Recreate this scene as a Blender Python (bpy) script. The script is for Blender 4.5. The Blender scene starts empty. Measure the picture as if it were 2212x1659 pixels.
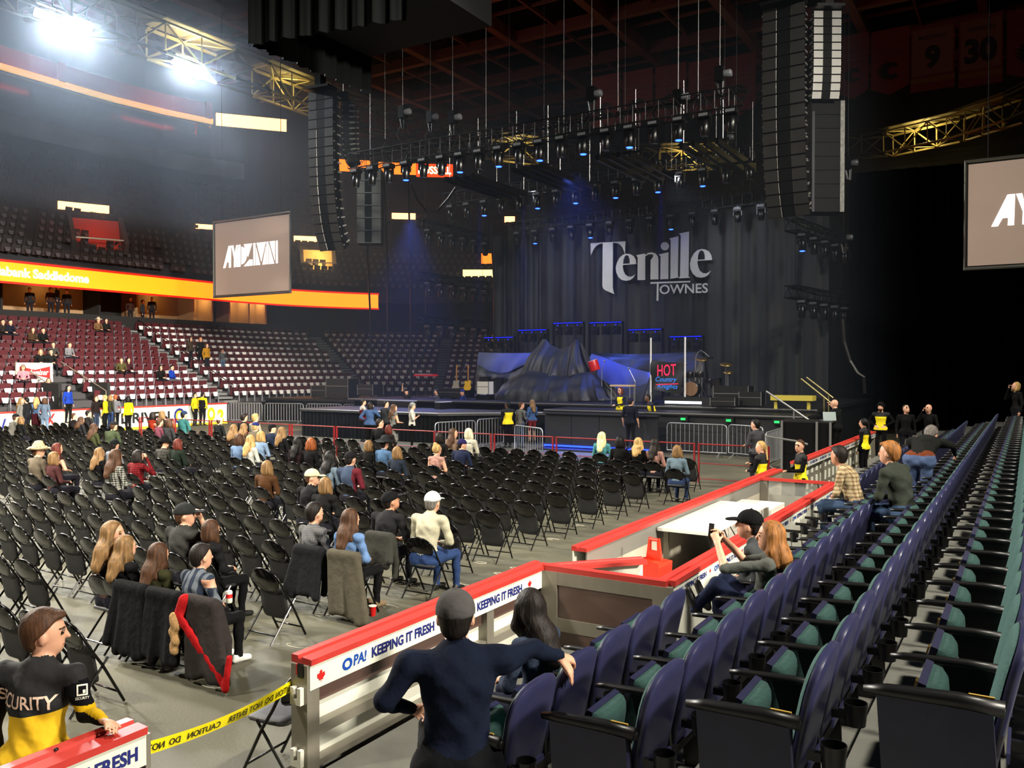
import bpy, bmesh, math, random
import numpy as np
from mathutils import Vector, Matrix
from mathutils.bvhtree import BVHTree
random.seed(7)
SC = bpy.context.scene
COL = SC.collection

# ------------------------------------------------------------------ camera
F, H0, PSI, HC = 1838.0, 797.0, math.radians(31.33), 2.95
THETA = math.atan((829.5 - H0) / F)
RIGHT = Vector((math.cos(PSI), math.sin(PSI), 0))
FWD = Vector((-math.sin(PSI) * math.cos(THETA), math.cos(PSI) * math.cos(THETA), -math.sin(THETA)))
UPV = RIGHT.cross(FWD)
EYE = Vector((0, 0, HC))
cam_d = bpy.data.cameras.new('camera')
cam_d.sensor_width = 36.0
cam_d.lens = F / 2212 * 36.0
cam_d.clip_start, cam_d.clip_end = 0.05, 400
cam = bpy.data.objects.new('camera', cam_d)
COL.objects.link(cam)
cam.matrix_world = Matrix((
    (RIGHT.x, UPV.x, -FWD.x, EYE.x), (RIGHT.y, UPV.y, -FWD.y, EYE.y),
    (RIGHT.z, UPV.z, -FWD.z, EYE.z), (0, 0, 0, 1)))
SC.camera = cam

def at(u, v, X=None, Y=None, Z=None, t=None):
    d = FWD + RIGHT * ((u - 1106) / F) + UPV * ((829.5 - v) / F)
    if t is None:
        if Z is not None: t = (Z - HC) / d.z
        elif X is not None: t = X / d.x
        else: t = Y / d.y
    return EYE + d * t

# ------------------------------------------------------------------ world, light, exposure
world = bpy.data.worlds.new('arena_dark')
SC.world = world
world.use_nodes = True
world.node_tree.nodes['Background'].inputs[0].default_value = (0.5, 0.55, 0.7, 1)
world.node_tree.nodes['Background'].inputs[1].default_value = 0.0025
vs = SC.view_settings
vs.view_transform = 'Standard'
vs.look = 'None'
vs.gamma = 1
vs.use_curve_mapping = False
vs.exposure = 0.0
SC.cycles.use_denoising = True
SC.cycles.max_bounces = 3
SC.cycles.use_adaptive_sampling = True
SC.cycles.adaptive_threshold = .1
SC.cycles.light_sampling_threshold = .03
SC.cycles.diffuse_bounces = 1
SC.cycles.glossy_bounces = 1
SC.cycles.transmission_bounces = 2
SC.cycles.transparent_max_bounces = 8
SC.cycles.volume_bounces = 0
SC.cycles.sample_clamp_indirect = 4
SC.cycles.caustics_reflective = False
SC.cycles.caustics_refractive = False

def area(name, loc, target, size, power, col=(1, 1, 1), sy=None, spread=180):
    l = bpy.data.lights.new(name, 'AREA')
    l.shape = 'RECTANGLE'
    l.size, l.size_y = size, sy or size
    l.energy, l.color = power, col
    l.spread = math.radians(spread)
    o = bpy.data.objects.new(name, l)
    COL.objects.link(o)
    o.location = loc
    o.rotation_euler = (Vector(target) - Vector(loc)).to_track_quat('-Z', 'Y').to_euler()
    return o

def spot(name, loc, target, power, col=(1, 1, 1), angle=30, blend=.4, r=.1):
    l = bpy.data.lights.new(name, 'SPOT')
    l.energy, l.color, l.spot_size, l.spot_blend, l.shadow_soft_size = power, col, math.radians(angle), blend, r
    o = bpy.data.objects.new(name, l)
    COL.objects.link(o)
    o.location = loc
    o.rotation_euler = (Vector(target) - Vector(loc)).to_track_quat('-Z', 'Y').to_euler()
    return o

def point(name, loc, power, col=(1, 1, 1), r=.1):
    l = bpy.data.lights.new(name, 'POINT')
    l.energy, l.color, l.shadow_soft_size = power, col, r
    o = bpy.data.objects.new(name, l)
    COL.objects.link(o)
    o.location = loc
    return o

WARMW = (1.0, 0.93, 0.80)
# arena floodlights on the ring catwalk: two in view, the others on the same ring outside the frame
FLOODS = [(-37.3, 22.4, 18.7), (-37.3, 29.0, 18.7)]
for i, (x, y, z) in enumerate(FLOODS):
    area('arena_flood_light', (x + .3, y, z - .4), (-12, 10 + 3 * i, 0), 2.0, 2600 if i == 0 else 1500, (.95, .98, 1), .8, 120)
for i, (x, y, z) in enumerate([(-37.3, 12, 18.7), (-37.3, 3, 18.7)]):
    area('arena_flood_light', (x, y, z), (-13, 9, 0), 2.0, 3000, WARMW, .8, 74)
for (x, y, z), tg, pw, sp_ in (((7, 6, 17.5), (-14, 13, 0), 2400, 100), ((7, 20, 17.5), (-10, 26, 4), 1700, 90), ((-14, -9, 17.5), (-14, 8, 0), 1700, 60)):
    area('arena_flood_light', (x, y, z), tg, 2.0, pw, WARMW, .8, sp_)
area('arena_flood_light', (7, 12, 17.5), (-37, 25, 2.2), 2.0, 2100, WARMW, .8, 34)
area('arena_flood_light', (7, -2, 17.5), (-37, 20, 2.2), 2.0, 1700, WARMW, .8, 34)

area('added_low_flood_light', (14.5, 5, 9.5), (-6, 7, 0), 2.0, 620, WARMW, .8, 60)  # unseen low lamp added behind the seats to brighten the white boards

# ------------------------------------------------------------------ materials
def lin(c):
    return tuple((x / 12.92 if x <= .04045 else ((x + .055) / 1.055) ** 2.4) for x in c)

MATS = {}
def mat(name, col, rough=.5, metal=0., emit=0., ecol=None, noise=None, bump=None, spec=.5, alpha=1., trans=0., coat=0., stripes=None, sheen=0.):
    """col is sRGB 0..1; noise=(scale, amount); bump=(scale, strength); stripes=(axis, scale, colour2, kind)"""
    if name in MATS: return MATS[name]
    m = bpy.data.materials.new(name)
    m.use_nodes = True
    nt = m.node_tree
    b = nt.nodes['Principled BSDF']
    c = (*lin(col), 1)
    b.inputs['Base Color'].default_value = c
    b.inputs['Roughness'].default_value = rough
    b.inputs['Metallic'].default_value = metal
    b.inputs['Specular IOR Level'].default_value = spec
    b.inputs['Coat Weight'].default_value = coat
    b.inputs['Sheen Weight'].default_value = sheen
    if alpha < 1: b.inputs['Alpha'].default_value = alpha
    if trans: b.inputs['Transmission Weight'].default_value = trans
    if emit:
        b.inputs['Emission Color'].default_value = (*lin(ecol or col), 1)
        b.inputs['Emission Strength'].default_value = emit
    tc = None
    def coords():
        nonlocal tc
        if tc is None: tc = nt.nodes.new('ShaderNodeTexCoord')
        return tc.outputs['Object']
    src = None
    if stripes:
        axis, sc, c2, kind = stripes
        mix = nt.nodes.new('ShaderNodeMix'); mix.data_type = 'RGBA'
        mix.inputs[6].default_value = c
        mix.inputs[7].default_value = (*lin(c2), 1)
        facs = []
        for a in axis:
            w = nt.nodes.new('ShaderNodeTexWave')
            w.bands_direction = a
            w.inputs['Scale'].default_value = sc
            w.inputs['Distortion'].default_value = .6
            w.inputs['Detail'].default_value = 0
            nt.links.new(coords(), w.inputs['Vector'])
            r = nt.nodes.new('ShaderNodeMapRange')
            r.inputs[1].default_value, r.inputs[2].default_value = (.55, .7) if kind == 'plaid' else (.4, .6)
            nt.links.new(w.outputs['Fac'], r.inputs[0])
            facs.append(r.outputs[0])
        f = facs[0]
        for g in facs[1:]:
            mx = nt.nodes.new('ShaderNodeMath'); mx.operation = 'ADD'
            nt.links.new(f, mx.inputs[0]); nt.links.new(g, mx.inputs[1])
            hv = nt.nodes.new('ShaderNodeMath'); hv.operation = 'MULTIPLY'; hv.inputs[1].default_value = .6
            nt.links.new(mx.outputs[0], hv.inputs[0]); f = hv.outputs[0]
        nt.links.new(f, mix.inputs[0])
        src = mix.outputs[2]
    if noise:
        n = nt.nodes.new('ShaderNodeTexNoise')
        n.inputs['Scale'].default_value = noise[0]
        n.inputs['Detail'].default_value = 4
        if len(noise) > 2:
            mp = nt.nodes.new('ShaderNodeMapping'); mp.inputs['Scale'].default_value = noise[2]
            nt.links.new(coords(), mp.inputs['Vector']); nt.links.new(mp.outputs[0], n.inputs['Vector'])
        else: nt.links.new(coords(), n.inputs['Vector'])
        r = nt.nodes.new('ShaderNodeMapRange')
        r.inputs[1].default_value, r.inputs[2].default_value = .3, .7
        r.inputs[3].default_value, r.inputs[4].default_value = 1 - noise[1], 1 + noise[1]
        nt.links.new(n.outputs['Fac'], r.inputs[0])
        mu = nt.nodes.new('ShaderNodeVectorMath'); mu.operation = 'MULTIPLY'
        if src is not None: nt.links.new(src, mu.inputs[0])
        else: mu.inputs[0].default_value = c[:3]
        nt.links.new(r.outputs[0], mu.inputs[1])
        src = mu.outputs[0]
    if src is not None: nt.links.new(src, b.inputs['Base Color'])
    if bump:
        n = nt.nodes.new('ShaderNodeTexNoise')
        n.inputs['Scale'].default_value = bump[0]
        if len(bump) > 2:
            mp = nt.nodes.new('ShaderNodeMapping'); mp.inputs['Scale'].default_value = bump[2]
            nt.links.new(coords(), mp.inputs['Vector']); nt.links.new(mp.outputs[0], n.inputs['Vector'])
        else: nt.links.new(coords(), n.inputs['Vector'])
        bp = nt.nodes.new('ShaderNodeBump')
        bp.inputs['Strength'].default_value = bump[1]
        bp.inputs['Distance'].default_value = .02
        nt.links.new(n.outputs['Fac'], bp.inputs['Height'])
        nt.links.new(bp.outputs['Normal'], b.inputs['Normal'])
    MATS[name] = m
    return m

# ------------------------------------------------------------------ mesh builder
def rot_z(a): return Matrix.Rotation(a, 3, 'Z')
def frame_of(d):
    d = Vector(d).normalized()
    a = Vector((0, 0, 1)) if abs(d.z) < .9 else Vector((1, 0, 0))
    x = a.cross(d).normalized()
    return x, d.cross(x), d

class MB:
    def __init__(s): s.v, s.f, s.m = [], [], []
    def add(s, vs, fs, mi=0):
        o = len(s.v)
        s.v.extend([tuple(p) for p in vs])
        s.f.extend([tuple(i + o for i in f) for f in fs])
        s.m.extend([mi] * len(fs))
        return s
    def box(s, c, size, R=None, mi=0, taper=1.):
        c = Vector(c); hx, hy, hz = (q / 2 for q in size)
        vs = []
        for z in (-1, 1):
            k = taper if z > 0 else 1
            for x, y in ((-1, -1), (1, -1), (1, 1), (-1, 1)):
                p = Vector((x * hx * k, y * hy * k, z * hz))
                vs.append(c + (R @ p if R is not None else p))
        return s.add(vs, [(3, 2, 1, 0), (4, 5, 6, 7), (0, 1, 5, 4), (1, 2, 6, 5), (2, 3, 7, 6), (3, 0, 4, 7)], mi)
    def box2(s, lo, hi, mi=0):
        return s.box([(a + b) / 2 for a, b in zip(lo, hi)], [b - a for a, b in zip(lo, hi)], None, mi)
    def beam(s, p0, p1, w, h, mi=0):
        p0, p1 = Vector(p0), Vector(p1)
        x, y, d = frame_of(p1 - p0)
        vs = [p + x * (w / 2 * a) + y * (h / 2 * b) for p in (p0, p1) for a, b in ((-1, -1), (1, -1), (1, 1), (-1, 1))]
        return s.add(vs, [(3, 2, 1, 0), (4, 5, 6, 7), (0, 1, 5, 4), (1, 2, 6, 5), (2, 3, 7, 6), (3, 0, 4, 7)], mi)
    def tube(s, pts, r, n=6, mi=0, closed=False, caps=True):
        pts = [Vector(p) for p in pts]
        k = len(pts)
        rr = r if isinstance(r, (list, tuple)) else [r] * k
        rings = []
        prev = None
        for i, p in enumerate(pts):
            if closed: d = pts[(i + 1) % k] - pts[i - 1]
            else: d = pts[min(i + 1, k - 1)] - pts[max(i - 1, 0)]
            if d.length < 1e-9: d = Vector((0, 0, 1))
            d.normalize()
            if prev is None: x, y, _ = frame_of(d)
            else:
                x = prev - d * prev.dot(d)
                x = x.normalized() if x.length > 1e-6 else frame_of(d)[0]
                y = d.cross(x)
            prev = x
            rings.append([p + (x * math.cos(2 * math.pi * j / n) + y * math.sin(2 * math.pi * j / n)) * rr[i] for j in range(n)])
        vs = [q for ring in rings for q in ring]
        fs = []
        for i in range(k if closed else k - 1):
            a, b = i * n, ((i + 1) % k) * n
            for j in range(n):
                fs.append((a + j, a + (j + 1) % n, b + (j + 1) % n, b + j))
        if caps and not closed:
            fs.append(tuple(range(n - 1, -1, -1)))
            fs.append(tuple(range((k - 1) * n, k * n)))
        return s.add(vs, fs, mi)
    def bar(s, p0, p1, r, n=6, r1=None, mi=0):
        return s.tube([p0, p1], [r, r if r1 is None else r1], n, mi)
    def lathe(s, prof, n=16, c=(0, 0, 0), d=(0, 0, 1), mi=0):
        x, y, d = frame_of(d)
        if abs(d.z) > .999: x, y = Vector((1, 0, 0)), Vector((0, 1, 0)) * (1 if d.z > 0 else -1)
        c = Vector(c)
        vs = [c + d * z + (x * math.cos(2 * math.pi * j / n) + y * math.sin(2 * math.pi * j / n)) * max(r, 1e-4) for r, z in prof for j in range(n)]
        fs = []
        for i in range(len(prof) - 1):
            for j in range(n):
                fs.append((i * n + j, i * n + (j + 1) % n, (i + 1) * n + (j + 1) % n, (i + 1) * n + j))
        fs.append(tuple(range(n - 1, -1, -1)))
        fs.append(tuple(range((len(prof) - 1) * n, len(prof) * n)))
        return s.add(vs, fs, mi)
    def ball(s, c, r, n=10, mi=0):
        rr = r if isinstance(r, (tuple, list)) else (r, r, r)
        m = max(4, n // 2)
        vs, fs = [], []
        for i in range(m + 1):
            a = math.pi * i / m
            for j in range(n):
                b = 2 * math.pi * j / n
                vs.append((c[0] + rr[0] * math.sin(a) * math.cos(b), c[1] + rr[1] * math.sin(a) * math.sin(b), c[2] + rr[2] * math.cos(a)))
        for i in range(m):
            for j in range(n):
                fs.append((i * n + j, (i + 1) * n + j, (i + 1) * n + (j + 1) % n, i * n + (j + 1) % n))
        return s.add(vs, fs, mi)
    def prism(s, poly, o, u, v, th, mi=0):
        """2-D polygon in the plane (u, v) at o, extruded by th along u x v (centred)"""
        o, u, v = Vector(o), Vector(u), Vector(v)
        n = u.cross(v).normalized() * (th / 2)
        k = len(poly)
        vs = [o + u * a + v * b - n for a, b in poly] + [o + u * a + v * b + n for a, b in poly]
        fs = [tuple(range(k - 1, -1, -1)), tuple(range(k, 2 * k))]
        fs += [(i, (i + 1) % k, k + (i + 1) % k, k + i) for i in range(k)]
        return s.add(vs, fs, mi)
    def grid(s, fn, nu, nv, mi=0):
        vs = [fn(i / nu, j / nv) for j in range(nv + 1) for i in range(nu + 1)]
        w = nu + 1
        fs = [(j * w + i, j * w + i + 1, (j + 1) * w + i + 1, (j + 1) * w + i) for j in range(nv) for i in range(nu)]
        return s.add(vs, fs, mi)
    def mesh(s, name, mats, smooth=False):
        me = bpy.data.meshes.new(name)
        me.from_pydata(s.v, [], s.f)
        mats = mats if isinstance(mats, (list, tuple)) else [mats]
        for m in mats: me.materials.append(m)
        if len(mats) > 1: me.polygons.foreach_set('material_index', s.m)
        if smooth: smooth_mesh(me, smooth)
        me.update()
        return me
    def obj(s, name, mats, parent=None, loc=None, rotz=None, smooth=False):
        return link(name, s.mesh(name, mats, smooth), parent, loc, rotz)

def smooth_mesh(me, ang):
    me.polygons.foreach_set('use_smooth', [True] * len(me.polygons))
    if ang is not True:
        me.set_sharp_from_angle(angle=math.radians(ang))

def link(name, me, parent=None, loc=None, rotz=None):
    o = bpy.data.objects.new(name, me)
    COL.objects.link(o)
    if parent is not None: o.parent = parent
    if loc is not None: o.location = loc
    if rotz is not None: o.rotation_euler = (0, 0, rotz)
    return o

def tag(o, label, cat, group=None):
    o['label'], o['category'] = label, cat
    if group: o['group'] = group
    return o
def struct(o, label=None):
    o['kind'] = 'structure'
    if label: o['label'] = label
    return o
def stuff(o, label=None, cat=None):
    o['kind'] = 'stuff'
    if label: o['label'] = label
    if cat: o['category'] = cat
    return o
def thing(name, label, cat, loc=(0, 0, 0), rotz=0, group=None):
    o = bpy.data.objects.new(name, None)
    COL.objects.link(o)
    o.empty_display_size = .1
    o.location = loc
    o.rotation_euler = (0, 0, rotz)
    return tag(o, label, cat, group)
def dup(root, loc, rotz, label=None, group=None, kids=None):
    r = root.copy(); COL.objects.link(r)
    r.location = loc; r.rotation_euler = (0, 0, rotz)
    if label: r['label'] = label
    if group: r['group'] = group
    for ch in (kids if kids is not None else root.children):
        c = ch.copy(); COL.objects.link(c); c.parent = r
        for g in ch.children:
            d = g.copy(); COL.objects.link(d); d.parent = c
    return r

def nth(n):
    return '%d%s' % (n, 'th' if 10 < n % 100 < 14 else {1: 'st', 2: 'nd', 3: 'rd'}.get(n % 10, 'th'))
_TX = {}
def text2d(s, bold=0., shear=0.):
    key = (s, bold, shear)
    if key not in _TX:
        cu = bpy.data.curves.new('t', 'FONT')
        cu.body = s; cu.size = 1; cu.offset = bold; cu.shear = shear; cu.resolution_u = 3
        o = bpy.data.objects.new('t', cu)
        COL.objects.link(o)
        dg = bpy.context.evaluated_depsgraph_get()
        me = bpy.data.meshes.new_from_object(o.evaluated_get(dg))
        vs = [(v.co.x, v.co.y) for v in me.vertices]
        fs = [tuple(p.vertices) for p in me.polygons]
        bpy.data.objects.remove(o); bpy.data.curves.remove(cu); bpy.data.meshes.remove(me)
        x0, x1 = min(v[0] for v in vs), max(v[0] for v in vs)
        y0, y1 = min(v[1] for v in vs), max(v[1] for v in vs)
        _TX[key] = ([((a - x0) / (x1 - x0), (b - y0) / (y1 - y0)) for a, b in vs], fs, (x1 - x0) / (y1 - y0))
    return _TX[key]
def put_text(mb, s, o, u, v, h, w=None, bold=0., shear=0., mi=0, align=0.):
    """o = lower left corner, u/v unit vectors"""
    vs, fs, asp = text2d(s, bold, shear)
    w = w if w is not None else h * asp
    o, u, v = Vector(o), Vector(u), Vector(v)
    mb.add([o + u * (a * w - align * w) + v * (b * h) for a, b in vs], fs, mi)
    return w

BLACKM = mat('black_metal', (.05, .05, .055), .42, .6)
# ------------------------------------------------------------------ shared materials
M_CONC = mat('concrete_floor', (.30, .292, .235), .7, noise=(.55, .34), bump=(30, .12))
M_TREAD = mat('concrete_tread', (.47, .47, .44), .8, noise=(3, .18), bump=(40, .1))
M_RED = mat('red_board_cap', (.72, .205, .175), .42, noise=(6, .08))
M_WHITE = mat('white_board_plastic', (.86, .86, .80), .45, noise=(2.5, .07))
M_STEEL = mat('brushed_steel', (.52, .50, .45), .42, .35, noise=(5, .12, (1, 1, .1)))
M_BROWN = mat('smoked_acrylic', (.36, .28, .25), .25, noise=(1.5, .1))
M_BLUEINK = mat('blue_sign_ink', (.10, .13, .42), .5)
M_BLUEOPA = mat('bright_blue_sign_ink', (.02, .25, .62), .5)
M_REDINK = mat('red_sign_ink', (.75, .10, .09), .5)
M_NAVY = mat('navy_seat_plastic', (.15, .155, .275), .38, noise=(8, .1))
M_TEAL = mat('teal_seat_fabric', (.20, .33, .315), .9, noise=(60, .2), bump=(220, .3))
M_BLKPL = mat('black_plastic', (.045, .045, .048), .38)
M_CHAIR = mat('glossy_black_chair_plastic', (.022, .022, .024), .16, coat=.3)
M_VINYL = mat('black_chair_vinyl', (.075, .075, .08), .6, noise=(12, .12), bump=(160, .15))
M_TUBE = mat('black_chair_tube', (.03, .03, .033), .24, .3)
M_LABEL = mat('orange_number_plate', (.62, .50, .20), .6)

# ------------------------------------------------------------------ floor and near risers
struct(MB().box2((-38, -14, -.3), (-3.9, 62, 0)).obj('floor', M_CONC))
ROWX = [-2.44, -1.67, -.90, -.13]          # seat-back base of the near rows, front to back
ROWZ = [.35, .57, .79, 1.01, 1.23]
edges = [-3.9] + [x + .14 for x in ROWX] + [2.2]
risers = struct(bpy.data.objects.new('floor_risers', None)); COL.objects.link(risers)
for j in range(5):
    MB().box2((edges[j], -2, -.3), (edges[j + 1] + .002, 40, ROWZ[j])).obj('riser_step', M_TREAD, risers)

# ------------------------------------------------------------------ dasher boards
LEAF = [(0, -1), (.06, -.45), (.5, -.55), (.42, -.33), (.95, .05), (.8, .15), (.88, .5), (.55, .42), (.48, .6), (.2, .3), (.3, .85), (.14, .75), (0, 1),
        (-.14, .75), (-.3, .85), (-.2, .3), (-.48, .6), (-.55, .42), (-.88, .5), (-.8, .15), (-.95, .05), (-.42, -.33), (-.5, -.55), (-.06, -.45)]
def leaf_flat(mb, o, u, v, s, mi=0):
    o, u, v = Vector(o), Vector(u), Vector(v)
    mb.add([o + u * (a * s * .9) + v * (b * s) for a, b in LEAF], [tuple(range(len(LEAF)))], mi)
def sign_print(parent, o, u, v, length, z, h, start, unit, first_leaf=False):
    """repeats OPA! KEEPING IT FRESH (leaf) along u"""
    p = start
    k = 0
    opa, kee, red = MB(), MB(), MB()
    if first_leaf: leaf_flat(red, Vector(o) + u * .1 + v * (z + h * .42), u, v, h * .28)
    while p < length - .05:
        q = Vector(o) + u * p + v * (z + h * .2)
        if p + unit * .17 < length:
            put_text(opa, 'O', q, u, v, h * .5, unit * .075, .045)
            put_text(opa, 'PA!', q + u * (unit * .083) + v * (h * .05), u, v, h * .46, unit * .10, .03, .12)
        if p + unit * .78 < length:
            put_text(kee, 'KEEPING IT FRESH', q + u * (unit * .225) + v * (h * .05), u, v, h * .46, unit * .55, .038)
        if p + unit * .9 < length:
            leaf_flat(red, q + u * (unit * .88) + v * (h * .3), u, v, h * .24)
        p += unit
    if opa.v: opa.obj('lettering', M_BLUEOPA, parent)
    if kee.v: kee.obj('lettering', M_BLUEINK, parent)
    if red.v: red.obj('maple_leaf_print', M_REDINK, parent)

BX0, BX1, BTOP = -4.07, -3.92, 1.10
def cap(parent, p0, p1, side):
    """grooved red cap; p0,p1 are points of the rink-side top edge, side = horizontal vector across the cap (length = width)"""
    p0, p1, s = Vector(p0), Vector(p1), Vector(side)
    prof = [(-.08, -.05), (-.08, .0), (.30, .0), (.34, -.022), (.50, -.022), (.54, -.006), (1.1, -.012), (1.1, -.05)]
    vs, n = [], len(prof)
    for p in (p0, p1):
        vs += [p + s * a + Vector((0, 0, b)) for a, b in prof]
    fs = [tuple(range(n - 1, -1, -1)), tuple(range(n, 2 * n))] + [(i, (i + 1) % n, n + (i + 1) % n, n + i) for i in range(n)]
    return MB().add(vs, fs).obj('cap_rail', M_RED, parent)

def near_board(y0, y1, label, floor=0., posts=(), sign=True, start=.25, unit=1.33, leaf=True, face=True):
    t = thing('dasher_board', label, 'boards', (0, 0, 0))
    cap(t, (BX0, y0, BTOP), (BX0, y1, BTOP), (.15, 0, 0))
    MB().box2((BX0, y0, 0), (BX0 + .015, y1, BTOP - .05)).obj('rink_facing', M_WHITE, t)
    U, V = Vector((0, 1, 0)), Vector((0, 0, 1))
    if sign:
        s = MB().box2((BX1 - .015, y0 + .002, .885), (BX1, y1, 1.05)).obj('sign_panel', M_WHITE, t)
        sign_print(s, (BX1 + .003, y0, 0), U, V, y1 - y0, .885, .165, start, unit, leaf)
    MB().box2((BX1 - .10, y0 + .1, .76), (BX1 - .07, y1, .885)).obj('smoked_panel', M_BROWN, t)
    MB().box2((BX1 - .12, y0 + .1, .06), (BX1 - .10, y1, .76)).obj('white_panel', M_WHITE, t)
    MB().box2((BX1 - .10, y0 + .1, .56), (BX1 - .02, y1, .63)).obj('middle_rail', M_STEEL, t)
    MB().box2((BX1 - .10, y0 + .1, .36), (BX1 - .02, y1, .40)).obj('bottom_rail', M_STEEL, t)
    for y in posts:
        MB().box2((BX1 - .1, y, .35), (BX1 - .012, y + .11, .885)).obj('post', M_STEEL, t)
    return t

b1 = near_board(3.95, 7.12, 'white sign board with red cap beside the yellow caution tape', posts=(6.05, 6.98), start=.30, unit=1.33)
# steel end post with slots and white plastic hooks
e = MB().box2((BX0 + .005, 3.93, .0), (BX1 - .004, 3.96, 1.05)).box2((BX0 + .005, 3.96, 0), (BX0 + .03, 4.04, 1.05)).box2((BX1 - .03, 3.96, 0), (BX1 - .004, 4.04, .88)).obj('end_post', M_STEEL, b1)
MB().box2((BX0 + .07, 3.922, .97), (BX0 + .115, 3.932, 1.06)).obj('slot', M_BLKPL, e)
MB().box2((BX0 + .055, 3.921, .985), (BX0 + .068, 3.931, 1.055)).obj('red_strip', M_RED, e)
for z in (.80, .40):
    h = MB().box2((BX0 + .03, 3.895, z), (BX0 + .06, 3.93, z + .11)).box2((BX0 + .09, 3.895, z), (BX0 + .12, 3.93, z + .11)).box2((BX0 + .06, 3.895, z), (BX0 + .09, 3.93, z + .04))
    h.obj('latch_hook', mat('white_plastic', (.85, .84, .78), .4), b1)
b2 = near_board(-1.0, 2.77, 'white sign board with red cap at the lower left corner', posts=(), start=.14, unit=1.29, leaf=False)
MB().box2((BX0 + .005, 2.77, 0), (BX1 - .004, 2.80, 1.04)).obj('end_post', M_STEEL, b2)
for y in (1.4, 2.35): MB().ball((BX0 + .05, y, BTOP + .004), (.012, .012, .008), 8).obj('bolt', M_BLKPL, b2)

# far run of boards beyond the box, white patches standing in for light on its rows of openings
b3 = thing('dasher_board', 'long white board run with red cap behind the plaid-shirted man', 'boards')
cap(b3, (BX0, 17.4, BTOP), (BX0, 27.3, BTOP), (.15, 0, 0))
s3 = MB().box2((BX1 - .015, 17.4, .92), (BX1, 27.3, 1.05)).obj('sign_panel', M_WHITE, b3)
sign_print(s3, (BX1 + .003, 17.4, 0), Vector((0, 1, 0)), Vector((0, 0, 1)), 9.9, .92, .13, .1, .95)
M_PANG = mat('grey_board_frame', (.50, .48, .42), .5, .3, noise=(3, .1))
MB().box2((BX1 - .10, 17.4, 0), (BX1 - .085, 27.3, .92)).obj('backing_panel', M_PANG, b3)
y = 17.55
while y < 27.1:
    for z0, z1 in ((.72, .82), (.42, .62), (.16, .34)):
        MB().box2((BX1 - .085, y, z0), (BX1 - .07, y + .17, z1)).obj('lit_patch', M_WHITE, b3)
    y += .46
for y in (17.42, 19.9, 22.4, 24.9, 27.2):
    MB().box2((BX1 - .1, y, 0), (BX1 - .01, y + .09, .92)).obj('post', M_STEEL, b3)
MB().box2((BX0 + .005, 17.36, .0), (BX1 - .004, 17.4, 1.05)).obj('end_post', M_STEEL, b3)

# penalty box
M_GLASS = mat('clear_acrylic', (.75, .76, .74), .12, alpha=.22)
pb = thing('penalty_box', 'open scorer box of white boards with red caps in front of the blue seats', 'boards')
WX0, WX1 = -2.79, -2.64                     # back wall
cap(pb, (BX0, 7.9, BTOP), (BX0, 16.1, BTOP), (.15, 0, 0))
MB().box2((BX0, 7.9, 0), (BX0 + .015, 16.1, 1.05)).obj('rink_facing', M_WHITE, pb)
MB().box2((BX1 - .02, 7.95, .84), (BX1 - .005, 16.1, 1.05)).obj('steel_top_band', mat('dull_aluminium', (.62, .61, .58), .45, .5), pb)
MB().box2((BX1 - .02, 7.95, .05), (BX1 - .008, 16.1, .84)).obj('inner_panel', mat('pale_inner_panel', (.72, .69, .62), .5, noise=(2, .12)), pb)
cap(pb, (WX1, 7.05, BTOP), (WX1, 14.7, BTOP), (-.15, 0, 0))
bw = MB().box2((WX1 - .02, 7.05, .2), (WX1, 14.7, 1.05)).obj('back_wall_panel', M_WHITE, pb)
sign_print(bw, (WX1 + .003, 7.05, 0), Vector((0, 1, 0)), Vector((0, 0, 1)), 7.6, .93, .11, .04, 1.08)
MB().box2((WX0, 7.05, .05), (WX0 + .02, 14.7, 1.05)).obj('inner_back_panel', MATS['pale_inner_panel'], pb)
# near side wall (steel frame with smoked sheet)
cap(pb, (BX1, 7.0, BTOP), (WX0 + .1, 7.0, BTOP), (0, .12, 0))
MB().box2((BX0 + .02, 6.98, .05), (BX1 + .16, 7.04, 1.05)).box2((WX0 - .02, 6.98, .05), (WX1, 7.04, 1.05)).box2((BX1 + .16, 6.985, .93), (WX0 - .02, 7.035, 1.05)).box2((BX1 + .16, 6.985, .50), (WX0 - .02, 7.035, .62)).obj('side_frame', M_STEEL, pb)
MB().box2((BX1 + .1, 7.0, .1), (WX0, 7.02, .95)).obj('smoked_panel', M_BROWN, pb)
# far side wall with clear sheet
cap(pb, (BX1, 14.6, BTOP), (WX0 + .1, 14.6, BTOP), (0, .12, 0))
MB().box2((BX1, 14.6, .05), (BX1 + .12, 14.68, 1.05)).box2((-3.05, 14.6, .05), (-2.98, 14.68, 1.05)).obj('side_frame', M_STEEL, pb)
MB().box2((BX1 + .12, 14.63, .1), (WX0, 14.64, 1.05)).obj('clear_sheet', M_GLASS, pb)
MB().box2((BX1 + .12, 14.72, .05), (WX0, 14.74, .8)).obj('side_panel', MATS['pale_inner_panel'], pb)
MB().box2((BX0 + .02, 16.1, 0), (BX1, 16.14, 1.05)).obj('end_post', M_STEEL, pb)
MB().box2((BX1 + .0, 7.05, .0), (WX0, 14.6, .08)).obj('box_floor', M_TREAD, pb)
# open gate leaf
gate = thing('board_gate', 'short red-capped gate swung open into the scorer box', 'gate', (BX0 + .12, 7.14, 0), math.radians(-41))
cap(gate, (0, 0, BTOP - .02), (0, 1.0, BTOP - .02), (.12, 0, 0))
MB().box2((.01, 0, .12), (.03, 1.0, 1.03)).obj('gate_panel', M_WHITE, gate)
MB().box2((.03, .05, .80), (.05, .95, .86)).box2((.03, .05, .3), (.05, .95, .36)).obj('gate_frame', M_STEEL, gate)

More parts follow.
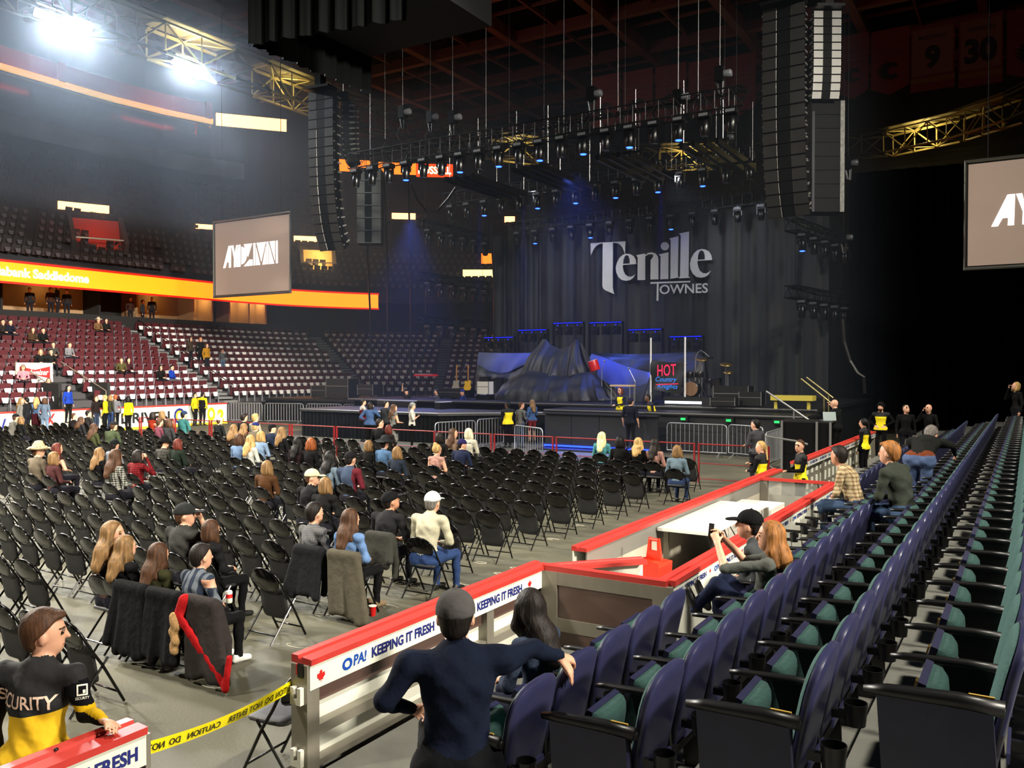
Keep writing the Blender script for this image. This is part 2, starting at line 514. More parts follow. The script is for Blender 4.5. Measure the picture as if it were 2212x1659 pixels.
# scorer's table, cabinet and things in the box
M_TABLE = mat('white_laminate', (.93, .92, .88), .35)
tb = thing('scorer_table', 'bright white scorer table with cables hanging under it', 'table')
MB().box2((-3.9, 9.85, .96), (-3.22, 12.35, 1.0)).obj('table_top', M_TABLE, tb)
MB().box2((-3.30, 10.55, .08), (-3.28, 12.35, .96)).obj('modesty_panel', M_TABLE, tb)
MB().box2((-3.25, 12.28, .08), (-3.19, 12.34, .96)).obj('leg', M_STEEL, tb)
MB().box2((-3.86, 9.95, .08), (-3.8, 10.0, .96)).obj('leg', M_STEEL, tb)
cb = thing('white_cabinet', 'plain white cabinet beside the scorer table', 'cabinet')
MB().box2((-3.85, 12.5, .08), (-3.2, 13.3, .9)).obj('cabinet_body', M_TABLE, cb)
MB().box2((-3.205, 12.55, .14), (-3.19, 13.25, .84)).obj('cabinet_door', M_TABLE, cb)
MB().box2((-3.19, 12.62, .45), (-3.175, 12.64, .55)).obj('handle', M_STEEL, cb)
rnd = random.Random(3)
cbl = thing('cable_bundle', 'tangle of black cables hanging below the white scorer table', 'cables')
for i in range(12):
    y = 9.95 + i * .065 + rnd.uniform(-.02, .02)
    x = -3.3 + rnd.uniform(-.08, .05)
    dz = rnd.uniform(.3, .8)
    MB().tube([(x, y, .95), (x + .06, y + rnd.uniform(-.1, .1), .95 - dz * .4), (x + .02, y + rnd.uniform(-.15, .15), .95 - dz), (x - .1, y + rnd.uniform(-.2, .2), .1)], .008, 5).obj('cable', M_BLKPL, cbl)
rc = thing('carrying_caddy', 'bright orange-red plastic caddy on the scorer box floor', 'caddy', (-3.5, 8.75, .62), 1.25)
M_ORG = mat('orange_red_plastic', (.95, .20, .08), .4)
MB().box((0, 0, .12), (.22, .30, .24), None, 0, 1.05).obj('bin', M_ORG, rc)
MB().prism([(-.11, 0), (.11, 0), (.07, .26), (.05, .26), (.05, .12), (-.05, .12), (-.05, .26), (-.07, .26)], (0, 0, .22), (0, 1, 0), (0, 0, 1), .03).obj('handle', M_ORG, rc)
MB().tube([(0, -.06, .46), (0, .06, .46)], .02, 8).obj('grip', M_ORG, rc)
wb = thing('storage_bench', 'low white bench along the inside of the scorer box', 'bench', (0, 0, 0))
MB().box2((-3.88, 8.1, .5), (-3.2, 9.3, .62)).obj('bench_top', M_TABLE, wb)
MB().box2((-3.85, 8.15, .08), (-3.25, 9.25, .5)).obj('bench_body', M_TABLE, wb)

# ------------------------------------------------------------------ caution tape across the gap
tape = MB()
def tape_pt(s, w):
    y = 2.74 + 1.24 * s
    sag = -.045 * math.sin(math.pi * s)
    tw = .10 * math.sin(math.pi * s) * .25
    return (-4.02 - .05 * s + tw * (w - .5), y, .93 - .03 * s + sag + .075 * (w - .5))
tape.grid(tape_pt, 24, 2)
tp = tag(tape.obj('caution_tape', mat('yellow_tape', (.93, .86, .06), .35), None, smooth=True), 'yellow caution tape strung across the gap between the boards', 'tape')
def tape_text(s0, txt, w):
    vs2, fs2, asp = text2d(txt, .015)
    mb = MB()
    # read from the rink side, so it shows mirrored from the seats
    mb.add([tuple(Vector(tape_pt(s0 + (1 - a) * w, .22 + b * .52)) + Vector((.006, 0, 0))) for a, b in vs2], fs2)
    mb.obj('lettering', M_BLKPL, tp)
for s0, tx, w in ((-.0, 'EN', .065), (.085, 'NOT', .09), (.20, 'DO', .06), (.30, 'CAUTION', .19), (.535, 'ENTER', .12), (.67, 'NOT', .085), (.775, 'DO', .055), (.85, 'CAUTION', .14)):
    tape_text(s0, tx, w)

# ------------------------------------------------------------------ near arena seats
def rounded_back(w_top, w_bot, z0, z1, n=10):
    """outline of a seat back in (y, z), rounded top"""
    pts = [(-w_bot / 2, z0), (w_bot / 2, z0)]
    r = w_top / 2
    zc = z1 - r * .72
    for i in range(n + 1):
        a = math.pi * i / n
        c, s_ = math.cos(a), math.sin(a)
        pts.append((r * math.copysign(abs(c) ** .7, c), zc + (z1 - zc) * s_ ** .75))
    return pts
def shell(outline, thick, recline, bulge, inset=.03, x0=0., sgn=1):
    """padded slab from an outline: bevelled rim, bulging face"""
    mb = MB()
    cy = sum(p[0] for p in outline) / len(outline); cz = sum(p[1] for p in outline) / len(outline)
    def P(y, z, x): return (x0 + x + recline * (z - .42) + .12 * max(0, z - .42) ** 2, y, z)
    rings = []
    for x, k in ((0, .97), (sgn * thick * .5, 1.0), (sgn * thick, .97), (sgn * (thick + bulge * .7), .86), (sgn * (thick + bulge), .55)):
        rings.append([P(cy + (y - cy) * k, cz + (z - cz) * k, x) for y, z in outline])
    n = len(outline)
    vs = [p for r in rings for p in r]
    fs = []
    for i in range(len(rings) - 1):
        for j in range(n):
            q = (i * n + j, i * n + (j + 1) % n, (i + 1) * n + (j + 1) % n, (i + 1) * n + j)
            fs.append(q if sgn > 0 else q[::-1])
    fs.append(tuple(range(n - 1, -1, -1)) if sgn > 0 else tuple(range(n)))
    k = (len(rings) - 1) * n
    fs.append(tuple(range(k, k + n)) if sgn > 0 else tuple(range(k + n - 1, k - 1, -1)))
    return mb.add(vs, fs)

def make_seat():
    t = thing('arena_seat', 'x', 'seat')
    bk = shell(rounded_back(.49, .45, .26, .89), .035, .18, .014).obj('back_shell', M_NAVY, t, smooth=50)
    MB().prism([(-.17, .36), (.17, .36), (.15, .395), (-.15, .395)], (.062, 0, 0), (0, 1, 0), (.02, 0, 1), .012).obj('moulded_rib', M_NAVY, bk)
    shell(rounded_back(.465, .42, .36, .875), .012, .18, .016, sgn=-1).obj('back_cushion', M_TEAL, t, smooth=60)
    # tipped-up seat: navy tray towards the rink, teal cushion behind it
    R = Matrix.Rotation(math.radians(16), 3, 'Y')
    tray = MB().box((-.29, 0, .46), (.035, .36, .34), R, 0, .94).obj('seat_tray', M_NAVY, t)
    MB().box((-.295, .11, .53), (.010, .05, .035), R).obj('number_plate', M_LABEL, tray)
    cush = MB()
    def cp(a, b):
        th, ph = (a - .5) * math.pi, b * math.pi
        y = .165 * math.copysign(abs(math.sin(th)) ** .7, math.sin(th))
        z = .45 - .165 * math.copysign(abs(math.cos(ph)) ** .6, math.cos(ph))
        x = -.27 + .10 * (max(0, math.cos(th)) ** .5) * (max(0, math.sin(ph)) ** .5)
        return (x + (z - .45) * .2, y, z)
    cush.grid(cp, 10, 8)
    cush.obj('seat_cushion', M_TEAL, t, smooth=True)
    arm = MB()
    arm.tube([(-.42, -.27, .585), (-.36, -.27, .592), (-.1, -.27, .602), (.06, -.27, .60)], [.013, .019, .023, .023], 8)
    arm.obj('armrest', M_BLKPL, t, smooth=True)
    MB().prism([(-.20, .585), (.02, .585), (.04, .0), (-.08, .0), (-.12, .3)], (0, -.27, 0), (1, 0, 0), (0, 0, 1), .03).obj('side_stanchion', M_BLKPL, t)
    cupm = MB()
    prof_o = [(.048, 0), (.056, .10), (.057, .108), (.051, .108), (.044, .015)]
    cupm.lathe(prof_o, 16, (.19, -.24, .43))
    cupm.box((.11, -.24, .47), (.06, .03, .04))
    cupm.obj('cup_holder', M_BLKPL, t, smooth=40)
    MB().box2((-.05, -.27, .26), (.03, .27, .31)).obj('row_beam', M_BLKPL, t)
    return t
seat0 = make_seat()
ROWN = ['first row behind the boards', 'second row from the boards', 'third row from the boards', 'row nearest the camera']
SEATLAB = ['navy and teal arena seat in the front row beside the board sign',
           'navy and teal arena seat with tipped seat, row next to the white box wall',
           'navy-backed arena seat with cup holder, row left of the bare concrete aisle strip',
           'teal-cushioned arena seat seen from its front at the right edge']
used0 = False
def put_seat(row, y, label=None):
    global used0
    loc = (ROWX[row], y, ROWZ[row])
    if not used0:
        used0 = True
        seat0.location = loc; seat0['label'] = label or SEATLAB[row]; seat0['group'] = 'arena seats, ' + ROWN[row]
        return seat0
    return dup(seat0, loc, 0, label or SEATLAB[row], 'arena seats, ' + ROWN[row])
SEATS = {}
Y00, SP = 4.08, .54
for row, (k0, k1) in enumerate(((0, 5), (0, 45), (0, 45), (-1, 45))):
    for k in range(k0, k1):
        if row == 3 and k == -1: continue
        SEATS[row, k] = put_seat(row, Y00 + SP * k, ['navy arena seat, front row beside the board sign, %s from the near end', 'navy and teal arena seat, row next to the white wall, %s from the near end',
                'navy-backed arena seat, row left of the concrete aisle strip, %s from the near end', 'teal-fronted arena seat, row at the right edge, %s from the near end'][row] % nth(k + 1))
for k in range(20, 44):                        # front row goes on beyond the scorer box
    SEATS[0, k] = put_seat(0, Y00 + SP * k, 'navy arena seat, front row behind the far board run, %s from its near end' % nth(k - 19))
# end panels at the aisle
for row in range(4):
    x, z = ROWX[row], ROWZ[row]
    p = thing('aisle_end_panel', ['navy end panel of the seat row below the man in the navy shirt', 'navy end panel at the bottom of the second seat row',
              'navy end panel with armrest in the bottom centre right', 'large navy end panel with armrest in the lower right'][row], 'seat panel', (x, Y00 - .30, z))
    MB().prism([(-.40, .60), (.02, .60), (.06, -.0), (-.36, 0)], (0, 0, 0), (1, 0, 0), (0, 0, 1), .035).obj('panel', M_NAVY, p)
    MB().tube([(-.45, 0, .605), (-.36, 0, .617), (-.1, 0, .628), (.06, 0, .622)], [.018, .028, .034, .034], 8).obj('armrest', M_BLKPL, p, smooth=True)
    MB().box((-.02, 0, .66), (.09, .012, .006)).obj('number_plate', M_LABEL, p)
# cup holders fixed to the back of the white wall, for the second row
for k in range(3, 14):
    y = 6.95 + .54 * k
    c = MB().lathe([(.045, 0), (.052, .09), (.052, .095), (.046, .095), (.04, .015)], 14, (WX1 + .30, y, .93))
    c.box((WX1 + .18, y, .95), (.22, .03, .03)).obj
    tag(c.obj('cup_holder_arm', M_BLKPL, None, smooth=40), 'black cup holder before the white box wall, %s from the near end' % nth(k - 2), 'cup holder', 'cup holders along the white wall')

# ------------------------------------------------------------------ folding chairs on the floor
def ellipse_dome(mb, c, rx, rz, lean, dome, n=20):
    """oval glossy back: convex towards -y"""
    rings = []
    for k, d in ((1.0, .0), (.985, -.012), (.8, -dome * .55), (.45, -dome * .9)):
        rings.append([(c[0] + rx * k * math.cos(2 * math.pi * j / n), c[1] + d - lean * rz * k * math.sin(2 * math.pi * j / n), c[2] + rz * k * math.sin(2 * math.pi * j / n)) for j in range(n)])
    vs = [p for r in rings for p in r]
    vs.append((c[0], c[1] - dome, c[2]))
    vs.append((c[0], c[1] + .004, c[2]))
    fs = []
    for i in range(3):
        for j in range(n):
            fs.append((i * n + j, (i + 1) * n + j, (i + 1) * n + (j + 1) % n, i * n + (j + 1) % n))
    for j in range(n):
        fs.append((3 * n + j, len(vs) - 2, 3 * n + (j + 1) % n))
        fs.append((j, (j + 1) % n, len(vs) - 1))
    return mb.add(vs, fs)
def chair_meshes():
    P = {}
    hoop = [(-.215, .24, .012), (-.22, .03, .40), (-.222, -.07, .55)]
    for i in range(9):
        a = math.pi * i / 8
        hoop.append((-.222 * math.cos(a), -.12 - .07 * math.sin(a), .64 + .16 * math.sin(a)))
    hoop += [(.222, -.07, .55), (.22, .03, .40), (.215, .24, .012)]
    P['front_frame'] = MB().tube(hoop, .0125, 6).mesh('front_frame', M_TUBE, True)
    P['backrest'] = ellipse_dome(MB(), (0, -.135, .655), .205, .135, .42, .035).mesh('backrest', M_CHAIR, 60)
    rear = MB().tube([(-.20, .10, .44), (-.205, -.25, .012)], .0115, 6).tube([(.20, .10, .44), (.205, -.25, .012)], .0115, 6)
    rear.tube([(-.203, -.19, .10), (.203, -.19, .10)], .009, 5)
    P['rear_frame'] = rear.mesh('rear_frame', M_TUBE, 60)
    P['stretcher'] = MB().tube([(-.215, .20, .10), (.215, .20, .10)], .009, 5).mesh('stretcher', M_TUBE, True)
    def pad(R, c):
        mb = MB()
        o = []
        for i in range(16):
            a = 2 * math.pi * i / 16
            o.append((.195 * math.copysign(abs(math.cos(a)) ** .35, math.cos(a)), .185 * math.copysign(abs(math.sin(a)) ** .35, math.sin(a))))
        rings = [[(x * k, y * k, z) for x, y in o] for z, k in ((-.018, .94), (-.012, 1), (.008, 1), (.02, .93), (.026, .6))]
        vs = [Vector(c) + R @ Vector(p) for r in rings for p in r]
        n = 16
        fs = [(i * n + j, i * n + (j + 1) % n, (i + 1) * n + (j + 1) % n, (i + 1) * n + j) for i in range(4) for j in range(n)]
        fs += [tuple(range(n - 1, -1, -1)), tuple(range(4 * n, 5 * n))]
        return mb.add(vs, fs)
    P['seat_up'] = pad(Matrix.Rotation(math.radians(101), 3, 'X'), (0, -.015, .40)).mesh('seat', M_VINYL, 50)
    P['seat_down'] = pad(Matrix.Identity(3), (0, .04, .435)).mesh('seat', M_VINYL, 50)
    return P
CH = chair_meshes()
def chair(loc, rz=0, down=False, label='empty black folding chair with its seat tipped up in the floor rows', group='folding chairs on the arena floor'):
    t = thing('folding_chair', label, 'chair', loc, rz, group)
    for k in ('front_frame', 'backrest', 'rear_frame', 'stretcher'): link(k, CH[k], t)
    link('seat', CH['seat_down' if down else 'seat_up'], t)
    return t
tag(chair((-3.2, 8.15, .08), math.radians(95)), 'black folding chair standing inside the scorer box', 'chair')
# ------------------------------------------------------------------ continuous bodies from blended limbs
def surface_nets(Fd, org, h):
    S = Fd < 0
    nx, ny, nz = Fd.shape
    c = [(i, j, k) for i in (0, 1) for j in (0, 1) for k in (0, 1)]
    sl = lambda a, n: slice(a, n - 1 + a)
    cnt = sum(S[sl(i, nx), sl(j, ny), sl(k, nz)].astype(np.int8) for i, j, k in c)
    act = (cnt > 0) & (cnt < 8)
    idx = np.argwhere(act)
    if len(idx) == 0: return np.zeros((0, 3)), np.zeros((0, 4), int)
    vid = -np.ones(act.shape, np.int64)
    vid[act] = np.arange(len(idx))
    vals = {q: Fd[idx[:, 0] + q[0], idx[:, 1] + q[1], idx[:, 2] + q[2]] for q in c}
    acc = np.zeros((len(idx), 3)); num = np.zeros(len(idx))
    for a in c:
        for ax in range(3):
            if a[ax]: continue
            b = list(a); b[ax] = 1; b = tuple(b)
            va, vb = vals[a], vals[b]
            m = (va < 0) != (vb < 0)
            t = np.where(m, va / np.where(m, va - vb, 1), 0)
            p = np.repeat(np.array(a, float)[None], len(idx), 0)
            p[:, ax] += t
            acc += p * m[:, None]; num += m
    V = (idx + acc / num[:, None]) * h + org
    quads = []
    for ax in range(3):
        u, w = (ax + 1) % 3, (ax + 2) % 3
        lo = [slice(0, n) for n in Fd.shape]; hi = [slice(0, n) for n in Fd.shape]
        lo[ax] = slice(0, Fd.shape[ax] - 1); hi[ax] = slice(1, Fd.shape[ax])
        A, B = S[tuple(lo)], S[tuple(hi)]
        e = np.argwhere(A != B)
        ok = (e[:, u] > 0) & (e[:, w] > 0) & (e[:, u] < Fd.shape[u] - 1) & (e[:, w] < Fd.shape[w] - 1)
        e = e[ok]
        fl = A[e[:, 0], e[:, 1], e[:, 2]]
        q = []
        for du, dw in ((-1, -1), (0, -1), (0, 0), (-1, 0)):
            f = e.copy(); f[:, u] += du; f[:, w] += dw
            q.append(vid[f[:, 0], f[:, 1], f[:, 2]])
        q = np.stack(q, 1)
        q[~fl] = q[~fl][:, ::-1]
        quads.append(q)
    Q = np.concatenate(quads)
    return V, Q[(Q >= 0).all(1)]

def A3(p): return np.array(p, float)
def cone(p0, p1, r0, r1, m=0, k=.025, flat=None): return ('c', A3(p0), A3(p1), r0, r1, m, k, flat, None)
def ell(c, r, m=0, k=.015, R=None, cut=None): return ('e', A3(c), A3(r), R, None, m, k, None, cut)
def blob(prims, h):
    los, his = [], []
    for p in prims:
        if p[0] == 'c': r = max(p[3], p[4]); lo, hi = np.minimum(p[1], p[2]) - r, np.maximum(p[1], p[2]) + r
        else: r = p[2].max() if p[3] is not None else p[2]; lo, hi = p[1] - r, p[1] + r
        los.append(lo); his.append(hi)
    org = np.min(los, 0) - 3 * h
    dim = np.ceil((np.max(his, 0) + 3 * h - org) / h).astype(int) + 1
    Fd = np.full(dim, 9., np.float32); Dm = np.full(dim, 9., np.float32); Mt = np.zeros(dim, np.int8)
    for p, lo, hi in zip(prims, los, his):
        k = max(p[6], 1e-3); pad = k + 2 * h
        i0 = np.clip(np.floor((lo - pad - org) / h).astype(int), 0, dim); i1 = np.clip(np.ceil((hi + pad - org) / h).astype(int) + 1, 0, dim)
        sl = tuple(slice(a, b) for a, b in zip(i0, i1))
        g = [org[a] + h * np.arange(i0[a], i1[a]) for a in range(3)]
        X, Y, Z = np.meshgrid(*g, indexing='ij')
        if p[0] == 'c':
            a, b = p[1], p[2]; ab = b - a; L2 = max(ab @ ab, 1e-9)
            dx, dy, dz = X - a[0], Y - a[1], Z - a[2]
            t = np.clip((dx * ab[0] + dy * ab[1] + dz * ab[2]) / L2, 0, 1)
            dx, dy, dz = dx - t * ab[0], dy - t * ab[1], dz - t * ab[2]
            d2 = dx * dx + dy * dy + dz * dz
            if p[7] is not None:
                n, s = p[7]; q = dx * n[0] + dy * n[1] + dz * n[2]
                d2 = d2 + (s * s - 1) * q * q
            d = np.sqrt(d2) - (p[3] + t * (p[4] - p[3]))
        else:
            dx, dy, dz = X - p[1][0], Y - p[1][1], Z - p[1][2]
            if p[3] is not None:
                R = p[3]
                dx, dy, dz = (R[0][0] * dx + R[1][0] * dy + R[2][0] * dz, R[0][1] * dx + R[1][1] * dy + R[2][1] * dz, R[0][2] * dx + R[1][2] * dy + R[2][2] * dz)
            r = p[2]
            k0 = np.sqrt((dx / r[0]) ** 2 + (dy / r[1]) ** 2 + (dz / r[2]) ** 2)
            k1 = np.sqrt((dx / r[0] ** 2) ** 2 + (dy / r[1] ** 2) ** 2 + (dz / r[2] ** 2) ** 2)
            d = k0 * (k0 - 1) / np.maximum(k1, 1e-6)
            if p[8] is not None:
                cp, cn = p[8]
                d = np.maximum(d, (X - cp[0]) * cn[0] + (Y - cp[1]) * cn[1] + (Z - cp[2]) * cn[2])
        sub = Fd[sl]
        hh = np.clip(.5 + .5 * (sub - d) / k, 0, 1)
        Fd[sl] = sub * (1 - hh) + d * hh - k * hh * (1 - hh)
        mk = d < Dm[sl]
        Dm[sl] = np.where(mk, d, Dm[sl]); Mt[sl] = np.where(mk, p[5], Mt[sl])
    V, Q = surface_nets(Fd, org, h)
    ce = V[Q].mean(1) if len(Q) else np.zeros((0, 3))
    ii = np.clip(np.rint((ce - org) / h).astype(int), 0, dim - 1)
    return V, Q, Mt[ii[:, 0], ii[:, 1], ii[:, 2]], ce
def blob_mesh(name, prims, h, mats, paint=None, folds=False):
    V, Q, M, ce = blob(prims, h)
    if folds:
        nv = np.zeros_like(V)
        fn_ = np.cross(V[Q[:, 2]] - V[Q[:, 0]], V[Q[:, 3]] - V[Q[:, 1]])
        wt = np.zeros(len(V)); cm = ((M == 1) | (M == 2) | (M == 7)).astype(float)
        for i in range(4):
            np.add.at(nv, Q[:, i], fn_); np.add.at(wt, Q[:, i], cm * .25)
        nv /= np.maximum(np.linalg.norm(nv, axis=1, keepdims=True), 1e-9)
        x, y, z = V.T
        w1 = np.sin(26 * z + 9 * x + 2.5 * np.sin(13 * x + 5 * y)) * np.sin(11 * x - 8 * y + 3 * np.sin(7 * z) + 1)
        w2 = np.sin(47 * z - 23 * x + 3 * np.sin(9 * y + 4 * z)) * np.cos(17 * y + 6 * z)
        V = V + nv * ((.0075 * w1 + .0035 * w2) * np.clip(wt, 0, 1))[:, None]
    me = bpy.data.meshes.new(name)
    me.from_pydata(V.tolist(), [], Q.tolist())
    for m in mats: me.materials.append(m)
    if paint is not None: M = paint(ce, M)
    if len(mats) > 1: me.polygons.foreach_set('material_index', M.astype(np.int32))
    me.polygons.foreach_set('use_smooth', np.ones(len(Q), bool))
    me.update()
    return me

SKIN = {'light': mat('skin_light', (.80, .60, .49), .5, noise=(20, .06)), 'tan': mat('skin_tan', (.70, .50, .38), .5, noise=(20, .06)), 'dark': mat('skin_dark', (.36, .24, .18), .5, noise=(20, .06))}
EYE_M, LIP_M, SHOE_B, SHOE_W = mat('eye_dark', (.07, .05, .05), .3), mat('lip', (.62, .34, .31), .5), mat('shoe_black', (.05, .05, .05), .5), mat('shoe_white', (.82, .82, .8), .5)
def cloth(col, key=None, **kw):
    col = tuple(c * .86 for c in col)
    n = 'cloth_%d_%d_%d' % tuple(int(c * 255) for c in col) + (key or '')
    return mat(n, col, .9, noise=(9, .12), bump=(14, .5), spec=.12, **kw)
HAIRC = {'brown': (.26, .17, .11), 'dark': (.10, .075, .065), 'black': (.045, .04, .042), 'blonde': (.66, .53, .33), 'dirty': (.46, .35, .22), 'red': (.34, .14, .10), 'auburn': (.50, .27, .13),
         'white': (.82, .78, .66), 'grey': (.38, .36, .34), 'ginger': (.52, .34, .17), 'platinum': (.88, .80, .58)}
def hair_mat(c): return mat('hair_' + c, HAIRC[c], .58, noise=(34, .5, (1, 1, .10)), bump=(60, .35, (1, 1, .08)), spec=.22)
def rotm(yaw, pitch=0., roll=0.):
    return np.array(Matrix.Rotation(yaw, 3, 'Z') @ Matrix.Rotation(pitch, 3, 'X') @ Matrix.Rotation(roll, 3, 'Y'))

def hand(w, d, up, m, side, s=1., curl=.5, k=.008):
    """palm and five fingers from wrist w along d; up = back of the hand"""
    d = d / np.linalg.norm(d); up = up - d * (up @ d); up = up / max(np.linalg.norm(up), 1e-6)
    x = np.cross(d, up) * side
    P = [cone(w, w + d * .085 * s, .030 * s, .036 * s, m, k, (up, 1.9))]
    kn = w + d * .085 * s
    for i, (o, L) in enumerate(((-.030, .070), (-.010, .082), (.011, .076), (.031, .058))):
        a = kn + x * o * s
        d1 = d * math.cos(curl * .6) - up * math.sin(curl * .6)
        d2 = d * math.cos(curl * 1.6) - up * math.sin(curl * 1.6)
        b = a + d1 * L * .5 * s
        P += [cone(a, b, .0098 * s, .009 * s, m, .006), cone(b, b + d2 * L * .5 * s, .009 * s, .0075 * s, m, .004)]
    a = w + d * .03 * s - x * .026 * s
    b = a + (d * .6 - x * .7 - up * .25 * curl) * .045 * s
    P += [cone(a, b, .0125 * s, .0105 * s, m, .008), cone(b, b + (d * .9 - x * .15 - up * .3 * curl) * .034 * s, .0105 * s, .0085 * s, m, .004)]
    return P

def person(label, loc, yaw=0., pose='sit', lean=0., turn=0., nod=0., arms=None, skin='light', top=(.1, .1, .1), topm=None, bot=(.1, .1, .13), botm=None, shoe=None,
           hair=('short', 'brown'), hat=None, sleeve='long', w=1., s=1., fem=False, vox=None, legs=None, paint=None, extra_mats=(), legdir=0., side=0., group=None, dress=False, skirt=False, extra=None, barelegs=False, bend=0., armi=1):
    D = (Vector(loc) - EYE).length
    h = vox or min(max(D * .00135, .0105), .034)
    st = pose == 'stand'
    arms = arms or (('side', 'side') if st else ('lap', 'lap'))
    J = {}
    if st:
        J['pel'], J['waist'], J['chest'], J['neck'], J['head'] = (0, 0, .95), (side * .1, lean * .15, 1.10), (side * .25, lean * .33, 1.27), (side * .4, lean * .48 - .01, 1.44), (side * .5, lean * .6 + .03, 1.60)
    else:
        J['pel'], J['waist'], J['chest'], J['neck'], J['head'] = (0, 0, .53), (side * .1, lean * .16 - .01, .69), (side * .25, lean * .36 - .02, .88), (side * .4, lean * .52 - .015, 1.04), (side * .5, lean * .62 + .02, 1.195)
    J = {k: A3(v) for k, v in J.items()}
    if lean > .5 :
        f = min(1, (lean - .5)); J['head'][2] -= .25 * f; J['neck'][2] -= .22 * f; J['chest'][2] -= .12 * f
    if bend:
        cb, sb_ = math.cos(bend), math.sin(bend)
        for q in ('waist', 'chest', 'neck', 'head'):
            dy, dz = J[q][1] - J['pel'][1], J[q][2] - J['pel'][2]
            J[q] = A3((J[q][0], J['pel'][1] + dy * cb + dz * sb_, J['pel'][2] + dz * cb - dy * sb_))
    P = []
    Y = A3((0, math.cos(bend), -math.sin(bend)))
    sw = (.165 if fem else .185) * w
    cr = (.118 if fem else .130) * w
    hp = .098 if fem else .092
    P.append(cone(J['pel'] * .7 + J['waist'] * .3, J['waist'], (.138 if fem else .135) * w, cr * .96, 1, .03, (Y, 1.28)))
    P.append(cone(J['waist'], J['chest'], cr * .96, cr * 1.13, 1, .03, (Y, 1.25)))
    P.append(cone(J['chest'], J['neck'] - A3((0, 0, .03)), cr * 1.1, .075 * w, 1, .04, (Y, 1.2)))
    shl = [J['neck'] + A3((sg * sw, -.005 + (J['neck'][1] - J['chest'][1]) * -.2, -.065)) for sg in (-1, 1)]
    P.append(cone(shl[0], shl[1], .06 * w, .06 * w, 1, .05))
    P.append(cone(J['neck'] - A3((0, 0, .06)), J['head'] - A3((0, .015, .06)), .055 * w ** .5, .05, 0, .02))
    hipm = 2
    P.append(cone((-hp, 0, J['pel'][2] - .04), (hp, 0, J['pel'][2] - .04), .115 * w, .115 * w, hipm, .03))
    if fem and st is False: pass
    # legs
    for i, sg in enumerate((-1, 1)):
        if legs and legs[i] is not None:
            hipj, knee, ank, toe = [A3(q) for q in legs[i]]
        elif st:
            hipj, knee, ank, toe = A3((sg * .09, 0, .92)), A3((sg * .10, .025, .50)), A3((sg * .105, -.02, .085)), A3((sg * .12, .13, .035))
        else:
            sp = .11 + .04 * abs(legdir) + .02 * (w - 1)
            hipj, knee, ank, toe = A3((sg * .09, .02, .50)), A3((sg * sp + legdir * .1, .42, .50)), A3((sg * sp + legdir * .12, .38 + .05 * sg * legdir, .085)), A3((sg * sp * 1.05 + legdir * .13, .53, .035))
        lm = 0 if barelegs else 2
        P.append(cone(hipj, knee, .086 * w, .060 * w ** .5, 2 if not skirt else 2, .025))
        P.append(cone(knee, ank, .060 * w ** .5, .042, lm, .02))
        P.append(cone(ank - A3((0, .03, .02)), toe, .042, .034, 3, .015))
        P.append(cone(ank - A3((0, .05, .045)), toe - A3((0, 0, .0)), .03, .03, 3, .01))
    # arms
    for i, sg in enumerate((-1, 1)):
        a = arms[i]; sh = shl[i]
        if a == 'side': el, wr = sh + A3((.06 * sg, -.03, -.28)), sh + A3((.07 * sg, .05, -.52))
        elif a == 'lap': el, wr = sh + A3((.07 * sg, .05, -.27)), A3((sg * .07, .27, J['pel'][2] + .13))
        elif a == 'crossed': el, wr = sh + A3((.07 * sg, .07, -.26)), A3((-sg * .06 + J['chest'][0], J['chest'][1] + .22, J['chest'][2] - .05))
        elif a == 'face': el, wr = sh + A3((.09 * sg, .20, -.17)), J['head'] + A3((.05 * sg, .17, -.06))
        elif a == 'raised': el, wr = sh + A3((.11 * sg, .04, .22)), sh + A3((.05 * sg, .08, .50))
        elif a == 'hips': el, wr = sh + A3((.17 * sg, -.06, -.22)), J['pel'] + A3((.15 * sg, .06, .08))
        elif a == 'front': el, wr = sh + A3((.05 * sg, .06, -.27)), A3((sg * .03, .30 + J['chest'][1], J['chest'][2] - .2))
        else: el, wr = A3(a[0]), A3(a[1])
        fm = armi if sleeve == 'long' else 0
        P.append(cone(sh, el, .056 * w, .046 * w ** .5, armi, .02) if sleeve != 'none' else cone(sh, el, .05 * w, .042, 0, .02))
        P.append(cone(el, wr, (.043 if fm else .040) * w ** .5, .031 if fm else .027, fm, .015))
        fd = wr - el
        P += hand(wr, fd, A3((sg * .6, 0, .8)), 0, sg, 1., .55)
    # head
    R = rotm(turn, -nod - bend * .8)
    H = J['head']
    HS = 1.09
    H = H - A3((0, 0, .012))
    def hd(x, y, z): return H + R @ (A3((x, y, z)) * HS)
    P.append(ell(hd(0, -.008, .015), (.078 * HS, .098 * HS, .108 * HS), 0, .02, R))
    P.append(ell(hd(0, .028, -.055), (.055 * HS, .062 * HS, .062 * HS), 0, .03, R))
    P.append(cone(hd(0, .088, .02), hd(0, .106, -.018), .009, .013, 0, .012))
    for sg in (-1, 1):
        P.append(ell(hd(sg * .080, -.008, -.01), (.012, .022, .034), 0, .006, R))
        P.append(ell(hd(sg * .034, .079, .012), (.014, .012, .008), 4, .002, R))
        P.append(cone(hd(sg * .018, .088, .032), hd(sg * .05, .078, .032), .006, .005, 6, .002))
    P.append(cone(hd(-.022, .083, -.055), hd(.022, .083, -.055), .008, .008, 5, .003))
    if hair[0] in ('beard', 'short_beard'): P.append(ell(hd(0, .045, -.075), (.058, .055, .052), 6, .01, R))
    if dress or skirt:
        z0 = J['pel'][2] - .05
        P.append(cone((0, 0, z0 + .05), (0, .0, z0 - (.38 if dress else .25)), .14 * w, .19 * w, 1 if dress else 2, .03, (Y, 1.2)))
    if extra: P += extra(J, hd, R)
